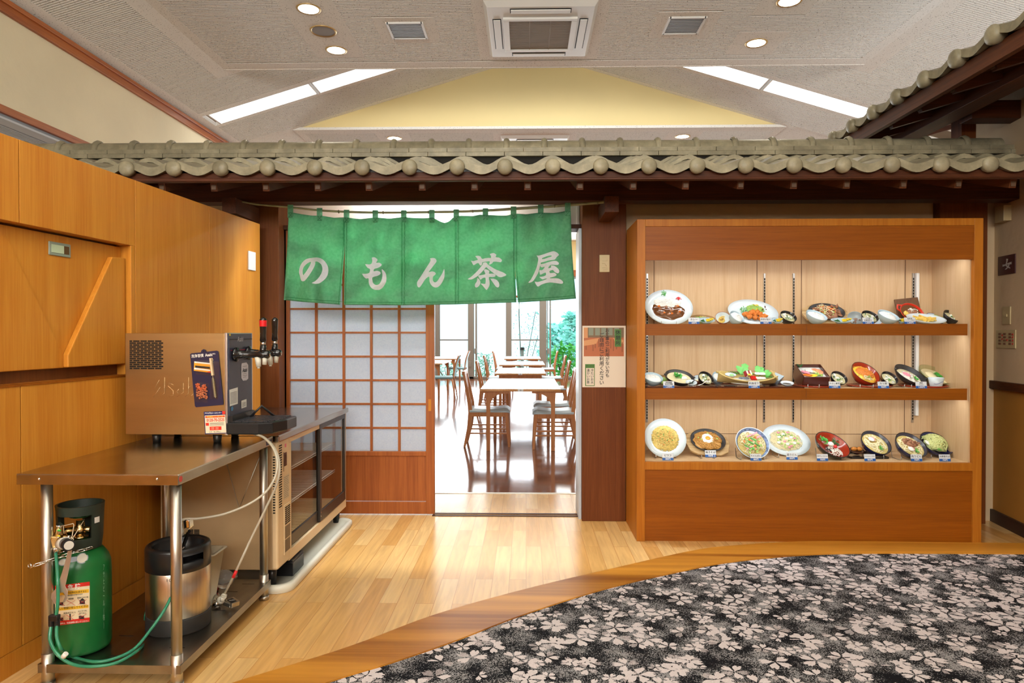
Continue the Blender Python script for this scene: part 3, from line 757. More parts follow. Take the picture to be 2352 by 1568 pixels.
# decking under tiles, fascia, rafters
q = MB().add([(-3.6, 3.83, EZ - .045), (3.75, 3.86, EZ - .045), (3.75, 4.74, EZ + .16), (-3.6, 4.74, EZ + .16), (-3.6, 3.83, EZ - .065), (3.75, 3.83, EZ - .065), (3.75, 4.74, EZ + .14), (-3.6, 4.74, EZ + .14)],
             [(0, 1, 2, 3), (7, 6, 5, 4), (0, 4, 5, 1), (1, 5, 6, 2), (2, 6, 7, 3), (3, 7, 4, 0)])
q.build('roof_boarding', redx, roof_main)
fz = at(1000, 417, 3.86).z
MB().box(-3.6, 3.75, 3.835, 3.87, fz, EZ - .018).build('fascia', redx, roof_main, bevel=.002)
rx = [at(x, 428, 3.93).x for x in (374, 493, 612, 731, 848, 970, 1090, 1212, 1332, 1454, 1574, 1700, 1822, 1943, 2073, 2199, 2324)]
rx = [rx[0] - .3, rx[0] - .6, rx[0] - .9] + rx
for x in rx:
    z0 = at(1000, 427, 3.93).z
    r_ = MB().bar((x, 3.92, z0), (x, 5.02, z0 + 1.1 * .30), .038, .055).build('rafter', redy, roof_main)
    MB().box(x - .013, x + .013, 3.917, 3.9195, z0 - .018, z0 + .016).build('end_plug', pm('rafter_plug', C(92, 70, 52), .6) if 'rafter_plug' not in MT else MT['rafter_plug'], r_)
# ridge
RYc, RX0, RX1 = 4.72, -3.9, 3.14
zr0, zr1, zr2 = at(1000, 360, 4.62).z, at(1000, 350, 4.62).z, at(1000, 339, 4.62).z
for k, (a, b) in enumerate(((zr0, zr1), (zr1 + .002, zr2))):
    x = RX0 + (0 if k else .13)
    q = MB()
    while x < RX1 + .1:
        q.box(x + .0012, x + .2575, RYc - .10 - .012 * (1 - k), RYc + .10, a, b - .001); x += .2587
    q.build('ridge_course', tile, roof_main, bevel=.0015, seg=1)
MB().box(RX0, RX1, RYc - .085, RYc + .085, zr0 - .08, zr1).build('ridge_bed', dark, roof_main)
bx0 = at(133, 330, 4.70).x - .2587 * 3
for i in range(29):
    xa = bx0 + i * .2587
    if xa > RX1 - .1: break
    q = MB(); n_ = 12; rr_ = .062; zc = zr2 - .004
    def arc(r):
        return lambda u, v: Vector((xa + .03 + v * .232, RYc - math.cos(math.pi * u) * r, zc + math.sin(math.pi * u) * r * 1.18))
    q.sheet(n_, 1, arc(rr_))
    pf = [(0, .066), (.004, .074), (.02, .079), (.036, .074), (.042, .064)]
    q.sheet(n_, 4, lambda u, v: Vector((xa + pf[round(v * 4)][0], RYc - math.cos(math.pi * u) * pf[round(v * 4)][1], zc + math.sin(math.pi * u) * pf[round(v * 4)][1] * 1.18)))
    q.build('ridge_cap', tile, roof_main)
# back slope
q = MB(); q.sheet(60, 1, lambda u, v: Vector((-3.6 + u * 7.2, RYc + .05 + v * .8, 2.52 - .3 * v + .012 * math.cos(u * 7.2 / TP * 6.283))))
q.build('rear_slope', tile, roof_main)
# right roof running toward the camera
RXE, RZE = 2.35, 2.818
fr2 = lambda a, b, c_: Vector((RXE + b, a, RZE + c_))
TR = .30
roof_r = roof('side_tiled_roof', 'tiled eave roof running toward the camera at the upper right', fr2, 14, 5.0 - 11 * TR, 5, 0, slope=.3, TP=TR, ck=1.14)
q = MB().add([(2.40, 1.4, RZE - .05), (2.40, 6.0, RZE - .05), (3.7, 6.0, RZE + .33), (3.7, 1.4, RZE + .33), (2.40, 1.4, RZE - .07), (2.40, 6.0, RZE - .07), (3.7, 6.0, RZE + .31), (3.7, 1.4, RZE + .31)],
             [(3, 2, 1, 0), (4, 5, 6, 7), (0, 1, 5, 4), (1, 2, 6, 5), (2, 3, 7, 6), (3, 0, 4, 7)])
q.build('roof_boarding', redy, roof_r)
MB().box(2.385, 2.42, 1.4, 6.0, RZE - .12, RZE - .03).build('fascia', redy, roof_r, bevel=.002)
for k in range(10):
    y = 4.70 - .34 * (k - 3)
    z0 = 2.735
    r_ = MB().bar((2.47, y, z0), (3.7, y, z0 + 1.23 * .29), .043, .062).build('rafter', redx, roof_r)
    MB().box(2.4665, 2.47, y - .015, y + .015, z0 - .02, z0 + .018).build('end_plug', MT['rafter_plug'], r_)
S('trim_17', MB().box(2.74, 2.88, 1.0, 5.4, 2.74, 2.87), redy, .003)
S('trim_18', MB().box(2.92, 3.7, 4.55, 4.68, 2.727, 2.845), redx, .003)
S('trim_19', MB().box(3.06, 3.16, 4.88, 5.0, 2.5, 2.9), redw)
# ================================================================ noren and its rod
NY = 4.46
brk = []
for i, (xc, lab) in enumerate(((-1.93, 'square wooden bracket left of the green curtain, holding the bamboo rod'), (at(1405, 460, 4.41).x, 'square wooden bracket right of the green curtain, holding the bamboo rod'))):
    zt_ = at(1000, 462, 4.56).z
    b = MB().box(xc - .045, xc + .045, 4.40, 4.79, zt_ - .105, zt_ - .002).build('rod_bracket', redy, bevel=.002)
    tagp(b, lab, 'bracket', 'rod brackets')
# noren rod end supports
mb = MB()
rpx = [(556, 463), (590, 469), (667, 476), (734, 483), (796, 486.5), (862, 488), (927, 488), (992, 487), (1048, 486), (1115, 483.5), (1180, 479.5), (1242, 475.5), (1304, 471), (1385, 464), (1402, 462)]
pts = [at(x, y, NY) for x, y in rpx]; pts = cr([p for p in pts], 3)
rodth = thing('curtain_rod', 'thin sagging bamboo rod carrying the green shop curtain', 'curtain rod', pts[0])
MB().tube(pts, [.006 + .004 * i / len(pts) for i in range(len(pts))], 10).build('bamboo_cane', pm('bamboo', C(132, 132, 96), .45, 0, .2, 20), rodth)
q = MB()
for x, y in ((778, 486), (880, 488), (984, 487), (1086, 485), (1274, 473), (1372, 465.5)):
    p = at(x, y, NY); q.tube([p + Vector((-.004, 0, 0)), p, p + Vector((.004, 0, 0))], [.009, .0125, .009], 10)
q.build('bamboo_nodes', pm('bamboo_node', C(110, 106, 76), .5), rodth)
def lin(x, P_):
    for i in range(len(P_) - 1):
        if x <= P_[i + 1][0]:
            t = (x - P_[i][0]) / (P_[i + 1][0] - P_[i][0]); t = max(0, min(1, t)); return P_[i][1] + (P_[i + 1][1] - P_[i][1]) * t
    return P_[-1][1]
topc = [(663, 487), (690, 492), (712, 495), (734, 495), (765, 500), (780, 499), (796, 499), (815, 502), (828, 503), (845, 501), (862, 499), (895, 502), (927, 498), (945, 500), (975, 501), (992, 499), (1003, 504), (1014, 510), (1022, 512), (1032, 508), (1040, 500), (1048, 496), (1060, 495), (1085, 496), (1100, 493), (1115, 493), (1150, 495), (1165, 495), (1180, 490), (1210, 492), (1225, 490), (1242, 488), (1275, 489), (1290, 487), (1304, 484), (1311, 484)]
botc = [(652, 688), (700, 693), (781, 699), (790, 700), (926, 701), (1049, 699), (1187, 694), (1190, 694), (1260, 690), (1323, 685)]
def disp(x, y):
    v = (y - 490) / 200.
    a = math.sin((x - 663) / 33.0 * math.pi) * .014 * max(0, 1 - v * .6)
    b = .085 * noise.noise(Vector((x / 62., y / 120., 1.3))) * (.35 + .65 * min(1, max(0, v * 1.6)))
    c_ = .055 * noise.noise(Vector(((x + .6 * y) / 46., (y - .45 * x) / 62., 4.1)))
    d = 0
    for tx in (734, 862, 992, 1115, 1242):       # drapes fanning from each tab
        dx = (x - tx) / (26 + 60 * max(0, v)); d += -.045 * math.exp(-dx * dx) * (1 - min(1, max(0, v * .7)))
    return a + b + c_ + d
def NP(x, y, off=0.0): return at(x, y, NY + disp(x, y) - off)
def eL(y): return lin(y, [(484, 663), (560, 660), (688, 652)])
def eR(y): return lin(y, [(484, 1311), (560, 1313), (620, 1317), (685, 1323)])
seamp = [lambda y: (792.5, 792.5) if y < 560 else (792.5 - (y - 560) / 140 * 11.5, 792.5 - (y - 560) / 140 * 2.5),
         lambda y: (926, 926), lambda y: (1049.5, 1049.5),
         lambda y: (1183, 1183) if y < 616 else (1183 + (y - 616) / 78 * 3.2, 1183 + (y - 616) / 78 * 6.5)]
def pL(i, y): return eL(y) if i == 0 else seamp[i - 1](y)[1]
def pR(i, y): return eR(y) if i == 4 else seamp[i](y)[0]
noren = thing('shop_curtain', 'green split cotton shop curtain with white brushed characters over the doorway', 'curtain', at(987, 590, NY))
q = MB()
for i in range(5):
    def fn(u, v):
        xr = pL(i, 590) + (pR(i, 590) - pL(i, 590)) * u
        yt = lin(xr, topc); yb = lin(xr, botc); y = yt + (yb - yt) * v
        x = pL(i, y) + (pR(i, y) - pL(i, y)) * u
        return NP(x, y)
    q.sheet(26, 44, fn)
cl = q.build('cloth', green, noren)
sd_ = cl.modifiers.new('solid', 'SOLIDIFY'); sd_.thickness = .0012; sd_.offset = 0
for i in range(4):
    q = MB()
    for k in (-4.2, 3.2):
        q.sheet(1, 50, lambda u, v: (lambda y: NP(seamp[i](y)[0 if k < 0 else 1] + k + u * 1.0 + .35 * math.sin(y), y, .0022))(lin(seamp[i](520)[0], topc) + 4 + v * (lin(seamp[i](520)[0], botc) - lin(seamp[i](520)[0], topc) - 6)))
    q.build('seam', greend, noren)
q = MB().sheet(160, 1, lambda u, v: (lambda x: NP(x, lin(x, botc) - 7 + v * .9, .0022))(655 + u * 664)); q.build('hem_stitch', greend, noren)
for x, y in ((667, 475.5), (734, 483), (796, 487), (862, 488), (927.5, 488), (992, 487), (1048, 486), (1115, 483.5), (1179.5, 479.5), (1242, 475.5), (1304, 471)):
    w = 6.5; yb_ = lin(x, topc) + 12
    q = MB()
    q.sheet(4, 6, lambda u, v: at(x - w + 2 * w * u, y - 5.5 + (yb_ - y + 5.5) * v, 0).copy() if 0 else (lambda X, Y_: at(X, Y_, NY - .013 + (disp(X, Y_) + .010) * max(0, min(1, (v - .35) / .3)) ))(x - w + 2 * w * u, y - 5.5 + (yb_ - y + 5.5) * v))
    q.sheet(4, 2, lambda u, v: at(x - w + 2 * w * u, y - 5.5, NY - .013 + v * .026))
    q.sheet(4, 3, lambda u, v: at(x - w + 2 * w * u, y - 5.5 + v * 14, NY + .013))
    tb = q.build('tab', green, noren)
    q = MB(); y0 = yb_ - 10
    for (a, b, c_, d) in ((-5, 0, 5, 10), (5, 0, -5, 10), (-5, 0, 5, 0), (-5, 10, 5, 10)):
        q.bar(at(x + a, y0 + b - 1, NY + disp(x + a, y0 + b) - .006), at(x + c_, y0 + d - 1, NY + disp(x + c_, y0 + d) - .006), .0016, .0008, up=(0, 1, 0))
    q.build('stitching', greend, tb)
# characters: traced outlines of each brushed stroke group, draped on the cloth
GL = {
 'no': ((680, 570), [([(560,350),(700,330),(840,345),(960,400),(1060,500),(1130,620),(1160,740),(1155,880),(1120,1000),(1060,1090),(960,1180),(850,1255),(740,1278),(650,1272),(560,1248),(660,1200),(760,1120),(850,1010),(920,880),(945,780),(940,670),(900,575),(830,515),(760,480),(690,485),(692,560),(660,650),(600,770),(520,900),(430,1030),(350,1130),(290,1180),(240,1190),(190,1165),(160,1080),(135,980),(108,880),(112,780),(140,660),(190,560),(280,450),(400,375)],
    [(260,975),(238,900),(240,780),(270,690),(340,600),(430,530),(535,490),(510,590),(450,700),(370,830)])]),
 'mo': ((820, 570), [([(530,340),(625,320),(700,365),(740,410),(725,460),(690,520),(790,515),(860,550),(890,595),(850,650),(760,700),(620,745),(600,830),(700,808),(800,830),(850,880),(840,930),(740,990),(560,1045),(555,1150),(575,1240),(630,1300),(700,1320),(780,1300),(850,1220),(900,1090),(915,960),(905,860),(890,750),(960,800),(1020,880),(1050,970),(1060,1100),(1045,1210),(1000,1310),(920,1420),(820,1490),(740,1500),(620,1490),(520,1430),(450,1330),(420,1210),(415,1080),(330,1092),(260,1040),(210,970),(190,915),(300,920),(440,885),(470,755),(390,710),(330,640),(295,570),(400,580),(515,560),(550,450)], None)]),
 'n': ((945, 570), [([(670,365),(780,345),(860,370),(905,440),(890,500),(800,620),(700,750),(620,860),(740,830),(840,860),(880,915),(850,960),(790,1010),(765,1090),(780,1170),(830,1225),(900,1210),(960,1140),(1050,1000),(1120,880),(1165,760),(1190,770),(1195,900),(1185,1040),(1130,1180),(1050,1310),(960,1390),(860,1415),(760,1370),(690,1290),(650,1180),(640,1020),(560,1060),(480,1140),(400,1270),(320,1380),(265,1412),(215,1360),(200,1270),(220,1190),(320,1040),(440,850),(560,660),(650,520),(690,430)], None)]),
 'cha': ((1070, 570), [([(185,440),(260,460),(350,440),(430,410),(395,350),(340,285),(440,268),(530,300),(580,380),(700,360),(820,345),(905,345),(900,270),(860,210),(990,170),(1060,200),(1100,240),(1070,320),(1180,330),(1260,380),(1300,430),(1260,500),(1150,490),(1000,480),(960,530),(900,570),(830,580),(865,470),(740,480),(600,500),(580,570),(550,625),(490,590),(455,530),(370,555),(290,610),(240,560)], None),
   ([(610,520),(700,505),(750,520),(800,590),(950,690),(1120,780),(1300,850),(1400,900),(1460,960),(1400,1000),(1280,1040),(1190,1030),(1080,960),(940,850),(820,760),(730,680),(660,760),(560,870),(460,970),(380,1030),(280,1090),(180,1125),(65,1112),(160,1050),(300,930),(430,800),(530,680),(600,590)], None),
   ([(700,750),(790,780),(850,830),(830,915),(950,910),(1040,930),(1070,980),(1050,1020),(940,1040),(830,1035),(850,1180),(855,1320),(810,1420),(750,1500),(690,1450),(610,1350),(535,1270),(620,1275),(705,1270),(705,1060),(600,1080),(530,1130),(480,1070),(450,985),(560,965),(690,935),(690,880),(650,790)], None),
   ([(420,1060),(480,1120),(520,1200),(515,1280),(460,1370),(380,1415),(330,1380),(330,1290),(380,1220),(405,1150)], None),
   ([(880,1095),(1000,1095),(1110,1140),(1190,1240),(1205,1340),(1165,1410),(1080,1380),(1000,1270),(930,1170)], None)]),
 'ya': ((1205, 570), [([(430,260),(520,262),(700,210),(900,140),(1050,105),(1160,150),(1225,215),(1228,250),(1150,320),(1090,405),(960,425),(820,450),(700,490),(585,515),(582,568),(550,650),(500,860),(420,1010),(330,1150),(240,1220),(130,1240),(220,1130),(330,930),(420,720),(470,530),(490,370)], [(625,390),(630,355),(760,300),(880,265),(970,262),(960,300),(840,335),(720,380)]),
   ([(582,568),(700,550),(850,500),(1000,460),(1120,455),(1200,490),(1235,545),(1200,595),(1080,600),(930,600),(845,718),(960,685),(940,620),(1060,630),(1160,690),(1230,770),(1250,840),(1220,890),(1160,895),(1080,850),(1010,780),(890,825),(930,895),(1060,880),(1150,940),(1120,990),(1020,1030),(920,1055),(920,1080),(1060,1080),(1200,1085),(1320,1140),(1385,1210),(1370,1265),(1300,1275),(1100,1250),(920,1230),(740,1260),(600,1310),(500,1375),(450,1360),(400,1290),(370,1200),(460,1215),(600,1180),(785,1110),(780,1085),(700,1105),(640,1120),(580,1080),(530,1025),(620,1025),(760,975),(768,900),(750,875),(660,910),(570,955),(545,900),(530,790),(620,790),(680,740),(720,660),(620,690),(565,640)], None)]),
}
def filled(polys):
    c = bpy.data.curves.new('g', 'CURVE'); c.dimensions = '2D'; c.fill_mode = 'BOTH'
    for P_ in polys:
        s_ = c.splines.new('POLY'); s_.points.add(len(P_) - 1)
        for i, (x, y) in enumerate(P_): s_.points[i].co = (x, y, 0, 1)
        s_.use_cyclic_u = True
    o_ = bpy.data.objects.new('g', c); col.objects.link(o_); bpy.context.view_layer.update()
    m_ = bpy.data.meshes.new_from_object(o_.evaluated_get(bpy.context.evaluated_depsgraph_get()))
    bpy.data.objects.remove(o_); bpy.data.curves.remove(c)
    return m_
for key, (org, parts_) in GL.items():
    bm = bmesh.new()
    for k, (outer, hole) in enumerate(parts_):
        sm = lambda P_: [(p.x, p.y) for p in cr([Vector((x, y, 0)) for x, y in P_ + [P_[0]]], 2)[:-1]]
        m_ = filled([sm(outer)] + ([sm(hole)] if hole else []))
        b2 = bmesh.new(); b2.from_mesh(m_)
        for v in b2.verts: v.co = Vector((org[0] + v.co.x / 15.68, org[1] + v.co.y / 15.68, k))
        for gx in range(int(org[0]), int(org[0]) + 101, 4): bmesh.ops.bisect_plane(b2, geom=b2.verts[:] + b2.edges[:] + b2.faces[:], plane_co=(gx, 0, 0), plane_no=(1, 0, 0))
        for gy in range(560, 672, 4): bmesh.ops.bisect_plane(b2, geom=b2.verts[:] + b2.edges[:] + b2.faces[:], plane_co=(0, gy, 0), plane_no=(0, 1, 0))
        b2.to_mesh(m_); b2.free(); bm.from_mesh(m_); bpy.data.meshes.remove(m_)
    bm.verts.ensure_lookup_table(); bm.verts.index_update()
    q = MB(); q.add([NP(v.co.x, v.co.y, .0028 + .0002 * v.co.z) for v in bm.verts], [[v.index for v in f.verts] for f in bm.faces], True)
    bm.free()
    q.build('character', letter, noren)
# ================================================================ shoji sliding door, poster, plates
SY = 4.95
door = thing('door_1', 'sliding lattice door with white paper panes and a cedar kick panel', 'sliding door', at(820, 1183, SY)); door['kind'] = 'structure'
def X_(px, Y=SY): return at(px, 900, Y).x
def Z_(py, Y=SY): return at(1000, py, Y).z
zb = .006
ztop = 2.065
sx0, sx1, sx2, sx3 = X_(645), X_(667), X_(979), X_(998.5)
q = MB().box(sx0, sx1, SY - .018, SY + .018, zb, ztop).box(sx2, sx3, SY - .018, SY + .018, zb, ztop)
q.box(sx1, sx2, SY - .017, SY + .017, zb, Z_(1151)).box(sx1, sx2, SY - .02, SY + .017, Z_(1046), Z_(1036)).box(sx1, sx2, SY - .017, SY + .017, ztop - .04, ztop)
q.build('frame', shoji, door, bevel=.002)
MB().box(sx1, sx2, SY - .006, SY + .006, Z_(1150), Z_(1046)).build('kick_panel', shoji, door)
q = MB()
for px in (727.5, 790.5, 853.6, 917.5): q.box(X_(px) - .0085, X_(px) + .0085, SY - .013, SY + .005, Z_(1036), ztop - .04)
for py in (982.5, 927.5, 873, 818.5, 763.5, 709, 654, 599.5, 545): q.box(sx1, sx2, SY - .0115, SY + .005, Z_(py) - .0065, Z_(py) + .0065)
q.build('lattice', shoji, door)
MB().box(sx1, sx2, SY + .006, SY + .008, Z_(1036), ztop - .04).build('paper', paper, door)
q = MB()
for ix in range(5):
    a = [sx1, X_(727.5), X_(790.5), X_(853.6), X_(917.5), sx2]
    for jz in range(9):
        zz = [Z_(1036)] + [Z_(v) for v in (982.5, 927.5, 873, 818.5, 763.5, 709, 654, 599.5, 545)]
        x0_, x1_ = a[ix] + .012, a[ix + 1] - .012; z0_, z1_ = zz[jz] + .009, zz[jz + 1] - .009
        for (p, r) in (((x0_, z0_), (x1_, z0_)), ((x1_, z0_), (x1_, z1_)), ((x1_, z1_), (x0_, z1_)), ((x0_, z1_), (x0_, z0_))):
            q.bar((p[0], SY + .0045, p[1]), (r[0], SY + .0045, r[1]), .002, .002)
q.build('pane_beads', whitep, door)
MB().box(X_(984.5), X_(991), SY - .019, SY - .0175, Z_(943), Z_(916)).build('finger_pull', oak, door)
# poster on the right post
PY = 4.788
pst = thing('rest_area_poster', 'white poster with dining room photo and vertical Japanese text on the brown post', 'poster', at(1387, 818, PY))
xa, xb = at(1337.5, 818, PY).x, at(1437, 818, PY).x; za, zb_ = at(1387, 889, PY).z, at(1387, 748, PY).z
MB().box(xa, xb, PY - .002, PY + .0015, za, zb_).build('sheet', pm('poster_paper', C(226, 214, 196), .5), pst)
def PP(px, py, o=.0025): p = at(px, py, PY - o); return p
def rectp(q, x0, y0, x1, y1, o, m): q.add([PP(x0, y0, o), PP(x1, y0, o), PP(x1, y1, o), PP(x0, y1, o)], [(0, 3, 2, 1)], m=m)
q = MB()
rectp(q, 1341, 752, 1433, 818, .0025, 0); rectp(q, 1341, 752, 1433, 775, .0026, 1)
for x in (1352, 1367, 1381, 1396, 1411): rectp(q, x, 753, x + 11, 770, .0028, 2)
rectp(q, 1341, 752, 1350, 776, .0029, 3)
q.add([PP(1341, 782, .003), PP(1376, 776, .003), PP(1369, 790, .003), PP(1341, 794, .003)], [(0, 3, 2, 1)], m=3)
q.add([PP(1408, 776, .003), PP(1432, 780, .003), PP(1432, 790, .003), PP(1414, 788, .003)], [(0, 3, 2, 1)], m=3)
for x, y0_, y1_ in ((1345, 794, 803), (1361, 791, 806), (1366, 789, 799), (1374, 778, 797), (1384, 776, 790), (1402, 778, 800), (1415, 788, 802), (1428, 786, 808), (1408, 778, 806)): rectp(q, x, y0_, x + 2.2, y1_, .0032, 4)
q.build('room_picture', [pm('print_floor', C(178, 100, 60), .5), pm('print_wall', C(120, 96, 70), .5), pm('print_window', C(128, 136, 120), .5), pm('print_table', C(206, 146, 96), .5), pm('print_leg', C(140, 82, 48), .5)], pst)
q = MB(); rectp(q, 1412, 756, 1427, 796, .0035, 0); q.build('green_title_box', pm('print_green', C(74, 120, 50), .5), pst)
q = MB(); rectp(q, 1344, 836, 1366, 886, .0026, 0); rectp(q, 1346, 845, 1364.5, 884.5, .0029, 1)
q.build('service_box', [MT['print_green'], MT['poster_paper']], pst)
pxm = PY / F
def vtxt(q, s_, px, py, size_px, pitch_px, o=.004, bold=.0):
    for i, ch in enumerate(s_):
        c_ = PP(px, py + pitch_px * i, o)
        q.text(ch, size_px * pxm, lambda x, y: c_ + Vector((x, 0, y)), bold=bold)
q = MB()
vtxt(q, '休憩所', 1419.5, 764, 11.5, 12.4, bold=.012)
vtxt(q, 'お食事のご利用がない方も', 1395, 759, 9.6, 9.4, bold=.012)
vtxt(q, 'ご自由にご利用ください', 1382, 770, 11, 10.9, bold=.012)
vtxt(q, '冷たいお水', 1360, 850.5, 7.2, 7.0, bold=.01); vtxt(q, '温かいお茶', 1351, 850.5, 7.2, 7.0, bold=.01)
c0 = PP(1355, 840.5, .0045); q.text('サービス', 4.6 * pxm, lambda x, y: c0 + Vector((x, 0, y)))
q.build('lettering', BK, pst)
sw = thing('switch_plate', 'beige raised plate with cast relief on the brown post above the poster', 'switch plate', at(1388, 606, PY))
c_ = at(1388.5, 605, PY)
MB().box(c_.x - .036, c_.x + .036, PY - .006, PY + .0015, c_.z - .061, c_.z + .061).build('plate', pm('beige_plate', C(196, 172, 128), .4), sw, bevel=.004)
q = MB(); y = PY - .0065
for pts_ in ([(-.02, .045), (.018, .045), (.018, .018), (-.016, .018)], [(-.018, -.0), (.004, -.002), (.012, -.018)], [(-.018, -.03), (.018, -.03), (.018, -.045), (-.012, -.047)]):
    q.tube([(c_.x + a, y, c_.z + b) for a, b in pts_], .0016, 6)
q.build('relief', MT['beige_plate'], sw)
# right wall fittings
def onR(px0, py0, px1, py1, name, label, cat, mat_, d=.012, bevel=.003):
    s0, z0 = atR(px0, py1); s1, z1 = atR(px1, py0)
    M_ = RMT @ Matrix.Translation(Vector((-(s0 + s1) / 2, 0, (z0 + z1) / 2)))
    t = thing(name, label, cat, M_)
    w, h = abs(s1 - s0) / 2, (z1 - z0) / 2
    MB().box(-w, w, 0, d, -h, h).build('plate', mat_, t, local=True, bevel=bevel)
    return t, w, h, d
beigew = pm('beige_fitting', C(182, 164, 122), .45)
t, w, h, d = onR(2303, 470, 2324, 512, 'wall_sensor', 'small beige box speaker high on the right plaster wall', 'wall box', beigew, .05)
t, w, h, d = onR(2294, 582, 2334, 633, 'restroom_sign', 'square dark red sign with a pale brushed 女 on the right plaster wall', 'sign', pm('maroon', C(66, 22, 26), .4), .006, .001)
q = MB()
def st(pts_, rs):
    P_ = cr([Vector((-a * w, d + .001, b * h)) for a, b in pts_], 4); n_ = len(P_)
    for i in range(n_ - 1):
        r0 = lin(i / (n_ - 1) * (len(rs) - 1), list(enumerate(rs))); r1 = lin((i + 1) / (n_ - 1) * (len(rs) - 1), list(enumerate(rs)))
        dv = (P_[i + 1] - P_[i]); pr = Vector((-dv.z, 0, dv.x)).normalized() * 1
        q.add([P_[i] - pr * r0 * w, P_[i] + pr * r0 * w, P_[i + 1] + pr * r1 * w, P_[i + 1] - pr * r1 * w], [(0, 1, 2, 3), (3, 2, 1, 0)])
sg = -1  # local x runs toward the camera; seen from the hall it runs to the right
st([(.12, .62), (.08, .3), (-.02, -.02), (.2, -.22), (.48, -.42)], [.12, .07, .05, .06, .03])
st([(.42, .18), (.3, -.1), (.1, -.35), (-.12, -.46)], [.03, .06, .05, .02])
st([(-.42, -.02), (-.1, .0), (.2, .08), (.62, .1)], [.07, .05, .05, .08])
q.build('brushed_character', WH, t, local=True)
t, w, h, d = onR(2304, 703, 2323, 745, 'light_switch', 'narrow beige switch below the dark red sign', 'light switch', beigew, .008)
MB().box(-w * .35, w * .35, d, d + .006, -h * .15, h * .15).build('rocker', MT['beige_fitting'], t, local=True)
t, w, h, d = onR(2290, 757, 2335, 799, 'button_switches', 'wide beige switch panel with rows of red pilot lamps, lowest on the right wall', 'switch panel', beigew, .008)
q = MB()
for a in (-.55, -.05, .5):
    for b in (.55, .2, -.15, -.5): q.box(-w * a - w * .13, -w * a + w * .13, d, d + .003, h * b - h * .11, h * b + h * .11)
q.build('buttons', pm('brown_button', C(120, 84, 62), .5), t, local=True)
q = MB()
for a, bs in ((-.3, (.4, 0)), (.2, (-.1,)), (.76, (.5, .2, -.15, -.5))):
    for b in bs: q.cyl((-w * a, d, h * b), (-w * a, d + .003, h * b), w * .06, n=10)
q.build('pilot_lamps', pm('red_pilot', C(170, 40, 34), .4), t, local=True)
# ================================================================ stainless work table
TX0, TX1, TY0, TY1 = -1.868, -1.268, 2.457, 3.385
tb = thing('work_table', 'stainless steel work table with lower shelf on round legs by the oak wall', 'work table', (-1.56, 2.9, 0))
q = MB().box(TX0, TX1, TY0, TY1, .797, .800)
q.box(TX0, TX1, TY0, TY0 + .003, .760, .797).box(TX0, TX1, TY1 - .003, TY1, .76, .797).box(TX1 - .003, TX1, TY0 + .003, TY1 - .003, .760, .797).box(TX0, TX0 + .003, TY0 + .003, TY1 - .003, .76, .797)
q.build('table_top', steeltop, tb, bevel=.0015)
for x in (TX0 + .085, TX1 - .03):
    for y in (TY0 + .04, TY1 - .045):
        l = MB().cyl((x, y, .12), (x, y, .76), .0195, n=24).build('leg', steel, tb)
        MB().cyl((x, y, .0), (x, y, .125), .0215, n=24).cyl((x, y, 0), (x, y, .02), .024, n=20).build('foot', steel, l)
q = MB().box(TX0 + .06, TX1 - .005, TY0 + .02, TY1 - .02, .087, .090).box(TX0 + .06, TX1 - .005, TY0 + .02, TY0 + .023, .058, .087).box(TX1 - .008, TX1 - .005, TY0 + .023, TY1 - .02, .058, .087).box(TX0 + .06, TX0 + .063, TY0 + .023, TY1 - .02, .058, .087)
for (x, y) in ((-1.36, 2.62), (-1.62, 2.72), (-1.36, 2.98), (-1.4, 3.2), (-1.36, 3.3), (-1.55, 2.55), (-1.56, 3.1)):
    q.box(x - .03, x + .03, y - .002, y + .002, .0901, .0905, m=1)
q.build('lower_shelf', [pm('shelf_steel', (.30, .28, .25), .3, 1, .2, 14, (1, .3, 1)), dark], tb)
q = MB()
for px in (89, 360): 
    p = at(px, 1100, TY0 - .001); q.lathe([(0, .003), (.004, .002), (.005, 0)], 12, p, Matrix.Rotation(rad(90), 3, 'X'))
q.build('screws', chrome, tb)
q = MB().cyl((TX1 - .003, 2.475, .78), (TX1 + .001, 2.475, .78), .011, n=20); q.build('round_sticker', pm('red_sticker', C(196, 60, 52), .4), tb)
q = MB().box(TX1, TX1 + .001, 3.30, 3.37, .768, .79); q.build('maker_plate', pm('navy', C(36, 34, 84), .4), tb)
q = MB().text('Maruzen', .016, lambda x, y: Vector((TX1 + .0016, 3.335 + x, .779 + y)), bold=.02); q.build('plate_lettering', WH, tb)
q = MB()
q.tube([(-1.30, 3.33, .74), (-1.42, 3.34, .45), (-1.5, 3.34, .74)], .003, 6); q.build('cross_wire', steel, tb)
# ================================================================ beer dispenser
BX0, BX1, BY0, BY1, BZ0, BZ1 = at(288, 900, 3.15).x, at(522, 900, 3.15).x, 3.15, 3.445, .843, 1.316
BT = 0
bd = thing('beer_dispenser', 'steel countertop beer dispenser with navy tap front standing on the work table', 'beer dispenser', ((BX0 + BX1) / 2, 3.29, .80))
MB().box(BX0, BX1 - .012, BY0, BY1, BZ0, BZ1).build('body', steelside, bd, bevel=.002)
q = MB().box(BX1 - .012, BX1, BY0, BY1, BZ0 - .003, BZ1 + .002); q.build('front_edge', pm('alu_edge', (.62, .60, .60), .3, 1), bd, bevel=.002)
MB().box(BX1, BX1 + .004, BY0 + .012, BY1 - .018, BZ0 + .03, BZ1 - .002).build('front_panel', pm('navy_panel', C(58, 60, 78), .35, 0, .1, 8), bd, bevel=.001)
q = MB().box(BX1 + .0035, BX1 + .006, BY0 + .012, BY1 - .018, BZ1 - .03, BZ1 - .027).box(BX1 + .0042, BX1 + .0050, BY0 + .03, BY0 + .25, BZ1 - .0815, BZ1 - .0795, m=1)
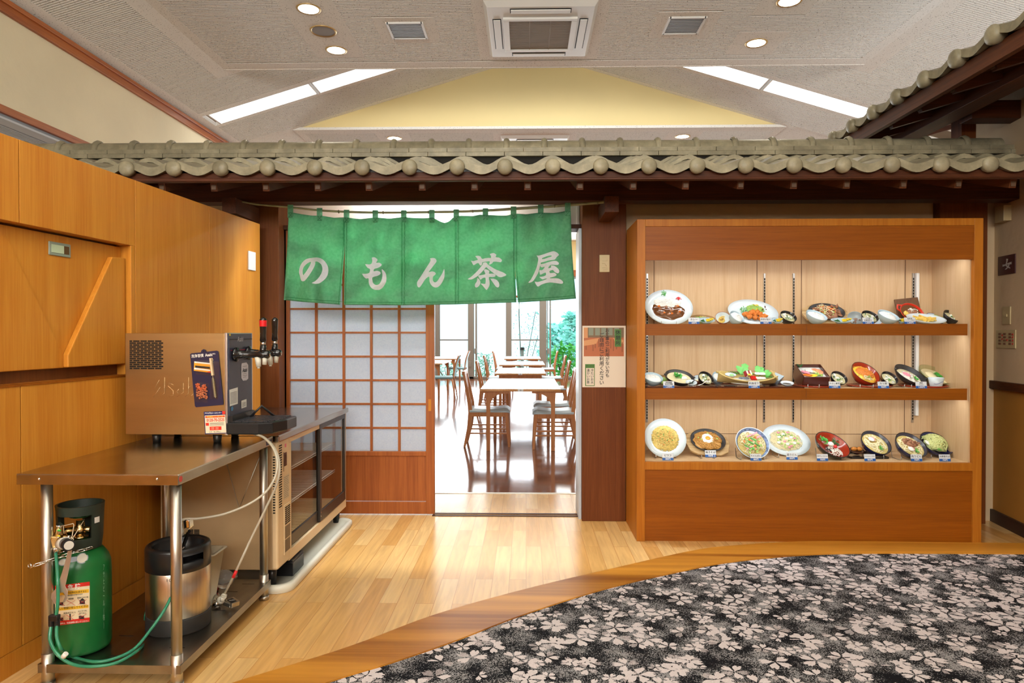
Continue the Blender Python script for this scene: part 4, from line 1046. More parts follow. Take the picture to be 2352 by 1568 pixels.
q.build('panel_lines', [blackm, pm('red_line', C(186, 44, 52), .4)], bd)
for x in (BX0 + .12, BX1 - .07):
    for y in (BY0 + .05, BY1 - .05):
        MB().cyl((x, y, .8005), (x, y, BZ0), .017, .022, 20).build('foot', blackp, bd)
# vent slots
q = MB(); vx0, vx1, vz0, vz1 = at(298, 848, 3.15).x, at(375, 848, 3.15).x, at(300, 848, 3.15).z, at(300, 781, 3.15).z
for r in range(15):
    z = vz1 - (r + .5) * (vz1 - vz0) / 15; w = (vx1 - vx0) / 4.6
    x = vx0 + (0 if r % 2 else -w * .5)
    while x < vx1 - .01:
        a, b = max(x, vx0), min(x + w * .86, vx1)
        if b - a > .008: q.box(a, b, BY0 - .0008, BY0 + .001, z - .0035, z + .0035)
        x += w
q.build('vent_slots', dark, bd)
q = MB(); p0 = at(400, 892, 3.1485)
mk = pm('embossed_line', C(226, 196, 150), .25, .8)
def emb(pts_): q.tube([at(x, y, 3.1488) for x, y in pts_], .0009, 5)
for pts_ in ([(366, 872), (356, 890), (368, 889), (352, 912)], [(378, 866), (378, 902), (368, 911)], [(399, 884), (389, 879), (386, 886), (398, 897), (398, 907), (388, 911)], [(411, 893), (406, 899), (409, 903)], [(421, 879), (421, 901), (406, 911)], [(433, 866), (433, 903), (425, 911)], [(434, 890), (437, 887)], [(437, 911), (444, 904)]): emb(pts_)
q.build('embossed_lettering', mk, bd)
# front stickers
def onF(y, z, o=.005): return Vector((BX1 + o, y, z))
def fpx(px, py): return atx(px, py, BX1 + .005)
q = MB(); 
def quadF(pts_, m, o=.0055): q.add([Vector((BX1 + o, p.y, p.z)) for p in (fpx(*a) for a in pts_)], [tuple(range(len(pts_)))], m=m)
FM = [WH, pm('pale_label', C(206, 204, 214), .4), pm('blue_emblem', C(60, 130, 180), .4), pm('yellow_dot', C(220, 190, 40), .4), pm('grey_ink', C(110, 108, 112), .6)]
quadF([(526.5, 895), (546, 889), (546, 927), (527.5, 933)], 0)
q2 = q; q = MB(); quadF([(555, 834), (566, 832), (570, 838), (570, 869), (566, 873), (558, 874), (554, 868), (554, 840)], 1)
q3 = q; q = MB(); quadF([(530.5, 936), (534, 932), (536, 938), (534, 943), (531, 943)], 2)
q.build('blue_emblem', FM, bd); q = MB(); quadF([(526, 766.5), (529, 766), (529, 771), (526, 771)], 3, .0065)
q.build('yellow_dot', FM, bd); q = q2
for i in range(9):
    y_ = 902 + i * 3; quadF([(528.5, y_), (544, y_ - 4), (544, y_ - 3), (528.5, y_ + 1)], 4, .006)
q.build('notice_sticker', FM, bd); q = MB(); quadF([(554, 920), (566, 916), (566, 934), (554, 938)], 0)
for i in range(4):
    y_ = 925 + i * 2.6; quadF([(556, y_), (564, y_ - 2.6), (564, y_ - 1.6), (556, y_ + 1)], 4, .006)
q.build('barcode_sticker', FM, bd); q = q3
for y_, a, b in ((841, 557, 567), (858, 557, 566), (862, 557, 567), (866, 558, 565)): quadF([(a, y_), (b, y_ - 1.5), (b, y_ - .6), (a, y_ + .9)], 4, .006)
q.build('oval_label', FM, bd)
q = MB(); c1 = fpx(561.5, 850)
q.text('Asahi', .030, lambda x, y: Vector((BX1 + .0065, c1.y + x * .85, c1.z + y)), bold=.02, shear=.3); q.build('label_lettering', BK, bd)
q = MB(); c1b = fpx(551, 779)
q.text('Asahi', .034, lambda x, y: Vector((BX1 + .0065, c1b.y + x * .9, c1b.z + y)), bold=.0, shear=.35); q.build('panel_lettering', pm('silver_ink', C(190, 188, 196), .3), bd)
# drip tray
q = MB(); tz0, tz1 = at(560, 992, 3.2).z, .905
dx = .205
poly = [(BX1, 3.135), (BX1 + .15, 3.135), (BX1 + .205, 3.17), (BX1 + .235, 3.28), (BX1 + .235, 3.42), (BX1, 3.44)]
q.prism(poly, lambda a, b, d_: Vector((a, b, d_)), .845, .900)
poly2 = [(a - (.008 if a > BX1 else -.004), b + (.008 if b < 3.3 else -.008)) for a, b in poly]
dt = q.build('drip_tray', blackp, bd, bevel=.006)
q = MB()
for k in range(9):
    y = 3.17 + k * .028; q.box(BX1 + .02, BX1 + .21 - (.03 if k < 2 else 0), y, y + .012, .900, .9045)
for k in range(6): q.box(BX1 + .02 + k * .034, BX1 + .026 + k * .034, 3.16, 3.42, .9, .9035)
q.build('drip_grille', pm('grille_black', (.03, .03, .035), .35), dt)
q = MB().tube([(BX1 + .03, 3.34, .902), (BX1 + .075, 3.37, .955), (BX1 + .13, 3.39, .902)], .006, 8); q.build('glass_rest', blackp, dt)
q = MB().box(BX1, BX1 + .02, 3.16, 3.42, .90, .93); q.build('tray_back', blackp, dt)
# taps: two
tapb = pm('gloss_black', (.008, .008, .009), .12, coat=.5)
for k, (y, red) in enumerate(((3.215, True), (3.365, False))):
    zt = 1.215 if k == 0 else 1.218
    tp = MB(); R90 = Matrix.Rotation(rad(90), 3, 'Y')
    x0 = BX1 + .004
    tp.lathe([(0, .0), (.030, .0), (.034, .008), (.034, .016), (.02, .02), (.017, .05), (.017, .055), (.015, .06), (.0165, .115), (.019, .12), (.019, .165), (.012, .172), (0, .173)], 22, (x0, y, zt), R90)
    tp.cyl((x0 + .14, y, zt), (x0 + .14, y, zt + .045), .017, .014, 18)
    tap = tp.build('tap', tapb, bd)
    MB().lathe([(0, .0105), (.026, .0105), (.0275, .0085)], 22, (x0 + .0065, y, zt), R90).build('tap_flange', chrome, tap)
    MB().cyl((x0 + .14, y, zt + .044), (x0 + .14, y, zt + .06), .0115, n=16).lathe([(0, .176), (.008, .174), (.012, .168)], 16, (x0, y, zt), R90).build('chrome_collar', chrome, tap)
    h0 = zt + .058
    hm = [0] * 8
    MB().lathe([(0, 0), (.012, 0), (.0155, .01), (.0135, .03), (.0155, .07), (.0165, .10), (.0165, .107), (.014, .112), (.006, .118), (0, .119)], 20, (x0 + .14, y, h0)).build('tap_handle', tapb, tap)
    if red: MB().lathe([(.0163, .075), (.0171, .085), (.0174, .104)], 20, (x0 + .14, y, h0)).build('red_band', pm('red_band', C(206, 28, 34), .35), tap, label='red band around the tap handle')
    q = MB()
    q.cyl((x0 + .115, y, zt - .012), (x0 + .118, y, zt - .058), .016, .011, 14).cyl((x0 + .118, y, zt - .056), (x0 + .118, y, zt - .066), .007, n=12)
    q.cyl((x0 + .148, y, zt - .012), (x0 + .146, y, zt - .048), .012, .010, 14)
    q.build('spout', pm('milky_plastic', C(206, 204, 190), .3) if 'milky_plastic' not in MT else MT['milky_plastic'], tap)
# call centre sticker: part of the dispenser; brush kit hangs on it: own thing
BYs = 3.1485
def qs(q, pts_, o, m): q.add([at(x, y, BYs - o) for x, y in pts_], [tuple(range(len(pts_)))[::-1]], m=m)
cs = thing('call_centre_sticker', 'navy edged sticker with red phone number on the lower corner of the dispenser side', 'sticker', at(496, 970, BYs))
q = MB()
qs(q, [(468, 945.5), (517, 943.5), (520.5, 995), (471, 997)], .0005, 0)
qs(q, [(470, 954), (517.5, 952), (520, 993.5), (472.5, 995)], .0009, 1)
qs(q, [(471.5, 955.5), (516, 953.6), (516.3, 957.6), (471.8, 959.6)], .0012, 2)
qs(q, [(510.5, 944), (517.3, 943.7), (517.6, 951), (510.8, 951.3)], .0012, 2)
qs(q, [(472.5, 971), (479.5, 970.7), (480, 977.3), (472.8, 977.5)], .0012, 2)
qs(q, [(481.5, 979.5), (508.5, 978.6), (508.9, 987), (481.9, 988)], .0012, 2)
for y in (971.2, 973.6, 976): qs(q, [(481.5, y), (514, y - 1.2), (514, y - .4), (481.5, y + .8)], .0012, 3)
for x in (486, 496): 
    for y in (981.5, 984.5): qs(q, [(x - 1, y), (x + 6, y - .2), (x + 6, y + .6), (x - 1, y + .8)], .0016, 1)
q.build('sticker_face', [pm('navy_ink', C(28, 26, 90), .4), pm('sticker_cream', C(228, 214, 186), .4), pm('sticker_red', C(216, 48, 32), .4), pm('sticker_ink', C(70, 66, 66), .5)], cs)
def tq(q, s_, px, py, sz, o=.0018, rot=-2.2, bold=.01, xs=1.0):
    c_ = at(px, py, BYs - o); k = 3.15 / F; ca, sa = math.cos(rad(-rot)), math.sin(rad(-rot))
    q.text(s_, sz * k, lambda x, y: c_ + Vector((x * xs * ca - y * sa, 0, x * xs * sa + y * ca)), bold=bold)
q = MB(); tq(q, '0120-70-2525', 495, 964.5, 9.6, xs=.77, bold=.02); q.build('phone_number', MT['sticker_red'], cs)
q = MB(); tq(q, 'アサヒ樽生コールセンター', 489.5, 948.5, 4.2, xs=.8, bold=.03); q.build('heading', WH, cs)
q = MB(); tq(q, '故障専用フリーダイヤル', 494, 956.8, 3.8, xs=.95, bold=.02); q.build('sub_heading', pm('sticker_yellow', C(246, 200, 60), .4), cs)
q = MB(); tq(q, 'ﾋｭﾏｹﾞ  TEL-6月No.3', 494, 991.5, 3.6, xs=.9); q.build('foot_note', BK, cs)
kit = thing('brush_kit_card', 'navy hanging card with cleaning brush and bag of orange sponge balls on the dispenser side', 'cleaning kit', at(474, 870, BYs))
q = MB()
poly = [(436.5, 813), (440, 811), (461, 809), (463, 804), (467.5, 801.5), (472, 803.5), (474, 807.5), (498, 805), (501.5, 807), (513.5, 926), (512, 929.5), (450, 935), (447.5, 932)]
q.prism([(a, b) for a, b in poly], lambda a, b, d_: at(a, b, BYs - d_), .001, .003)
q.build('card', pm('navy_card', C(40, 34, 62), .35), kit)
q = MB(); q.cyl(at(467.5, 806, BYs - .0032), at(467.5, 806, BYs - .0034), .003, n=10); q.build('hang_hole', dark, kit)
q = MB(); tq(q, '洗浄習慣', 453.5, 817.5, 8.2, .0036, 4.5 - 9, .02, .88); tq(q, 'Asahi', 479.5, 815, 9, .0036, -4.5, .03, .86); tq(q, '樽生', 491.7, 812.5, 3.2, .0036, -4.5)
q.build('lettering', pm('card_white', C(226, 222, 214), .5), kit)
q = MB()
def kq(pts_, o, m): qs(q, pts_, o, m)
kq([(446, 829.5), (482, 833.5), (483.5, 855.8), (445, 851)], .005, 0); kq([(446.5, 829.5), (482, 833.5), (482.3, 836.5), (446.7, 833)], .0052, 1); kq([(448, 839), (482, 842.3), (482.2, 847.2), (448.3, 844)], .0052, 2)
kq([(446, 844), (448.3, 844), (483, 849), (483.3, 852), (446, 848)], .0052, 1)
kq([(482, 852.5), (483.6, 852.7), (483.6, 855.8), (474, 854.8)], .0053, 3)
q.build('instruction_label', [pm('label_orange', C(236, 160, 40), .4), WH, BK, MT['sticker_red']], kit)
q = MB(); a, b = at(484, 822, BYs - .012), at(489, 862, BYs - .012)
q.bar(a, b, .015, .008); q.tube([at(484, 824, BYs - .018), at(488, 822.5, BYs - .018), at(489.5, 827, BYs - .018), at(486, 831, BYs - .018)], .001, 6, True)
q.build('brush_handle', creamp, kit, bevel=.002)
q = MB(); a, b = at(488.5, 863, BYs - .012), at(495, 914, BYs - .012)
q.tube([a, b], .0012, 6)
for k in range(26):
    p = a.lerp(b, .12 + .86 * k / 26); q.lathe([(.0012, 0), (.0075, .0007), (.0012, .0014)], 12, p)
q.build('bristles', pm('bristle', C(220, 206, 164), .7), kit)
film = glassm('clear_film', (.93, .92, .90), .09, .12)
q = MB()
for (cx_, cy_, w_, h_, r_) in ((463, 901, 31, 46, 0), (493, 890, 20, 54, 0), (477, 845, 54, 34, 0)):
    c0_ = at(cx_, cy_, BYs - .014); k = 3.15 / F; ww, hh = w_ * k / 2, h_ * k / 2; T_ = Matrix.Rotation(rad(5), 3, 'Y')
    q.sheet(6, 6, lambda u, v: c0_ + T_ @ Vector(((u * 2 - 1) * ww, -.004 * math.sin(math.pi * u) * math.sin(math.pi * v), (v * 2 - 1) * hh)))
q.build('blister_film', film, kit)
q = MB(); rr = random.Random(3)
for k in range(95):
    u, v = rr.uniform(-1, 1), rr.uniform(-1, 1)
    cx_ = 463.5 + u * 12 + v * 1.6; cy_ = 898 + v * 17
    q.blob(at(cx_, cy_, BYs - .005 - rr.uniform(0, .005)), (.0042,) * 3, k, 6, 4, .3, m=0 if v < -.1 else 1)
q.build('sponge_balls', [pm('orange_ball', C(206, 100, 62), .8), pm('pale_ball', C(196, 116, 82), .8)], kit)
# ================================================================ refrigerated showcase
FX0, FX1 = -1.86, -1.262; FY0, FY1 = 3.425, 4.745; FZ0, FZ1 = .115, .765
fr = thing('refrigerated_showcase', 'low beige refrigerated showcase with steel top and two glass doors', 'refrigerator', ((FX0 + FX1) / 2, (FY0 + FY1) / 2, 0))
MB().box(FX0, FX1 - .004, FY0, 3.60, FZ0, FZ1).build('side_housing', tanside, fr, bevel=.003)
q = MB().box(FX1 - .03, FX1 + .004, FY0 - .004, 3.595, FZ0, FZ1); q.build('grille_housing', creamp, fr, bevel=.01)
# case shell
q = MB().box(FX0, FX1, 3.60, FY1, FZ0 - .01, FZ0 + .045).box(FX1 - .03, FX1, FY1 - .022, FY1, FZ0 + .045, FZ1 - .03).box(FX0, FX0 + .03, FY1 - .022, FY1, FZ0 + .045, FZ1 - .03).box(FX0 + .02, FX1, 3.60, 3.635, FZ0 + .045, FZ1 - .03).box(FX0, FX1, 3.60, FY1, FZ1 - .03, FZ1).box(FX0, FX0 + .02, 3.6, 3.66, FZ0 + .045, FZ1 - .03)
q.build('cabinet', creamp, fr, bevel=.003)
MB().box(FX0 + .03, FX1 - .03, FY1 - .012, FY1 - .008, FZ0 + .04, FZ1 - .03).build('end_glass', glassf, fr)
MB().box(FX0 + .004, FX0 + .008, 3.66, FY1 - .022, FZ0 + .04, FZ1 - .03).build('back_glass', glassf, fr)
q = MB().box(FX0, FX1 + .018, FY0 - .02, FY1 + .004, .7655, .800)
q.build('worktop', steeltop, fr, bevel=.006)
for x in (FX0 + .05, FX1 - .05):
    for y in (FY0 + .06, FY1 - .07): MB().cyl((x, y, .012), (x, y, FZ0), .02, .026, 16).build('foot', blackp, fr)
# front grilles
q = MB(); xf = FX1 + .0045
for k in range(26):
    z = .742 - k * .0125; q.box(xf - .004, xf + .0005, 3.435 + .006, 3.482, z - .003, z + .003)
q.build('front_louvre_slots', dark, fr); q = MB()
for k in range(22):
    z = .69 - k * .0135; q.box(FX1 - .02, FX1 - .008, FY0 - .0045, FY0 - .0035, z - .0035, z + .0035)
q.build('side_louvre_slots', dark, fr)
q = MB().box(xf, xf + .006, 3.50, 3.590, .165, .425); gp = q.build('filter_frame', creamp, fr, bevel=.002)
q = MB()
for k in range(9): 
    z = .41 - k * .0105; q.box(xf + .0055, xf + .0068, 3.508, 3.543, z - .0032, z + .0032).box(xf + .0055, xf + .0068, 3.547, 3.583, z - .0032, z + .0032)
q.build('filter_slots', dark, gp)
q = MB()
for k in range(52):
    z = .312 - k * .0026
    if .243 < z < .249: continue
    q.box(xf + .0055, xf + .0066, 3.508, 3.583, z - .0008, z + .0008)
q.build('filter_mesh', pm('mesh_brown', C(120, 100, 76), .7), gp)
q = MB().box(xf, xf + .0015, 3.515, 3.55, .625, .695).box(xf, xf + .001, 3.505, 3.508, .60, .70); q.build('thermometer', pm('dark_display', C(50, 30, 34), .2), fr)
q = MB().box(xf, xf + .0006, 3.505, 3.588, .45, .575); rl = q.build('rating_label', pm('rating_paper', C(206, 190, 160), .5), fr)
q = MB()
for k in range(12): q.box(xf + .0006, xf + .001, 3.51, 3.583 - (k * 7 % 4) * .006, .565 - k * .0095, .5665 - k * .0095)
q.build('label_print', MT['sticker_ink'], rl)
q = MB().box(xf, xf + .001, 3.525, 3.545, .722, .74); q.build('pink_sticker', pm('pink_mark', C(222, 110, 140), .5), fr, label='small pink sticker')
# doors
darkf = pm('bronze_frame', C(72, 66, 62), .35, .5)
for k, (ya, yb, xo) in enumerate(((3.64, 4.19, -.012), (4.135, 4.72, .004))):
    x1 = FX1 + xo; z0, z1 = FZ0 + .05, FZ1 - .004
    q = MB(); fw_ = .032
    for (a, b, c_, d_) in ((ya, ya + fw_, z0, z1), (yb - fw_, yb, z0, z1), (ya + fw_, yb - fw_, z0, z0 + .062), (ya + fw_, yb - fw_, z1 - .03, z1)): q.box(x1 - .016, x1, a, b, c_, d_)
    dd = q.build('door', darkf, fr, bevel=.002)
    MB().box(x1 - .009, x1 - .007, ya + fw_, yb - fw_, z0 + .06, z1 - .03).build('pane', glassf, dd)
    if k: MB().cyl((x1, ya + .016, z0 + .03), (x1 + .002, ya + .016, z0 + .03), .004, n=10).cyl((x1, ya + .016, z0 + .055), (x1 + .002, ya + .016, z0 + .055), .004, n=10).build('rivets', chrome, dd)
q = MB()
for zz in (.56, .37):
    for k in range(44): q.tube([(FX0 + .03, 3.65 + k * .0242, zz), (FX1 - .07, 3.65 + k * .0242, zz)], .0016, 4, caps=False)
    q.tube([(FX1 - .07, 3.65, zz), (FX1 - .07, 4.71, zz)], .004, 6); q.tube([(FX1 - .07, 3.65, zz - .012), (FX1 - .07, 4.71, zz - .012)], .003, 6)
q.build('wire_shelves', whitep, fr)
q = MB()
for k in range(30): q.box(FX0 + .03, FX1 - .03, 3.66 + k * .035, 3.672 + k * .035, FZ0 + .045, FZ0 + .062)
q.build('floor_slats', creamp, fr)
# rear vents on the near side
q = MB()
for k in range(9):
    z = at(440, 1217 + k * 3.4, FY0).z
    for a, b in ((434, 444), (446, 458)): q.box(at(a, 1230, FY0).x, at(b, 1230, FY0).x, FY0 - .001, FY0 + .001, z - .0028, z + .0028)
for k in range(2): q.box(at(571, 1020, FY0).x, at(603, 1020, FY0).x, FY0 - .001, FY0 + .001, .725 + k * .013, .731 + k * .013)
q.build('side_vents', dark, fr)
# drip pan under the showcase
q = MB()
def rr_pts(x0, x1, y0, y1, r, n_=8):
    P_ = []
    for cx_, cy_, a0 in ((x1 - r, y0 + r, -90), (x1 - r, y1 - r, 0), (x0 + r, y1 - r, 90), (x0 + r, y0 + r, 180)):
        for k in range(n_ + 1): a = rad(a0 + 90 * k / n_); P_.append((cx_ + r * math.cos(a), cy_ + r * math.sin(a)))
    return P_
OUT = rr_pts(-1.86, -1.19, 3.40, 4.70, .08)
rings = []
for ins, z in ((.004, .001), (0, .012), (0, .034), (.008, .042), (.022, .042), (.03, .034), (.034, .014)):
    rings.append([Vector((x - (ins if x > -1.5 else -ins), y - (ins if y > 4 else -ins), z)) for x, y in OUT])
n_ = len(OUT); vsv = [p for r_ in rings for p in r_]
fs = [(i * n_ + k, i * n_ + (k + 1) % n_, (i + 1) * n_ + (k + 1) % n_, (i + 1) * n_ + k) for i in range(len(rings) - 1) for k in range(n_)]
fs.append([(len(rings) - 1) * n_ + k for k in range(n_)])
q.add(vsv, fs, True); pn = q.build('drip_pan', pm('milky_white', C(222, 220, 206), .3)); tagp(pn, 'white rounded plastic pan on the floor under the showcase', 'drip pan')
q = MB().box(-1.36, -1.25, 3.62, 3.80, .016, .10).box(-1.355, -1.245, 3.61, 3.79, .085, .092); bx = q.build('black_box', blackp, bevel=.004); tagp(bx, 'small black box in the white pan under the showcase', 'box')
# ================================================================ gas cylinder
GX, GY = at(182, 1400, 2.60).x, 2.61
gz = .0905
gcy = thing('gas_cylinder', 'green gas cylinder with collar guard and warning label on the lower table shelf', 'gas cylinder', (GX, GY, gz))
grn = pm('cylinder_green', C(20, 98, 46), .32, 0, .22, 7, bmp=.05, bs_=30)
gr_ = .105
MB().lathe([(0, .004), (.085, .002), (.100, .008), (gr_, .02), (gr_, .30), (.103, .335), (.095, .36), (.078, .385), (.055, .40), (.036, .408), (.034, .425), (0, .425)], 48, (GX, GY, gz)).build('body', grn, gcy)
# guard
dg_ = pm('guard_green', C(38, 50, 42), .45)
def gpt(a, r, z): return Vector((GX + r * math.cos(a), GY + r * math.sin(a), gz + z))
zg0, zg1 = .395, .565
q = MB()
def ring(zlo, zhi, r0, r1, a0=0, a1=360, n__=36):
    for (ra, rb) in ((0, 0), (.008, .008)):
        q.sheet(n__, 3, lambda u, v: gpt(rad(a0 + (a1 - a0) * u), r0 + (r1 - r0) * v - ra, zlo + (zhi - zlo) * v))
    q.sheet(n__, 1, lambda u, v: gpt(rad(a0 + (a1 - a0) * u), r1 - .008 * v, zhi)); q.sheet(n__, 1, lambda u, v: gpt(rad(a0 + (a1 - a0) * u), r0 - .008 * v, zlo))
    if a1 - a0 < 359:
        for a in (a0, a1): q.add([gpt(rad(a), r0, zlo), gpt(rad(a), r0 - .008, zlo), gpt(rad(a), r1 - .008, zhi), gpt(rad(a), r1, zhi)], [(0, 1, 2, 3), (3, 2, 1, 0)])
ring(zg0, zg0 + .045, .072, .077); ring(zg1 - .035, zg1, .080, .083)
for a0, a1 in ((-28, 38), (172, 238), (80, 118)): ring(zg0 + .04, zg1 - .03, .0765, .0805, a0, a1, 10)
gd = q.build('collar_guard', dg_, gcy)
q = MB(); q.sheet(4, 1, lambda u, v: gpt(rad(-22 + 16 * u), .0800 + .0015, .495 + .022 * v)); q.build('guard_label', WH, gd)
# valve
q = MB().cyl((GX, GY, gz + .42), (GX, GY, gz + .50), .017, .015).cyl((GX, GY, gz + .43), (GX, GY, gz + .44), .03, .026).lathe([(.024, .45), (.026, .455), (.026, .468), (.024, .472)], 6, (GX, GY, gz))
q.cyl((GX, GY, gz + .465), (GX + .05, GY - .01, gz + .465), .012).cyl((GX, GY, gz + .465), (GX - .06, GY - .045, gz + .46), .014)
vv = q.build('valve', brass, gcy)
q = MB()
for k in range(6):
    a = rad(60 * k); q.blob((GX + .03 * math.cos(a), GY + .03 * math.sin(a), gz + .522), (.014, .014, .009), 1, 10, 6, 0)
q.lathe([(0, .512), (.03, .512), (.033, .52), (.03, .53), (.012, .534), (0, .534)], 24, (GX, GY, gz)); q.build('hand_wheel', pm('wheel_green', C(10, 84, 48), .35), vv)
# warning label wrapped on the cylinder
def cylmap(px, py, o=.0008):
    """pixel -> point on the cylinder side"""
    d = ray(px, py); ox, oy = -GX, -GY
    r_ = gr_ + o; a = d.x * d.x + d.y * d.y; b = 2 * (d.x * (0 - GX) + d.y * (0 - GY)); c_ = GX * GX + GY * GY - r_ * r_
    disc = max(b * b - 4 * a * c_, 0); k = (-b - math.sqrt(disc)) / (2 * a)
    return Vector((d.x * k, d.y * k, CAMZ + d.z * k))
lab = []
q = MB()
def wq(x0, y0, x1, y1, o, m, n__=10, sk=.0): q.sheet(n__, 2, lambda u, v: cylmap(x0 + (x1 - x0) * u, y0 + (y1 - y0) * v - sk * (u * (x1 - x0)), o), m=m)
wq(126, 1345, 206, 1436, .0006, 0, sk=.12); wq(126, 1345, 206, 1354, .0012, 1, sk=.12); wq(126, 1427, 206, 1437, .0012, 1, sk=.12)
wq(127, 1360, 204, 1368, .0012, 2, sk=.1); wq(127, 1396, 203, 1403, .0012, 2, sk=.1)
wb_ = q.build('warning_label', [pm('label_cream', C(222, 206, 172), .45), pm('label_red', C(196, 38, 26), .45), pm('label_yellow', C(222, 172, 34), .45)], gcy)
q = MB()
def ct(s_, px, py, sz, m, bold=.01, xs=1.0, o=.0020): q.text(s_, sz, lambda x, y: cylmap(px + x * xs, py - y - x * .1, o), m=m, bold=bold)
ct('危 険', 170, 1348, 13, 1, .02); ct('ボンベ以外に使用すると', 172, 1360, 5, 0); ct('破裂の恐れがあります', 170, 1366, 4, 0); ct('正しい取扱いをしてください', 166, 1395, 5.6, 0); ct('家庭での使用', 190, 1372, 4.2, 0); ct('美容室', 163, 1375, 4.2, 0)
ct('高温(40℃以上)', 160, 1407, 4.2, 0); ct('火にガスを', 189, 1403, 4.2, 0); ct('使用時は、取扱説明に従ってください', 168, 1429, 4.2, 1)
ct('当てない', 190, 1408, 4.2, 0)
for (x, y) in ((139, 1385), (163, 1384), (189, 1382), (139, 1419), (161, 1417), (189, 1415)):
    for a in (-1, 1):
        for k in range(4):
            t0, t1 = k / 4 * 2 - 1, (k + 1) / 4 * 2 - 1
            q.bar(cylmap(x + 10 * t0, y + a * 6 * t0, .0022), cylmap(x + 10 * t1, y + a * 6 * t1, .0022), .0016, .0005, m=2)
for (x, y) in ((189, 1382), (187, 1416), (139, 1385), (139, 1420)):
    q.sheet(4, 2, lambda u, v: cylmap(x - 6 + 12 * u, y - 2 + 7 * v, .0016), m=0)
q.add([cylmap(181, 1380, .0016), cylmap(197, 1379, .0016), cylmap(189, 1373, .0016)], [(0, 1, 2)], m=0)
q.sheet(2, 2, lambda u, v: cylmap(159.5 + 3 * u, 1409 + 15 * v, .0016), m=0)
q.build('label_print', [BK, WH, pm('cross_red', C(200, 40, 36), .5)], gcy)
q = MB(); 
for i, ch in enumerate('アサヒビール(株)'):
    q.text(ch, 16, lambda x, y: cylmap(238.5 + x * .28, 1303 + i * 16.5 - y, .001), bold=.0)
q.build('side_lettering', pm('faded_white', C(150, 190, 160), .6), gcy)
q = MB()
def shp(px, py):   # shoulder point on a sphere-ish shoulder
    d = ray(px, py); c_ = Vector((GX, GY, gz + .30)); o_ = Vector((0, 0, CAMZ)); L_ = o_ - c_; S_ = Vector((1 / .107, 1 / .107, 1 / .118))
    dl = Vector([d[i] * S_[i] for i in range(3)]); ll = Vector([L_[i] * S_[i] for i in range(3)])
    a = dl.dot(dl); b = 2 * dl.dot(ll); c2 = ll.dot(ll) - 1; ds = max(b * b - 4 * a * c2, 0); return o_ + d * ((-b - math.sqrt(ds)) / (2 * a))
def ellp(cx_, cy_, rx_, ry_, off, m):
    P_ = [shp(cx_ + rx_ * math.cos(k * .3927), cy_ + ry_ * math.sin(k * .3927) - .18 * rx_ * math.cos(k * .3927)) for k in range(16)]
    P_ = [p + (Vector((0, -1, .6)).normalized() * off) for p in P_]; q.add([shp(cx_, cy_) + Vector((0, -1, .6)).normalized() * off] + P_, [(0, (k + 1) % 16 + 1, k + 1) for k in range(16)], True, m)
ellp(190, 1282, 14, 12.5, .003, 0); ellp(146, 1291, 11, 8.5, .003, 0); ellp(168, 1285, 18, 6, .0028, 0); ellp(190, 1282, 12, 10.5, .0036, 1); ellp(146, 1291, 9, 6.5, .0036, 1)
q.build('shoulder_sticker', [pm('sticker_blue_grey', C(150, 160, 170), .4), pm('sticker_pale', C(214, 210, 196), .4)], gcy)
# regulator
RGc = at(140, 1245, 2.50)
rg = thing('gas_regulator', 'brass gas regulator with round black dial fixed to the green cylinder valve', 'regulator', RGc)
q = MB(); q.cbox(at(131, 1243, 2.52), (.045, .045, .055), Euler((.2, .3, .5)).to_matrix()); q.cyl(at(150, 1238, 2.52), (GX - .05, GY - .04, gz + .46), .014).cyl(at(136, 1228, 2.52), at(137, 1206, 2.52), .016, .010)
q.build('brass_body', brass, rg, bevel=.004)
q = MB().cyl(at(137, 1212, 2.52), at(137.5, 1203, 2.515), .010, .013).cyl(at(135, 1255, 2.50), at(128, 1268, 2.50), .008).blob(at(158, 1232, 2.50), (.006,) * 3, 2, 8, 6, 0).blob(at(140, 1238, 2.49), (.005,) * 3, 3, 8, 6, 0)
for k in range(7): q.blob(at(134 + 5 * k, 1236 + (k * 7) % 11 - 2, 2.492), (.0045,) * 3, k, 8, 6, 0)
q.build('chrome_fittings', chrome, rg)
q = MB().cyl(at(141, 1249, 2.50), at(150, 1246, 2.455), .021, .021, 24); q.build('dial_ring', pm('dial_white', C(200, 196, 186), .4), rg)
q = MB().cyl(at(149, 1247, 2.46), at(158, 1252, 2.42), .020, .020, 24); q.build('dial_knob', blackp, rg)
q = MB().cyl(at(158, 1252, 2.42), at(158.5, 1252.3, 2.418), .0155, .0155, 24); q.build('dial_face', MT['dial_white'], rg)
q = MB(); q.blob(at(136, 1218, 2.505), (.008, .004, .004), 1, 8, 6, 0, m=0).blob(at(135, 1231, 2.495), (.007, .003, .004), 1, 8, 6, 0, m=1); q.build('marker_tags', [pm('tag_green', C(60, 170, 70), .4), pm('tag_yellow', C(216, 190, 40), .4)], rg)
q = MB().cyl(at(127, 1256, 2.50), at(127, 1266, 2.50), .008); q.build('hose_nut', steel, rg)
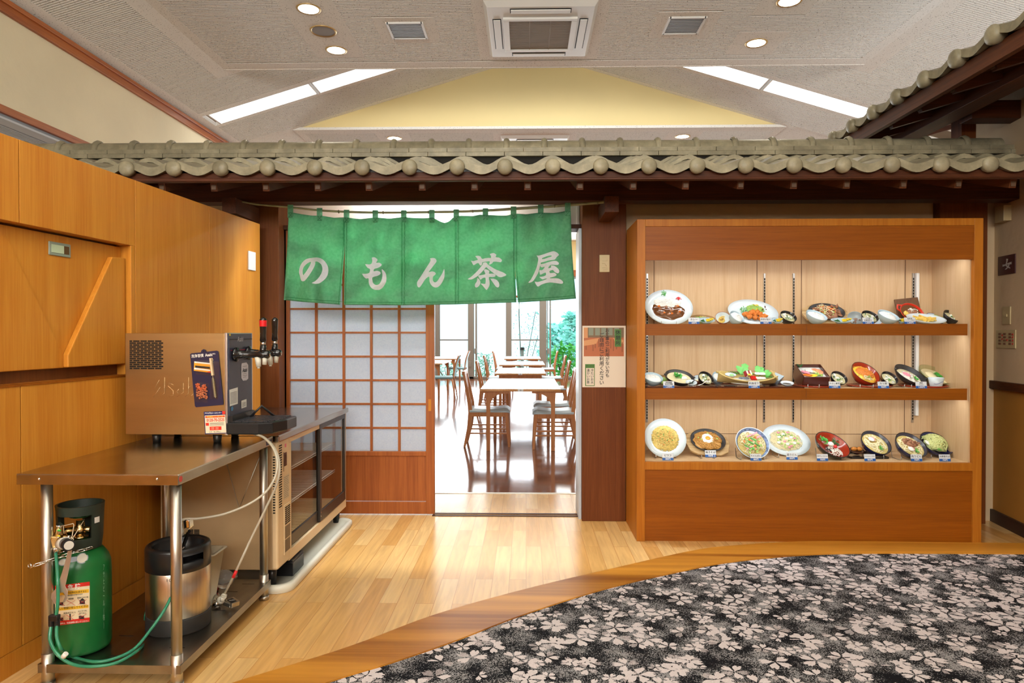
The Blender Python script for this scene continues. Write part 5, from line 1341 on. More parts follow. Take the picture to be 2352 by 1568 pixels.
# wrench hanging from the regulator
wr = thing('wrench', 'grey open-ended wrench hanging on a string from the gas regulator', 'wrench', at(155, 1300, 2.44))
wp = [(158, 1253), (166, 1256), (163, 1285), (158, 1310), (150, 1345), (156, 1358), (155, 1374), (149, 1382), (144, 1383), (150, 1368), (145, 1360), (134, 1362), (128, 1372), (131, 1385), (124, 1387), (117, 1374), (118, 1362), (128, 1352), (138, 1345), (137, 1330), (143, 1312), (151, 1285)]
q = MB().prism(wp, lambda a, b, d_: at(a, b, 2.455 + d_), 0, .009); q.build('body', pm('wrench_steel', (.50, .47, .42), .4, .8, .1, 20), wr, bevel=.0015)
q = MB(); q.tube([at(162, 1256, 2.45), at(164, 1240, 2.45), at(170, 1205, 2.47), at(168, 1202, 2.47), at(146, 1207, 2.48), at(147, 1225, 2.48)], .0015, 5); q.tube([at(167, 1236, 2.45), at(192, 1196, 2.52)], .0015, 5); q.tube([at(158, 1238, 2.445), at(164, 1233, 2.445), at(169, 1238, 2.445), at(166, 1244, 2.445)], .0017, 5, True)
q.build('string', pm('string', C(206, 190, 160), .8), wr)
# chain
ch = thing('safety_chain', 'steel chain tying the green cylinder to the table leg', 'chain', at(70, 1300, 2.45))
cpts = [at(66, 1303, 2.455), at(84, 1296, 2.45), at(104, 1291, 2.47), at(124, 1284, 2.49), at(146, 1276, 2.50), at(170, 1268, 2.515), at(192, 1263, 2.53), at(212, 1256, 2.56)]
def chain(q, P_, ll=.028):
    P_ = cr(P_, 8); L_ = [0]
    for i in range(1, len(P_)): L_.append(L_[-1] + (P_[i] - P_[i - 1]).length)
    k = 0; s_ = 0
    while s_ + ll < L_[-1]:
        def pos(x):
            for i in range(1, len(P_)):
                if L_[i] >= x: return P_[i - 1].lerp(P_[i], (x - L_[i - 1]) / max(1e-6, L_[i] - L_[i - 1]))
            return P_[-1]
        a, b = pos(s_), pos(s_ + ll); d = (b - a).normalized(); sd = d.cross(Vector((0, 1, .3))).normalized() if k % 2 else d.cross(d.cross(Vector((0, 1, .3)))).normalized()
        w_ = .0048; e_ = .003
        q.tube([a - d * e_, a + sd * w_, b + sd * w_, b + d * e_, b - sd * w_, a - sd * w_], .0015, 5, True)
        s_ += ll * .86; k += 1
q = MB(); chain(q, cpts); q.build('links', chrome, ch)
q = MB(); chain(q, [at(102, 1285, 2.52), at(120, 1275, 2.53), at(140, 1268, 2.54), at(158, 1260, 2.55)]); q.tube([at(64, 1296, 2.46), at(70, 1294, 2.452), at(73, 1302, 2.45), at(66, 1305, 2.455)], .003, 6, True)
q.build('links', chrome, ch)
# green gas hose loops
hs = pm('green_hose', C(70, 176, 138), .15, 0, trans=.55)
gh = thing('gas_hose', 'pair of translucent green hoses looping from the regulator to the keg', 'hose', at(240, 1500, 2.55))
q = MB().tube(cr([at(128, 1268, 2.50), at(132, 1320, 2.46), at(133, 1380, 2.44), at(128, 1420, 2.44)], 8), .0058, 10).build('feed_hose', hs, gh)
def fz_(px, py, z=.0): return atz(px, py, z)
loopA = [at(131, 1432, 2.44), at(130, 1460, 2.42), at(141, 1490, 2.41), fz_(165, 1507, .10), fz_(215, 1519, .10), fz_(262, 1512, .10), at(310, 1488, 2.56), at(350, 1440, 2.62), at(378, 1400, 2.66), at(392, 1372, 2.70)]
loopB = [at(118, 1432, 2.44), at(115, 1470, 2.42), at(135, 1505, 2.40), at(170, 1526, 2.41), fz_(215, 1530, .10), fz_(268, 1521, .10), fz_(318, 1492, .11), at(334, 1468, 2.75), at(332, 1435, 2.85), at(335, 1405, 2.92)]
MB().tube(cr(loopA, 8), .0058, 10).build('loop_hose', hs, gh); MB().tube(cr(loopB, 8), .0058, 10).build('loop_hose', hs, gh)
q = MB().cbox(at(125, 1418, 2.44), (.035, .02, .022)).cyl(at(118, 1422, 2.44), at(118, 1438, 2.44), .0095).cyl(at(131, 1422, 2.44), at(131, 1438, 2.44), .0095).cyl(at(127, 1410, 2.44), at(127, 1420, 2.44), .009)
q.build('hose_splitter', blackp, gh, bevel=.003)
q = MB().tube([at(145, 1508, 2.395), at(152, 1500, 2.395)], .009, 8); q.build('cable_tie', WH, gh)
# keg
KX, KY, kz = at(409, 1400, 2.82).x, 2.825, .0905
kg = thing('beer_keg', 'small steel beer keg with black rubber top and base on the lower table shelf', 'beer keg', (KX, KY, kz))
kr = .125
kst = pm('keg_steel', (.62, .56, .47), .3, 1, .12, 14, (6, 6, .15), .03, 60, .001)
MB().lathe([(.0, .05), (kr - .004, .05), (kr - .004, .066), (kr - .001, .07), (kr - .001, .245), (kr - .004, .25), (kr - .006, .262), (0, .27)], 48, (KX, KY, kz)).build('shell', kst, kg)
MB().lathe([(0, 0), (kr - .002, 0), (kr, .006), (kr, .06), (kr - .003, .066), (kr - .006, .066)], 48, (KX, KY, kz)).build('rubber_base', blackm, kg)
q = MB()
def kp(a, r, z): return Vector((KX + r * math.cos(a), KY + r * math.sin(a), kz + z))
prof = [(kr - .004, .25), (kr + .001, .253), (kr + .001, .335), (kr - .003, .345), (kr - .012, .350), (kr - .022, .346), (kr - .026, .335), (kr - .028, .275), (.03, .268)]
nh = 72
for i in range(len(prof) - 1):
    for k in range(nh):
        a0, a1 = 2 * math.pi * k / nh, 2 * math.pi * (k + 1) / nh; am = math.degrees((a0 + a1) / 2) % 360
        if prof[i] == (kr + .001, .253):   # outer wall: leave hand openings
            hole = min(abs((am - 325 + 180) % 360 - 180), abs((am - 145 + 180) % 360 - 180)) < 20
            zs = [.253, .29, .32, .335] if hole else [.253, .335]
            for z0_, z1_ in zip(zs[:-1], zs[1:]):
                if hole and z0_ == .29: continue
                q.add([kp(a0, kr + .001, z0_), kp(a1, kr + .001, z0_), kp(a1, kr + .001, z1_), kp(a0, kr + .001, z1_)], [(0, 1, 2, 3)], True)
            if hole:
                for zz in (.29, .32): q.add([kp(a0, kr + .001, zz), kp(a1, kr + .001, zz), kp(a1, kr - .025, zz), kp(a0, kr - .025, zz)], [(0, 1, 2, 3)], True)
            continue
        (r0, z0_), (r1, z1_) = prof[i], prof[i + 1]
        q.add([kp(a0, r0, z0_), kp(a1, r0, z0_), kp(a1, r1, z1_), kp(a0, r1, z1_)], [(0, 1, 2, 3)], True)
q.build('rubber_collar', blackp, kg, weld=True)
q = MB(); 
for ch_, i in zip('10L', range(3)): q.text(ch_, .017, lambda x, y: kp(-1.43 + (x + i * .011) / kr, kr + .0005, .232 + y))
q.build('volume_mark', BK, kg)
q = MB(); q.sheet(3, 1, lambda u, v: kp(rad(196 + 14 * u), kr - .031, .285 + .045 * v)); q.build('inner_label', pm('lime_label', C(206, 214, 90), .5), kg)
# coupler on the keg
cp = thing('keg_coupler', 'chrome keg coupler with lever handle and white elbow, mounted on the beer keg', 'keg coupler', (KX, KY, kz + .27))
q = MB().lathe([(0, .262), (.036, .262), (.038, .272), (.038, .288), (.03, .292), (.024, .298), (.022, .31), (.026, .32), (.026, .328), (.014, .335), (.013, .40), (0, .40)], 28, (KX, KY, kz)).build('body', chrome, cp)
q = MB().lathe([(.014, .375), (.022, .378), (.023, .40), (.018, .405), (.016, .42)], 20, (KX, KY, kz)).blob((KX, KY, kz + .425), (.016, .016, .014), 1, 12, 8, 0).blob((KX, KY, kz + .443), (.010, .010, .012), 1, 10, 8, 0).build('white_elbow', MT['milky_plastic'], cp)
q = MB().bar((KX + .018, KY, kz + .325), (KX + .055, KY - .01, kz + .415), .030, .007, up=(-1, 0, .3)).bar((KX + .055, KY - .01, kz + .415), (KX + .052, KY - .01, kz + .448), .036, .016, up=(-1, 0, .2)).build('lever', chrome, cp, bevel=.003)
q = MB().bar((KX + .040, KY - .012, kz + .415), (KX + .037, KY - .014, kz + .446), .030, .002, up=(-1, 0, .2)).build('lever_badge', blackp, cp)
# loose coupler on the shelf
lc0 = fz_(515, 1378, .12)
lc = thing('loose_coupler', 'spare chrome coupler lying on the lower shelf right of the keg', 'keg coupler', fz_(515, 1395, .09))
q = MB().cyl(fz_(490, 1372, .115), fz_(515, 1379, .12), .014, .018).cyl(fz_(497, 1382, .12), fz_(499, 1392, .105), .02, .022).lathe([(0, -.01), (.024, -.01), (.026, 0), (.02, .012), (0, .014)], 20, fz_(500, 1384, .112), Matrix.Rotation(rad(60), 3, 'Y')).cyl(fz_(500, 1366, .12), fz_(503, 1374, .12), .010).blob(fz_(488, 1368, .11), (.010,) * 3, 1, 8, 6, .2)
q.build('body', chrome, lc)
q = MB(); a_, b_, c2_ = fz_(512, 1384, .118), fz_(530, 1391, .108), fz_(545, 1385, .115)
q.bar(a_, b_, .006, .02); q.cbox(fz_(534, 1383, .115), (.052, .04, .022), Euler((0, .15, -.6)).to_matrix()); q.build('lever', steel, lc, bevel=.004)
q = MB().cbox(fz_(532, 1378.5, .128), (.034, .026, .002), Euler((0, .15, -.6)).to_matrix()); q.build('lever_badge', blackp, lc)
q = MB(); cb_ = fz_(532, 1378.5, .1295); q.text('Asahi', .011, lambda x, y: cb_ + Euler((0, .15, .9)).to_matrix() @ Vector((x, y, .001)), bold=.02, shear=.3); q.build('badge_lettering', WH, lc)
q = MB().cyl(fz_(508, 1379, .135), fz_(513, 1371, .15), .012, .011).blob(fz_(507, 1378, .135), (.017,) * 3, 1, 12, 8, 0).cyl(fz_(513, 1371, .15), fz_(515, 1366, .155), .0125).build('white_elbow', MT['milky_plastic'], lc)
# beer lines
ln_ = pm('clear_beer_line', C(214, 206, 186), .2, 0, trans=.35)
bl1 = thing('beer_line_upper', 'clear beer hose curving from the dispenser down to the keg coupler', 'hose', (KX, KY, kz + .45))
P1 = [at(545, 991, 3.26), at(575, 994, 3.2), at(606, 1005, 3.1), at(628, 1030, 3.02), at(637, 1062, 2.98), at(632, 1095, 2.95), at(610, 1130, 2.93), at(570, 1158, 2.9), at(515, 1180, 2.86), at(460, 1190, 2.83), at(430, 1191, 2.82), at(412, 1195, 2.82)]
MB().tube(cr(P1, 8), .0052, 10).build('tube', ln_, bl1)
bl2 = thing('beer_line_lower', 'clear beer hose with a red band running down to the loose coupler', 'hose', fz_(515, 1366, .155))
P2 = [at(555, 993, 3.26), at(588, 996, 3.2), at(614, 1010, 3.12), at(634, 1036, 3.05), at(642, 1070, 3.02), at(636, 1110, 3.0), at(610, 1168, 2.98), at(575, 1240, 2.95), at(545, 1305, 2.92), at(515, 1365, atz(515, 1366, .155).y)]
MB().tube(cr(P2, 8), .0052, 10).build('tube', ln_, bl2)
MB().tube([at(543, 1310, 2.918), at(535.5, 1326, 2.915)], .0066, 12).build('red_band', MT['red_band'], bl2)
# tub and bottle behind the keg
q = MB()
tbm = glassm('frosted_tub', (.75, .74, .70), .2, .3)
tb0, tb1 = -1.62, -1.36
zt0, zt1 = .0905, .33
mb_ = []
for z, i in ((zt0, .03), (zt1, 0), (zt1, -.01), (zt1 + .004, -.01), (zt1 + .004, .006), (zt0 + .004, .034)):
    mb_.append([Vector((x, y, z)) for x, y in rr_pts(-1.62 + i, -1.388 - i, 2.98 + i, 3.115 - i, .02, 4)])
n_ = len(mb_[0]); q.add([p for r_ in mb_ for p in r_], [(i * n_ + k, i * n_ + (k + 1) % n_, (i + 1) * n_ + (k + 1) % n_, (i + 1) * n_ + k) for i in range(5) for k in range(n_)] + [list(range(n_))], True)
tu = q.build('plastic_tub', pm('tub_white', C(206, 196, 172), .35, trans=.3)); tagp(tu, 'translucent white plastic tub behind the keg on the lower shelf', 'tub')
bc = fz_(512, 1330, .135)
bt = thing('plastic_bottle', 'clear round bottle with red label lying behind the keg', 'bottle', bc)
Rx = Euler((0, rad(82), rad(25))).to_matrix()
MB().lathe([(0, -.03), (.03, -.028), (.042, -.01), (.044, .01), (.038, .03), (.022, .045), (.010, .055), (.010, .065), (0, .066)], 28, bc, Rx).build('shell', pm('clear_plastic', (.9, .9, .88), .05, trans=.9, ior=1.3), bt)
MB().lathe([(.0425, -.025), (.0445, -.03), (.0445, -.075), (.043, -.078), (0, -.079)], 28, bc, Rx).build('red_label', pm('dark_red_label', C(150, 24, 22), .4), bt)
# ================================================================ display case
CY = 4.33
def cx(px, Y=CY): return at(px, 800, Y).x
def cz(py, Y=CY): return at(1850, py, Y).z
case = thing('food_display_case', 'large oak display case with lit shelves of food models, right of the doorway', 'display case', (cx(1860), 4.55, 0))
KX0, KX1 = cx(1463), cx(2257); KZ1 = cz(502); IX0, IX1 = cx(1482), cx(2232); IZ0, IZ1 = cz(1062), cz(596); KB = 4.79
q = MB()
q.box(KX0, IX0, CY, KB, 0, KZ1).box(IX1 + .012, KX1, CY, KB, 0, KZ1)
q.box(IX0, IX1 + .012, CY, CY + .03, KZ1 - .045, KZ1).box(IX0, IX1 + .012, CY + .03, KB, KZ1 - .02, KZ1).box(IX0, IX1 + .012, CY, CY + .03, cz(1080), IZ0)
q.build('carcass', oakc, case, bevel=.0015)
MB().box(IX0, IX1 + .012, CY + .008, CY + .03, IZ1, KZ1 - .0455).build('header_board', oakx, case)
MB().box(IX0, IX1 + .012, CY + .010, CY + .03, 0, cz(1080) - .001).build('plinth_board', oakx, case)
q = MB().box(IX0, IX1 + .012, CY + .03, KB, IZ0 - .03, IZ0).box(IX0, IX1 + .012, KB - .03, KB - .012, IZ0, KZ1 - .05)
q.box(IX0, IX0 + .004, CY + .03, KB, IZ0, KZ1 - .05).box(IX1 + .004, IX1 + .012, CY + .03, KB, IZ0, KZ1 - .05)
q.build('lining', oakin, case)
q = MB()
for px in (1502, 1738, 1840, 2078): x = at(px, 800, KB - .03).x; q.box(x - .002, x + .002, KB - .0315, KB - .029, IZ0, KZ1 - .06)
q.box(IX0, IX1, KB - .0315, KB - .029, at(1800, 996, KB - .03).z - .0015, at(1800, 996, KB - .03).z + .0015)
q.build('panel_joints', pm('joint_brown', C(92, 60, 36), .8), case)
slot = pm('slot_metal', (.5, .5, .5), .3, 1)
for px in (1486, 1755, 1822, 2096):
    x = at(px, 800, KB - .035).x; q = MB().box(x - .0055, x + .0055, KB - .042, KB - .030, IZ0 + .2, at(1800, 629, KB).z)
    st_ = q.build('shelf_standard', slot, case)
    q = MB(); z = IZ0 + .22
    while z < at(1800, 640, KB).z: q.box(x - .004, x + .004, KB - .0428, KB - .0415, z, z + .015); z += .02
    q.build('slots', dark, st_)
xw = at(2103, 800, KB - .05).x
q = MB().box(xw - .002, xw + .018, KB - .062, KB - .036, IZ0 + .25, at(1800, 629, KB).z); 
q.build('white_conduit', whitep, case, bevel=.003)
ST = cz(745, CY + .035); SM = cz(893, CY + .035)
SHX1 = cx(2222, CY + .03); SHM = cx(1852, CY + .03)
for nm, zt_, zb_ in (('t', ST, cz(770, CY + .03)), ('m', SM, cz(918, CY + .03))):
    for (a, b) in ((IX0 + .004, SHM - .001), (SHM + .001, SHX1)):
        s_ = MB().box(a, b, CY + .03, CY + .045, zb_, zt_ + .004).build('shelf_fascia', oakx, case)
        MB().box(a, b, CY + .045, KB - .044, zt_ - .02, zt_).build('shelf_board', oakin, s_)
    q = MB().box(IX0 + .02, SHX1 - .02, CY + .05, CY + .075, zt_ - .045, zt_ - .021); lt = q.build('shelf_lamp', emis('case_tube', (1, .97, .9), 4) if 'case_tube' not in MT else MT['case_tube'], case)
q = MB().box(IX0 + .05, IX1 - .05, CY + .05, CY + .08, IZ1 + .03, IZ1 + .055).build('header_lamp', MT['case_tube'], case)
for z, e, d in ((IZ1 + .028, 3.9, 0), (ST - .047, 2.9, 0), (SM - .047, 3.1, 0)):
    area('case_light', ((IX0 + IX1) / 2, CY + .085, z), (18, 0, 0), 1.95, .035, e, (.92, .97, 1))
# brackets
for px in (1486, 1755, 1822, 2096):
    x = at(px, 800, KB - .035).x
    for z in (ST - .02, SM - .02):
        q = MB().prism([(KB - .042, z), (KB - .36, z), (KB - .36, z - .008), (KB - .10, z - .03), (KB - .042, z - .045)], lambda a, b, d_: Vector((x + d_, a, b)), -.0015, .0015)
        q.build('shelf_bracket', slot, case)
# sliding glass
q = MB().box(IX0, (IX0 + IX1) / 2 + .03, CY + .016, CY + .019, IZ0, IZ1 + .01).box((IX0 + IX1) / 2 - .03, IX1 + .012, CY + .022, CY + .025, IZ0, IZ1 + .01)
q.build('sliding_glass', glassc, case)
# ================================================================ food models
porc = pm('white_porcelain', C(206, 220, 228), .12, spec=.6)
porcb = pm('pale_blue_porcelain', C(172, 194, 206), .15, spec=.6)
lacq = pm('black_lacquer', (.012, .012, .014), .15, coat=.4)
iron = pm('cast_iron', (.03, .03, .032), .4)
redl = pm('red_lacquer', C(150, 46, 26), .18, coat=.4)
brownl = pm('brown_lacquer', C(78, 34, 22), .2, coat=.3)
indigo = pm('indigo_glaze', C(34, 40, 84), .2, coat=.3)
rim_brown = pm('brown_glaze_rim', C(150, 90, 72), .25)
boardm = wood('serving_board', C(206, 176, 130), C(150, 116, 72), 'x', 60, .5)
dboard = wood('dark_board', C(110, 78, 52), C(78, 52, 34), 'z', 60, .5)
ricem = pm('rice', C(240, 242, 240), .35, bmp=.8, bs_=260, bd=.003)
greens = [pm('leaf_green', C(60, 158, 60), .4), pm('pale_leaf', C(166, 204, 110), .45), pm('dark_leaf', C(26, 92, 44), .4)]
yellowf = pm('pickle_yellow', C(238, 206, 44), .3); orangef = pm('carrot_orange', C(226, 120, 40), .35); redf = pm('pickle_red', C(212, 44, 48), .35); pinkf = pm('pink_slice', C(236, 150, 170), .35)
meat = pm('brown_meat', C(150, 104, 78), .4, 0, .25, 60); friedf = pm('fried_crust', C(206, 118, 44), .55, 0, .3, 90, bmp=.8, bs_=160, bd=.004)
curry = pm('curry_sauce', C(96, 56, 26), .12, coat=.6); soupm = pm('pale_soup', C(226, 216, 176), .12, coat=.5); misom = pm('miso_soup', C(196, 190, 150), .12, coat=.5); udonsoup = pm('clear_broth', C(196, 176, 112), .1, coat=.5)
tofu = pm('tofu_white', C(240, 240, 232), .3); noodlem = pm('noodle_cream', C(236, 226, 186), .35); eggm = pm('egg_yellow', C(240, 196, 70), .35, 0, .15, 40); yolk = pm('yolk_orange', C(244, 160, 40), .15, coat=.5); chaz = pm('green_noodle', C(198, 206, 140), .35)
brownn = pm('fried_noodle', C(190, 140, 70), .4); friesm = pm('fries', C(232, 196, 96), .4, 0, .15, 40); shrimp = pm('salmon_pink', C(240, 150, 110), .35)
brg = glassm('smoky_glass', (.78, .72, .64), .08, .08); grg = glassm('green_glass', (.90, .96, .89), .06, .08)
inari = pm('inari_brown', C(206, 130, 50), .4, 0, .15, 30); nori = pm('nori', C(20, 30, 26), .4)
PLATE = [(0, -.016), (.50, -.016), (.64, -.012), (.72, -.006), (1.0, .0), (1.0, -.003), (.72, -.011), (.5, -.022), (.42, -.026), (0, -.026)]
def BOWL(d): return [(0, -d * .82), (.35, -d * .80), (.66, -d * .6), (.86, -d * .3), (.96, -.002), (1.0, 0), (1.0, -.004), (.93, -d * .35), (.74, -d * .72), (.48, -d * .93), (.46, -d), (.30, -d), (0, -d)]
FOODG = 'food models on the display shelves'
porcb_square = pm('square_bowl_porcelain', C(190, 208, 220), .15)
def dish(name, label, px, py, w, h, Y, tilt, prof, mat_, shelf=None, roll=0, cat='food model', inner=None, rim=None, n=40, square=False):
    a = w * Y / F / 2; hh = h * Y / F
    if prof is not PLATE and not square and mat_ is not porcb_square:
        dpt = -prof[-1][1]; best = None
        for k in range(14, 72):
            e = abs(2 * a * math.sin(rad(k)) + .38 * dpt * math.cos(rad(k)) - hh)
            if best is None or e < best[0]: best = (e, k)
        tilt = best[1]; py = py - (h - 2 * a * math.sin(rad(tilt)) * F / Y) / 2; b = a
        if name in ('fries_dish', 'salad_bowl', 'hamburg_casserole'): b = a * .72; tilt = min(70, math.degrees(math.asin(min(.95, math.sin(rad(tilt)) / .72))))
    else: b = h * Y / F / 2 / math.sin(rad(tilt))
    c = at(px, py, Y)
    if b > a * 1.25: b = a
    M_ = Matrix.Rotation(rad(roll), 4, 'Y') @ Matrix.Rotation(rad(tilt), 4, 'X')
    mb = MB()
    mats = [mat_]; mi = None
    if inner or rim:
        k = next(i for i, p in enumerate(prof) if p[0] == 1.0)
        mats = [mat_, inner or mat_, rim or mat_]; mi = [1 if i < k - 1 else (2 if i in (k - 1, k) else 0) for i in range(len(prof) - 1)]
    mb.lathe(prof, n, (0, 0, 0), None, a, b, mi=mi)
    zmin = min((M_ @ Vector((v.x, v.y, v.z, 1))).z for v in mb.v)
    if shelf is not None:
        nz = shelf + .0015 - zmin
        if abs(nz - c.z) < .04: c.z = nz
    t = thing(name, label, cat, Matrix.Translation(c) @ M_, FOODG)
    mb.build('plate' if prof is PLATE else 'bowl', mats, t, local=True)
    return t, a, b
def stuff(t, name, mat_, fn, label=None):
    q = MB(); fn(q); q.build(name, mat_, t, local=True, label=label)
def grains(q, n, cx_, cy_, ax, by, z0, dome, s, seed, stretch=2.0, flat=1.0):
    rr = random.Random(seed)
    for i in range(n):
        r = math.sqrt(rr.random()); a = rr.uniform(0, 6.283); x = cx_ + ax * r * math.cos(a); y = cy_ + by * r * math.sin(a)
        z = z0 + dome * (1 - r * r) + rr.uniform(-.3, .3) * s
        M_ = Euler((rr.uniform(-.5, .5), rr.uniform(-.5, .5), rr.uniform(0, 6.28))).to_matrix()
        d = [M_ @ Vector(p) for p in ((s * stretch, 0, 0), (-s * stretch, 0, 0), (0, s * .8, 0), (0, -s * .8, 0), (0, 0, s * .8 * flat), (0, 0, -s * .8 * flat))]
        q.add([Vector((x, y, z)) + p for p in d], [(0, 2, 4), (2, 1, 4), (1, 3, 4), (3, 0, 4), (2, 0, 5), (1, 2, 5), (3, 1, 5), (0, 3, 5)], True)
def dome(q, cx_, cy_, ax, by, z0, h, seed=0, amp=.25, n=20, m_=8):
    def f(u, v):
        r = math.sin(v * math.pi / 2); a = u * 2 * math.pi; p = Vector((math.cos(a) * r, math.sin(a) * r, 0))
        k = 1 + amp * noise.noise(Vector((p.x * 2.2, p.y * 2.2, seed)))
        return Vector((cx_ + p.x * ax * k, cy_ + p.y * by * k, z0 + h * math.cos(v * math.pi / 2) * (1 + amp * noise.noise(Vector((p.x * 4, p.y * 4, seed + 5))))))
    q.sheet(n, m_, f)
def strands(q, n, cx_, cy_, ax, by, z0, h, r, seed, seg=7, curl=1.0):
    rr = random.Random(seed)
    for i in range(n):
        a = rr.uniform(0, 6.283); d = rr.uniform(0, 6.283); k0 = math.sqrt(rr.random()) * .8; x, y = cx_ + ax * k0 * math.cos(a), cy_ + by * k0 * math.sin(a); P_ = []
        for k in range(seg):
            rr2 = ((x - cx_) / ax) ** 2 + ((y - cy_) / by) ** 2
            P_.append(Vector((x, y, z0 + h * max(0, 1 - rr2) + rr.uniform(0, r))))
            d += rr.uniform(-.8, .8) * curl; st_ = ax * .16
            nx, ny = x + math.cos(d) * st_, y + math.sin(d) * st_
            if ((nx - cx_) / ax) ** 2 + ((ny - cy_) / by) ** 2 > 1: d += 2.2; nx, ny = x + math.cos(d) * st_, y + math.sin(d) * st_
            x, y = nx, ny
        q.tube(P_, r, 5)
def leaf(q, x, y, z, l, w, ang, lift=.4):
    c_, s_ = math.cos(ang), math.sin(ang)
    def f(u, v):
        t = v; ww = w * math.sin(math.pi * min(1, t * .95 + .05)) ** .7 * (u - .5) * (1 + .25 * math.sin(t * 22)); lx = l * t
        return Vector((x + c_ * lx - s_ * ww, y + s_ * lx + c_ * ww, z + lift * l * t * (1 - .5 * t) + abs(u - .5) * w * .3))
    q.sheet(2, 6, f)
def leaves(q, n, cx_, cy_, ax, by, z0, l, seed, lift=.5):
    rr = random.Random(seed)
    for i in range(n):
        a = rr.uniform(0, 6.28); r = math.sqrt(rr.random()); leaf(q, cx_ + ax * r * math.cos(a) * .8, cy_ + by * r * math.sin(a) * .8, z0 + rr.uniform(0, .004), l * rr.uniform(.7, 1.2), l * .45, rr.uniform(0, 6.28), lift)
def disc(q, ax, by, z, n=32): q.add([Vector((0, 0, z))] + [Vector((ax * math.cos(6.2832 * k / n), by * math.sin(6.2832 * k / n), z)) for k in range(n)], [(0, k + 1, (k + 1) % n + 1) for k in range(n)], True)
def rice_bowl(label, px, py, w, h, Y, sh, roll, tilt=48, seed=1):
    t, a, b = dish('rice_bowl', label, px, py, w, h, Y, tilt, BOWL(.055), porcb, sh, roll)
    stuff(t, 'rice', ricem, lambda q: (dome(q, 0, 0, a * .82, b * .82, -.016, .022, seed), grains(q, 150, 0, 0, a * .76, b * .76, -.013, .022, .0023, seed)))
    return t
def soup_bowl(label, px, py, w, h, Y, sh, roll, tilt=50, seed=1, mat_=None):
    t, a, b = dish('miso_soup_bowl', label, px, py, w, h, Y, tilt, BOWL(.055), mat_ or lacq, sh, roll)
    stuff(t, 'soup', misom, lambda q: disc(q, a * .86, b * .86, -.017))
    rr = random.Random(seed)
    def cubes(q):
        for k in range(6): x_, y_ = rr.uniform(-.5, .5) * a, rr.uniform(-.5, .5) * b; q.cbox((x_, y_, -.013), (.013, .013, .011), Euler((.2, .2, rr.uniform(0, 1.5))).to_matrix())
    stuff(t, 'tofu', tofu, cubes)
    stuff(t, 'seaweed', greens[2], lambda q: leaves(q, 7, 0, 0, a * .7, b * .7, -.014, .016, seed, .25)); stuff(t, 'spring_onion', greens[0], lambda q: grains(q, 14, 0, -b * .2, a * .35, b * .3, -.011, .003, .0028, seed, 1.2))
    return t
def pickles(label, px, py, w, h, Y, sh, mats_=None):
    t, a, b = dish('pickle_dish', label, px, py, w, h, Y, 24, PLATE, porcb, sh, 0)
    stuff(t, 'yellow_pickles', yellowf, lambda q: [q.cbox((a * (.1 + .1 * k), b * .05 * (-1) ** k, -.004 + .002 * k), (.016, .022, .004), Euler((.3, .2 * k, .4 * k)).to_matrix()) for k in range(6)])
    stuff(t, 'green_pickles', greens[2], lambda q: (dome(q, -a * .42, 0, a * .26, b * .5, -.014, .012, 3), leaves(q, 6, -a * .42, 0, a * .2, b * .4, -.004, .012, 5)))
    return t
# ---- top shelf
YB, YM_, YFr = 4.68, 4.57, 4.47
t, a, b = dish('curry_plate', 'big oval white plate of curry and rice at the left end of the top shelf', 1536.5, 700, 110, 81, 4.60, 66, PLATE, porc, ST, 4)
stuff(t, 'rice', ricem, lambda q: (dome(q, -.01, b * .26, a * .58, b * .34, -.014, .022, 2), grains(q, 420, -.01, b * .26, a * .56, b * .33, -.010, .022, .0024, 4)))
stuff(t, 'curry_sauce', curry, lambda q: dome(q, 0, -b * .24, a * .74, b * .50, -.015, .018, 7, .22, 40, 16))
stuff(t, 'meat_chunks', meat, lambda q: [q.blob((x * a, y * b, -.001), (.013, .011, .008), k, 9, 6, .5) for k, (x, y) in enumerate(((-.12, -.02), (.1, -.2), (-.36, -.14), (.38, -.34), (-.02, -.42), (-.3, -.42), (.3, .04)))])
stuff(t, 'carrot_chunks', orangef, lambda q: [q.blob((x * a, y * b, .0), (.009, .008, .007), k, 7, 5, .5) for k, (x, y) in enumerate(((-.42, .0), (.36, .08), (.12, -.36), (.44, -.22), (-.2, -.34)))])
stuff(t, 'parsley', greens[0], lambda q: leaves(q, 34, -a * .22, b * .78, a * .16, b * .13, -.008, .011, 5, .9))
stuff(t, 'red_pickles', redf, lambda q: strands(q, 26, a * .42, b * .55, a * .15, b * .10, -.008, .006, .0016, 4, 4))
t, a, b = dish('salad_bowl', 'smoky glass salad bowl half behind the curry price card', 1613, 724, 58, 22, 4.62, 32, BOWL(.035), brg, ST, 0)
stuff(t, 'salad', greens[1], lambda q: (dome(q, 0, 0, a * .62, b * .7, -.02, .022, 4), leaves(q, 18, 0, 0, a * .6, b * .6, -.006, .02, 3))); stuff(t, 'lettuce', greens[0], lambda q: leaves(q, 10, -a * .3, -b * .1, a * .3, b * .5, -.004, .018, 8)); stuff(t, 'corn', yellowf, lambda q: grains(q, 16, 0, 0, a * .45, b * .5, .002, .006, .0026, 6, 1.2))
pickles('small oval pickle dish in front of the smoky glass salad bowl', 1623, 737, 38, 12, 4.47, ST)
t, a, b = dish('side_dish_bowl', 'small brown rimmed bowl of lotus root on the top shelf beside the fried chicken plate', 1660.5, 727, 34, 30, 4.55, 55, BOWL(.045), rim_brown, ST, -8, inner=porc, rim=rim_brown)
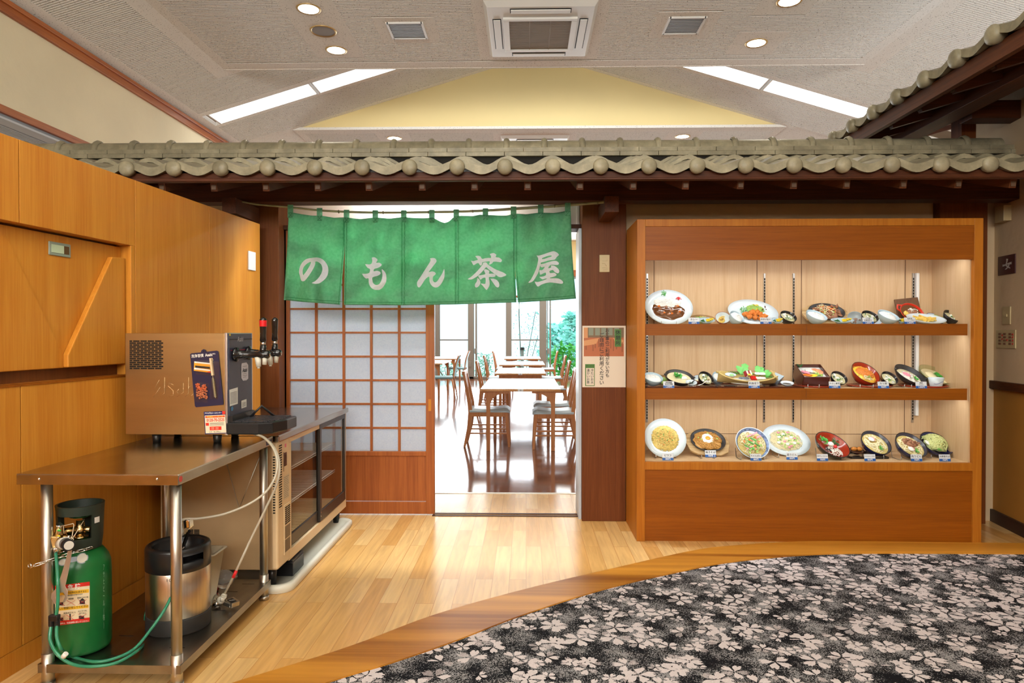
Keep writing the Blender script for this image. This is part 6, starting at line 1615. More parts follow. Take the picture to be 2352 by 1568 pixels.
def lotus(q):
    for k, (x, y) in enumerate(((-.1, -.15), (-.2, .1), (.05, .12))):
        for j in range(6): q.tube([(x * a + .006 * math.cos(j + i_ * 1.26) * 1.0 + .008 * math.cos(j * 1.047), y * b + .008 * math.sin(j * 1.047) + .003 * math.sin(i_ * 1.26), -.012 + .004 * k) for i_ in range(5)], .0016, 5, True)
stuff(t, 'lotus_root', friesm, lambda q: (lotus(q), dome(q, -a * .1, 0, a * .45, b * .45, -.03, .015, 3)))
stuff(t, 'minced_meat', meat, lambda q: grains(q, 20, -a * .2, -b * .1, a * .3, b * .3, -.013, .005, .003, 3, 1.3))
t, a, b = dish('fried_chicken_plate', 'large oval white plate of fried chicken and salad on the top shelf', 1730, 710, 115, 58, 4.66, 52, PLATE, porc, ST, 5)
stuff(t, 'shredded_cabbage', greens[1], lambda q: (dome(q, a * .12, b * .30, a * .36, b * .36, -.015, .02, 3), strands(q, 60, a * .12, b * .30, a * .38, b * .36, -.01, .022, .0011, 9, 5)))
stuff(t, 'parsley', greens[0], lambda q: leaves(q, 34, -a * .38, b * .1, a * .2, b * .3, -.008, .013, 5, .9))
stuff(t, 'fried_chicken', friedf, lambda q: [q.blob((x * a, y * b, .006), (.020, .017, .014), k, 12, 8, .6) for k, (x, y) in enumerate(((-.34, -.30), (-.14, -.20), (.06, -.24), (.26, -.2), (.42, -.3), (-.2, -.48), (.02, -.52), (.24, -.5), (-.02, -.05), (.14, -.04), (.36, -.42)))])
stuff(t, 'pepper_strips', yellowf, lambda q: strands(q, 6, a * .1, b * .3, a * .3, b * .3, .004, .012, .002, 4, 4)); stuff(t, 'red_leaves', brownl, lambda q: leaves(q, 4, a * .42, b * .35, a * .1, b * .2, .0, .02, 2, .8))
rice_bowl('rice bowl in front of the oval fried chicken plate', 1694, 727, 36, 28, 4.50, ST, 28, 55, 2)
pickles('small pickle dish between the fried chicken plate and the black soup bowl', 1785, 737, 24, 12, 4.50, ST)
soup_bowl('black miso soup bowl right of the fried chicken plate, on the top shelf', 1811.5, 727, 38, 30, 4.55, ST, 14, 52, 3)
# sizzling plates on boards
def teppan(name, label, px, py, w, h, Y, tilt, sh, roll, pw, ph, board=boardm):
    c = at(px, py, Y); a_ = w * Y / F / 2; b_ = h * Y / F / 2 / math.sin(rad(tilt)); M_ = Matrix.Rotation(rad(roll), 4, 'Y') @ Matrix.Rotation(rad(tilt), 4, 'X')
    poly = [(-1, -.1), (-.86, -.72), (-.5, -1), (.5, -1), (.86, -.72), (1, -.1), (.92, .45), (.45, 1), (-.45, 1), (-.92, .45)]
    mb = MB().prism([(x * a_, y * b_) for x, y in poly], lambda x, y, d_: Vector((x, y, d_)), -.03, -.016)
    zmin = min((M_ @ Vector((*v, 1))).z for v in mb.v); nz = sh + .0015 - zmin
    if abs(nz - c.z) < .05: c.z = nz
    t_ = thing(name, label, 'food model', Matrix.Translation(c) @ M_, FOODG)
    mb.build('wooden_board', board, t_, local=True, bevel=.002)
    pa, pb = a_ * pw, b_ * ph
    MB().lathe([(0, -.006), (.86, -.006), (.94, .004), (1.0, .006), (1.0, .002), (.9, -.012), (.8, -.016), (0, -.016)], 40, sx=pa, sy=pb).build('iron_pan', iron, t_, local=True)
    return t_, pa, pb
t, a, b = teppan('ginger_pork_plate', 'sizzling iron plate of pork and vegetables on a pale wooden board, top shelf', 1898.5, 717, 108, 44, 4.66, 46, ST, 2, .76, .86)
stuff(t, 'pork_slices', meat, lambda q: (dome(q, 0, 0, a * .8, b * .8, -.006, .018, 3), [q.blob((rr_[0] * a, rr_[1] * b, .010), (.018, .012, .004), k, 8, 5, .8, M=Euler((k, .3, k * 2)).to_matrix()) for k, rr_ in enumerate([(random.Random(k).uniform(-.7, .7), random.Random(k + 50).uniform(-.6, .6)) for k in range(24)])]))
stuff(t, 'vegetables', greens[1], lambda q: leaves(q, 18, 0, 0, a * .8, b * .75, .010, .018, 6, .4)); stuff(t, 'carrot_strips', orangef, lambda q: strands(q, 12, 0, 0, a * .7, b * .7, .010, .012, .0022, 8, 3)); stuff(t, 'bean_sprouts', noodlem, lambda q: strands(q, 26, 0, 0, a * .8, b * .8, .008, .014, .0015, 12, 4))
rice_bowl('rice bowl in front of the sizzling pork plate, top shelf', 1876.5, 728, 48, 30, 4.48, ST, 14, 50, 3)
pickles('oval pickle dish in front of the sizzling pork plate, top shelf', 1935, 738, 52, 11, 4.47, ST)
t, a, b = dish('scalloped_bowl', 'grey scalloped bowl of shredded burdock between pork plate and soup', 1966, 727, 36, 32, 4.60, 58, BOWL(.035), pm('grey_glaze', C(150, 158, 160), .2), ST, -10, n=20)
stuff(t, 'burdock_strips', meat, lambda q: strands(q, 22, 0, -b * .3, a * .6, b * .45, -.02, .016, .002, 3, 3))
soup_bowl('black miso soup bowl behind the ginger pork price card', 1999, 728, 38, 31, 4.55, ST, 10, 52, 4)
t, a, b = dish('side_dish_bowl', 'pale pink bowl mostly hidden behind the third top shelf soup bowl', 2014, 726, 26, 26, 4.66, 50, BOWL(.04), pinkf, ST, 0, inner=porc)
rice_bowl('rice bowl right of the ginger pork soup bowl, beside the dark board', 2041.5, 728, 47, 30, 4.48, ST, 14, 50, 5)
pickles('tiny yellow pickle dish left of the hamburg steak price card', 2071, 739, 18, 9, 4.47, ST)
bd_ = MB(); c0 = at(2078, 716, 4.66); bd_.cbox((c0.x + .04, 4.69, c0.z + .015), (.16, .012, .16), Euler((rad(-12), 0, 0)).to_matrix() @ Euler((0, rad(-6), 0)).to_matrix())
o_ = bd_.build('dark_wooden_board', dboard, bevel=.002); tagp(o_, 'dark wooden board leaning behind the red casserole dish', 'board')
t, a, b = dish('hamburg_casserole', 'red oval casserole of hamburg steak in brown sauce, top shelf', 2096, 707, 58, 45, 4.62, 58, BOWL(.04), pm('red_enamel', C(214, 52, 32), .18, coat=.4), ST + .02, 22)
stuff(t, 'handles', MT['red_enamel'], lambda q: [q.tube([(s_ * a * .9, -.022, -.006), (s_ * (a + .018), -.014, -.006), (s_ * (a + .020), .014, -.006), (s_ * a * .9, .022, -.006)], .006, 8) for s_ in (-1, 1)])
stuff(t, 'brown_sauce', curry, lambda q: disc(q, a * .88, b * .88, -.012)); stuff(t, 'steak', meat, lambda q: dome(q, a * .12, 0, a * .52, b * .5, -.012, .016, 3, .1))
stuff(t, 'cream', tofu, lambda q: (strands(q, 5, a * .1, b * .1, a * .5, b * .5, -.002, .010, .0018, 3, 9, .5))); stuff(t, 'potato_wedges', friesm, lambda q: [q.blob((-a * .5 + k * .012, -b * .35 - k * .004, -.006), (.012, .018, .006), k, 8, 5, .3) for k in range(3)])
t, a, b = dish('side_salad_bowl', 'purple glazed salad bowl behind the white boat shaped fries dish', 2151, 719, 42, 26, 4.68, 48, BOWL(.04), pm('purple_glaze', C(70, 54, 110), .2), ST, 12, inner=porc)
stuff(t, 'cabbage', greens[1], lambda q: (dome(q, 0, 0, a * .7, b * .7, -.02, .024, 3), strands(q, 40, 0, 0, a * .7, b * .7, -.01, .022, .0011, 5, 5)))
t, a, b = dish('fries_dish', 'white boat shaped dish of fried potatoes near the right end of the top shelf', 2128, 732, 85, 26, 4.50, 36, BOWL(.03), porc, ST, 3)
stuff(t, 'fries', friesm, lambda q: [q.cbox((random.Random(k).uniform(-.5, .4) * a, random.Random(k + 9).uniform(-.4, .4) * b, -.012 + .002 * (k % 6)), (.046, .010, .008), Euler((.2, .25 * (k % 3 - 1), random.Random(k + 3).uniform(-.5, .6))).to_matrix()) for k in range(22)])
soup_bowl('black miso soup bowl at the right end of the top shelf', 2190, 728, 42, 30, 4.52, ST, 16, 50, 6)
# ---- middle shelf
def tray(label, px0, px1, Y0, Y1, sh, mat_):
    x0, x1 = at(px0, 888, Y0).x, at(px1, 888, Y0).x
    q = MB().box(x0, x1, Y0, Y1, sh + .001, sh + .005)
    for (a_, b_, c_, d_) in ((x0, x1, Y0, Y0 + .006), (x0, x1, Y1 - .006, Y1), (x0, x0 + .006, Y0, Y1), (x1 - .006, x1, Y0, Y1)): q.box(a_, b_, c_, d_, sh + .001, sh + .012)
    o__ = q.build('serving_tray', mat_, bevel=.002); tagp(o__, label, 'tray', 'serving trays in the display case')
tray('long dark brown tray at the left of the middle shelf', 1484, 1645, 4.40, 4.72, SM, brownl)
tray('dark brown tray under the sashimi boat', 1648, 1848, 4.40, 4.72, SM, brownl)
def rtray(label, px, Y, r, mat_, sh=None):
    c = at(px, 888, Y); sh = SM if sh is None else sh
    q = MB().lathe([(0, .001), (r, .001), (r + .01, .012), (r + .008, .013), (r - .004, .005), (0, .004)], 40, (c.x, Y, sh)); o__ = q.build('round_tray', mat_); tagp(o__, label, 'tray', 'serving trays in the display case')
rtray('round red tray under the lacquer box', 1872, 4.57, .135, redl); rtray('round red tray under the pork cutlet bowl', 1996, 4.57, .13, redl); rtray('round red tray under the iron udon pot', 2120, 4.57, .14, redl)
SM2 = SM + .005
rice_bowl('rice bowl at the left end of the middle shelf', 1501, 873, 44, 26, 4.47, SM2, 8, 44, 7)
t, a, b = dish('salad_bowl', 'smoky glass salad bowl behind the leftmost rice bowl, middle shelf', 1521, 867, 40, 22, 4.60, 40, BOWL(.035), brg, SM2, 0)
stuff(t, 'salad', greens[1], lambda q: (dome(q, 0, 0, a * .62, b * .7, -.02, .022, 4), leaves(q, 18, 0, 0, a * .6, b * .6, -.006, .02, 3)))
def handle_pot(t_, a_, b_, mat_):
    stuff(t_, 'wire_handle', mat_, lambda q: (q.tube([(a_ * math.cos(rad(200 + 140 * k / 12)) * 1.03, b_ * math.sin(rad(200 + 140 * k / 12)) * 1.06, .001) for k in range(13)], .0018, 6), [q.blob((s_ * a_ * 1.02, 0, .002), (.007, .010, .006), 1, 8, 6, 0) for s_ in (-1, 1)]))
t, a, b = dish('hot_pot', 'black iron pot of tofu hot pot with green leaves, middle shelf', 1561, 866, 66, 34, 4.52, 40, BOWL(.05), iron, SM2, 6); handle_pot(t, a, b, iron)
stuff(t, 'soup', soupm, lambda q: disc(q, a * .84, b * .84, -.014)); stuff(t, 'greens', greens[0], lambda q: leaves(q, 20, -a * .12, 0, a * .28, b * .4, -.012, .026, 4, 1.0)); stuff(t, 'tofu', tofu, lambda q: (q.cbox((a * .3, -.004, -.010), (.04, .03, .012), Euler((0, 0, .3)).to_matrix()), q.cbox((a * .1, b * .4, -.010), (.03, .02, .012))))
t, a, b = dish('side_dish_bowl', 'pinkish brown cup bowl behind the spoon soup bowl, middle shelf', 1605, 864, 26, 18, 4.60, 40, BOWL(.045), rim_brown, SM2, 0, inner=porc)
stuff(t, 'filling', noodlem, lambda q: dome(q, 0, 0, a * .6, b * .6, -.03, .01))
t, a, b = dish('small_plate', 'little white plate under the spoon, right of the iron hot pot', 1588, 880, 26, 10, 4.46, 22, PLATE, porc, SM2, 0)
stuff(t, 'garnish', greens[2], lambda q: leaves(q, 5, 0, 0, a * .3, b * .3, -.012, .012, 4))
soup_bowl('black bowl of tofu soup right of the hot pot, beside a metal spoon', 1622, 870, 36, 31, 4.53, SM2, 22, 56, 8)
q = MB(); c = at(1612, 882, 4.44); q.tube([c + Vector((-.04, 0, -.012)), c + Vector((.0, 0, -.002)), c + Vector((.05, .01, .03))], [.004, .003, .0035], 8).blob(c + Vector((-.052, 0, -.013)), (.016, .010, .004), 1, 10, 6, 0); o_ = q.build('soup_spoon', chrome); tagp(o_, 'metal spoon lying before the tofu soup bowl on the middle shelf', 'spoon')
rice_bowl('rice bowl half hidden behind the left end of the sashimi boat', 1652, 871, 32, 26, 4.62, SM2, 25, 52, 9)
# sashimi boat
BC = at(1712, 872, 4.55); BM = Matrix.Translation(Vector((BC.x, 4.55, SM2 + .012))) @ Matrix.Rotation(rad(24), 4, 'X') @ Matrix.Rotation(rad(2), 4, 'Y')
boat = thing('sashimi_boat', 'pale wooden boat of assorted sashimi in the middle of the middle shelf', 'food model', BM, FOODG)
bm_ = pm('boat_wood', C(208, 184, 118), .4); bl_ = .19
q = MB()
def hull(off, up):
    def f(u, v):
        x = (u * 2 - 1) * bl_; k = (1 - abs(u * 2 - 1) ** 2.2) ** .5 if u < .5 else (1 - (abs(u * 2 - 1)) ** 3.0 * .72) ** .5
        w_ = .062 * k - off; s_ = v * 2 - 1
        sh_ = abs(s_) ** 1.6
        zr = .048 + .03 * (u * 2 - 1) ** 2
        return Vector((x * (1 - off), s_ * max(w_, .002), zr * sh_ + up + (u * 2 - 1) ** 2 * .012 * (1 - sh_)))
    return f
q.sheet(24, 12, hull(0, 0)); q.sheet(24, 12, hull(.006, .006))
for s_ in (0, 1):
    P_ = [hull(.003, .003)(u / 24, s_) for u in range(25)]; q.tube(P_, .0045, 6)
q.build('hull', bm_, boat, local=True)
q = MB().cbox((bl_ * .93, 0, .075), (.028, .10, .008), Euler((0, rad(38), 0)).to_matrix()).cbox((-bl_ * 1.0, 0, .082), (.032, .012, .012), Euler((0, rad(8), 0)).to_matrix()); q.build('prow_and_stern', bm_, boat, local=True, bevel=.002)
def IV(x, y, z): return (x * bl_, y * .06, z + .010)
q = MB(); dome(q, .01, 0, .13, .045, .02, .018, 3); q.build('ice_bed', tofu, boat, local=True)
q = MB().lathe([(0, .002), (.7, .004), (1, .012), (1, .009), (0, -.002)], 28, IV(-.58, -.1, .050), sx=.036, sy=.026); dsh = q.build('wasabi_dish', porc, boat, local=True)
q = MB()
for k in range(14): a = k * .45; q.blob((-.58 * bl_ + .026 * math.cos(a), -.006 + .018 * math.sin(a), .0585), (.004, .003, .0008), k, 6, 4, 0, m=k % 2)
q.build('painted_pattern', [pm('cobalt', C(50, 70, 160), .3), pm('painted_red', C(190, 50, 60), .3)], dsh, local=True)
q = MB(); q.blob(IV(-.56, -.25, .062), (.015, .010, .008), 3, 10, 8, .2); q.build('wasabi', pm('wasabi_green', C(160, 218, 150), .5), boat, local=True)
q = MB()
for (x, y, l_, a_) in ((-.08, .5, .06, 1.2), (.0, .5, .05, 1.5), (-.16, .4, .05, 2.0), (.42, .5, .05, 1.4), (.5, .5, .045, 1.1), (.62, .2, .04, .8), (.66, .0, .035, .4)): leaf(q, x * bl_, y * .06, .055, l_ * 1.15, l_ * .8, a_, 1.3)
q.build('shiso_leaves', pm('shiso', C(110, 190, 100), .4), boat, local=True)
q = MB()
for k in range(9): leaf(q, (-.62 + .07 * k) * bl_, .035, .05, .03, .008, 2.4, 1.0)
q.build('bamboo_leaves', greens[2], boat, local=True)
q = MB()
for k in range(4): q.cbox(IV(-.06 + .055 * k, .05, .066 + .001 * k), (.007, .040, .020), Euler((.3, .5, .2)).to_matrix(), m=k % 2)
q.build('bonito_slices', [pm('bonito_red', C(150, 34, 44), .3), tofu], boat, local=True)
q = MB()
for k in range(3): q.cbox(IV(.12 + .06 * k, -.5, .052), (.016, .028, .012), Euler((.3, .3, .1)).to_matrix())
q.build('tuna_slices', pm('tuna_red', C(206, 40, 36), .25), boat, local=True)
q = MB()
for k in range(3): q.blob(IV(.32 + .1 * k, -.48, .052), (.018, .013, .008), k, 10, 6, .15)
for k in range(4): q.blob(IV(.33 + .08 * k, .15, .066), (.014, .016, .007), k + 5, 10, 6, .15)
q.build('squid_slices', tofu, boat, local=True)
q = MB()
for k in range(3): q.blob(IV(-.25 + .1 * k, -.5, .05), (.016, .012, .006), k, 10, 6, .15)
q.build('mackerel_slices', pm('silver_fish', C(120, 130, 150), .2, .4), boat, local=True)
q = MB()
for k in range(5): leaf(q, .03 * bl_, -.026, .078, .017, .010, k * 1.256, .6)
q.build('yellow_flower', yellowf, boat, local=True)
q = MB(); leaves(q, 30, .06, .015, .045, .025, .06, .015, 4, .9); leaves(q, 22, .14, -.005, .03, .03, .055, .016, 9, .9); leaves(q, 14, -.05, .02, .03, .02, .055, .014, 12, .9); q.build('green_garnish', greens[0], boat, local=True)
q = MB(); grains(q, 14, .05, .012, .02, .012, .06, .004, .003, 4, 1.2); q.build('red_garnish', redf, boat, local=True)
# small items to the right of the boat
t, a, b = dish('square_bowl', 'pale blue square bowl with dark painted pattern behind the sashimi boat stern', 1783, 873, 36, 26, 4.62, 30, [(0, -.02), (.7, -.02), (.95, -.001), (1.0, 0), (1.0, -.003), (.78, -.045), (.6, -.05), (0, -.05)], porcb_square, SM2, 0, n=4)
stuff(t, 'painted_pattern', MT['cobalt'], lambda q: [q.tube([(a * .75 * math.cos(x), -b * .75, -.03 + .006 * math.sin(5 * x)) for x in (1.0, 1.3, 1.6, 1.9)], .0012, 5)])
soup_bowl('black bowl peeking out behind the stern of the sashimi boat', 1779, 861, 26, 20, 4.70, SM2, 10, 50, 10)
t, a, b = dish('sauce_dish', 'small white sauce dish between the boat and the lacquer box', 1808, 881, 29, 9, 4.48, 20, BOWL(.022), porc, SM2, 0)
stuff(t, 'soy_sauce', pm('soy', C(40, 20, 12), .1), lambda q: disc(q, a * .7, b * .7, -.010))
q = MB(); c = at(1676, 886, 4.43); q.bar(c + Vector((-.035, 0, 0)), c + Vector((.035, 0, 0)), .006, .006); q.bar(c + Vector((-.035, .01, 0)), c + Vector((.05, .01, 0)), .004, .004); o_ = q.build('chopsticks', lacq); tagp(o_, 'black chopsticks lying before the sashimi boat', 'chopsticks')
# lacquer box
LC = at(1868, 870, 4.56); LMx = Matrix.Translation(Vector((LC.x, 4.58, SM + .096))) @ Matrix.Rotation(rad(27), 4, 'X')
lb = thing('lacquer_box', 'square lacquer box of seafood over rice, middle shelf right of the boat', 'food model', LMx, FOODG)
s_ = .086
q = MB()
for (x0, x1, y0, y1) in ((-s_, s_, -s_, -s_ + .006), (-s_, s_, s_ - .006, s_), (-s_, -s_ + .006, -s_, s_), (s_ - .006, s_, -s_, s_)): q.box(x0, x1, y0, y1, -.085, .012)
q.box(-s_, s_, -s_, s_, -.09, -.08); q.build('box', brownl, lb, local=True, bevel=.003)
q = MB().box(-s_ + .0062, s_ - .0062, -s_ + .0062, s_ - .0062, -.03, -.012); q.build('rice', ricem, lb, local=True)
fl_ = [(shrimp, (.45, .35), 3), (tofu, (-.1, .35), 3), (pinkf, (-.5, .1), 3), (noodlem, (.15, .2), 2), (orangef, (-.45, -.35), 2), (yellowf, (-.05, -.45), 2), (shrimp, (.6, .0), 2)]
for k, (mm, (x, y), n__) in enumerate(fl_):
    q = MB()
    for j in range(n__): q.blob((s_ * (x + .1 * j - .1), s_ * (y - .12 * j), -.004 + .003 * j), (.024, .018, .005), k * 7 + j, 10, 6, .3, M=Euler((.2, .15, .7 * k)).to_matrix())
    q.build('topping_slices', mm, lb, local=True)
stuff(lb, 'green_garnish', greens[1], lambda q: leaves(q, 26, .03, -.03, .04, .03, -.006, .02, 5, .7)); stuff(lb, 'leaf', greens[2], lambda q: leaves(q, 8, -.06, .06, .02, .015, .0, .024, 7, .7))
soup_bowl('black miso soup bowl between the lacquer box and the pork cutlet bowl', 1928, 872, 38, 32, 4.54, SM2, 14, 52, 11)
t, a, b = dish('pork_cutlet_bowl', 'brown bowl of pork cutlet and egg on rice, middle shelf', 1989.5, 862, 66, 51, 4.57, 52, BOWL(.075), redl, SM2, 18, rim=brownl)
stuff(t, 'egg', eggm, lambda q: (dome(q, 0, 0, a * .84, b * .84, -.03, .024, 3, .1), grains(q, 60, 0, 0, a * .8, b * .8, -.02, .02, .004, 4, 1.5)))
stuff(t, 'cutlet', friedf, lambda q: dome(q, 0, b * .05, a * .66, b * .48, -.016, .022, 8, .2)); stuff(t, 'onion', noodlem, lambda q: strands(q, 18, 0, -b * .5, a * .5, b * .3, -.01, .008, .0018, 3, 5)); stuff(t, 'green_onion', greens[0], lambda q: leaves(q, 8, a * .1, -b * .4, a * .3, b * .2, .0, .014, 5, .4))
soup_bowl('black miso soup bowl between the pork cutlet bowl and the iron udon pot', 2044, 873, 38, 32, 4.52, SM2, 14, 52, 12)
t, a, b = dish('iron_udon_pot', 'black iron pot of udon with fish cake, tilted on the middle shelf', 2092, 861, 72, 44, 4.58, 42, BOWL(.055), iron, SM2, 18); handle_pot(t, a, b, iron)
stuff(t, 'soup', soupm, lambda q: disc(q, a * .8, b * .8, -.024)); stuff(t, 'udon', tofu, lambda q: strands(q, 26, 0, -b * .1, a * .72, b * .62, -.024, .008, .003, 5, 8, .5)); stuff(t, 'fish_cake', pinkf, lambda q: q.blob((-a * .2, 0, -.012), (.028, .022, .006), 3, 14, 8, .1)); stuff(t, 'greens', greens[0], lambda q: leaves(q, 12, a * .3, -b * .2, a * .14, b * .2, -.014, .018, 6, .8))
t, a, b = dish('glass_tofu_bowl', 'pale green glass bowl of tofu at the right end of the middle shelf', 2150, 862, 74, 42, 4.63, 42, BOWL(.055), grg, SM2, 14)
stuff(t, 'soup', soupm, lambda q: disc(q, a * .80, b * .80, -.02)); stuff(t, 'tofu', noodlem, lambda q: dome(q, -a * .15, 0, a * .4, b * .4, -.02, .012, 3)); stuff(t, 'greens', greens[0], lambda q: leaves(q, 20, a * .12, 0, a * .3, b * .3, -.012, .026, 6, .7))
t = thing('white_cup', 'white cup with dark painted line before the green glass bowl', 'cup', (at(2150, 881, 4.47).x, 4.47, SM2), FOODG)
c = Vector((at(2150, 881, 4.47).x, 4.47, SM2)); MB().lathe([(0, 0), (.030, 0), (.036, .01), (.047, .062), (.045, .062), (.034, .012), (0, .01)], 32, c).build('cup_body', porc, t)
stuff(t, 'painted_line', MT['cobalt'], lambda q: q.tube([(.0435 * math.sin(x), -.0435 * math.cos(x), .03 + .008 * math.sin(3 * x)) for x in [(-.8 + .1 * k) for k in range(15)]], .0012, 5))
# ---- bottom row
SB = IZ0
t, a, b = dish('pilaf_plate', 'round white plate of pilaf at the left end of the bottom shelf', 1528.5, 1007, 96, 84, 4.52, 62, PLATE, porc, SB, 4)
pilafm = pm('pilaf_rice', C(232, 208, 124), .4, 0, .2, 90)
stuff(t, 'pilaf', pilafm, lambda q: (dome(q, 0, 0, a * .64, b * .64, -.015, .028, 5, .2), grains(q, 900, 0, 0, a * .68, b * .66, -.012, .032, .0032, 3)))
stuff(t, 'green_bits', greens[0], lambda q: grains(q, 30, 0, 0, a * .55, b * .55, -.006, .030, .0036, 6)); stuff(t, 'carrot_bits', orangef, lambda q: grains(q, 26, 0, 0, a * .55, b * .55, -.006, .030, .0034, 8))
t, a, b = teppan('fried_noodle_plate', 'iron plate of fried noodles and egg on a wooden board, bottom shelf', 1626, 1009, 100, 50, 4.58, 42, SB, 3, .80, .88)
stuff(t, 'noodles', brownn, lambda q: (dome(q, 0, 0, a * .82, b * .82, -.006, .016, 5), strands(q, 60, 0, 0, a * .82, b * .82, 0, .016, .0022, 5, 8))); stuff(t, 'cabbage', greens[1], lambda q: leaves(q, 16, 0, 0, a * .75, b * .7, .008, .018, 7, .4))
stuff(t, 'egg_white', tofu, lambda q: dome(q, -.004, .004, a * .34, b * .42, .014, .006, 5, .15)); stuff(t, 'egg_yolk', yolk, lambda q: dome(q, -.004, .002, a * .15, b * .17, .018, .009, 5, .0))
t, a, b = dish('champon_bowl', 'blue patterned bowl of champon noodles, third from the left on the bottom shelf', 1729, 1014, 78, 70, 4.48, 60, BOWL(.07), indigo, SB, 6, inner=pm('blue_pattern', C(120, 140, 180), .2, 0, .6, 60), rim=porc)
stuff(t, 'broth', udonsoup, lambda q: disc(q, a * .84, b * .84, -.02)); stuff(t, 'noodles', noodlem, lambda q: strands(q, 40, 0, 0, a * .8, b * .8, -.018, .012, .002, 3, 8)); stuff(t, 'vegetables', greens[1], lambda q: leaves(q, 26, 0, -.01, a * .7, b * .7, -.006, .022, 6, .5)); stuff(t, 'beans', greens[0], lambda q: [q.bar((x * a, y * b, .0), ((x + .3) * a, (y - .2) * b, .006), .007, .004) for x, y in ((-.3, .1), (-.1, .3), (-.5, -.2), (.1, .0), (-.2, -.3))])
stuff(t, 'pink_fish_cake', pinkf, lambda q: [q.bar((x * a, y * b, .002), ((x + .3) * a, (y + .18) * b, .006), .010, .003) for x, y in ((-.35, .3), (.2, .3), (-.4, -.45), (.0, .5))]); stuff(t, 'carrots', orangef, lambda q: [q.cbox((x * a, y * b, .003), (.018, .008, .003), Euler((.2, .1, x * 9)).to_matrix()) for x, y in ((-.2, .15), (.2, .35), (.3, -.1), (-.5, .0), (.1, -.2))])
stuff(t, 'shrimp', shrimp, lambda q: [q.blob((x * a, y * b, .004), (.009, .006, .005), 3, 8, 6, .2) for x, y in ((.1, -.45), (-.1, .1), (.35, .1))])
t, a, b = dish('crispy_noodle_plate', 'large oval white plate of noodles and vegetables beside the champon bowl', 1806, 1010, 110, 64, 4.62, 52, PLATE, porc, SB, 5)
stuff(t, 'noodles', noodlem, lambda q: (dome(q, 0, 0, a * .60, b * .62, -.015, .016, 4), strands(q, 90, 0, 0, a * .72, b * .72, -.010, .018, .0016, 4, 9))); stuff(t, 'vegetables', greens[1], lambda q: leaves(q, 60, 0, 0, a * .56, b * .6, .0, .022, 8, .5)); stuff(t, 'squid', tofu, lambda q: [q.blob((x * a, y * b, .008), (.014, .011, .005), 5, 8, 6, .3) for x, y in ((-.1, .3), (-.3, .1), (.2, .15), (.0, -.3), (.3, -.2), (-.35, -.25), (0, .05))])
stuff(t, 'pink_fish_cake', pinkf, lambda q: [q.blob((x * a, y * b, .009), (.010, .008, .003), 5, 8, 6, .3) for x, y in ((-.3, .4), (.1, .45), (.35, .1), (.15, -.4), (-.1, -.15), (.05, -.5))]); stuff(t, 'green_bits', greens[0], lambda q: leaves(q, 12, 0, 0, a * .5, b * .5, .006, .014, 12, .5))
t, a, b = dish('cold_udon_bowl', 'black and red bowl of cold udon with egg on the bottom shelf', 1913, 1019, 80, 54, 4.48, 50, BOWL(.07), lacq, SB, 16, inner=redl)
stuff(t, 'udon', tofu, lambda q: strands(q, 30, a * .15, -b * .3, a * .5, b * .4, -.03, .018, .0022, 3, 8)); stuff(t, 'greens', greens[0], lambda q: leaves(q, 30, -a * .45, b * .2, a * .26, b * .4, -.016, .018, 4, .8)); stuff(t, 'dark_seaweed', greens[2], lambda q: leaves(q, 22, a * .25, b * .35, a * .3, b * .3, -.016, .020, 5, .6))
stuff(t, 'egg', tofu, lambda q: q.blob((-a * .1, 0, -.004), (.020, .018, .013), 3, 14, 10, 0)); stuff(t, 'tomato', redf, lambda q: q.blob((a * .1, -b * .18, .001), (.013, .012, .010), 3, 12, 8, 0)); stuff(t, 'nori', nori, lambda q: leaves(q, 14, -a * .3, -b * .4, a * .3, b * .2, -.018, .018, 6, .3))
tr_ = at(1999, 1048, 4.55)
q = MB().box(at(1955, 1048, 4.46).x, at(2042, 1048, 4.46).x, 4.46, 4.68, SB + .001, SB + .006)
x0_, x1_ = at(1955, 1048, 4.46).x, at(2042, 1048, 4.46).x
for (a_, b_, c_, d_) in ((x0_, x1_, 4.46, 4.466), (x0_, x1_, 4.674, 4.68), (x0_, x0_ + .006, 4.46, 4.68), (x1_ - .006, x1_, 4.46, 4.68)): q.box(a_, b_, c_, d_, SB + .001, SB + .016)
o_ = q.build('serving_tray', lacq, bevel=.002); tagp(o_, 'black lacquer tray under the udon set on the bottom shelf', 'tray', 'serving trays in the display case')
t, a, b = dish('inari_sushi_plate', 'small plate with two brown inari sushi on the black tray', 1968, 1040, 34, 10, 4.58, 22, PLATE, brownl, SB + .007, 0)
stuff(t, 'inari_sushi', inari, lambda q: [q.blob((x * a, 0, .008), (.020, .014, .014), k, 12, 8, .15) for k, x in enumerate((-.4, .35))])
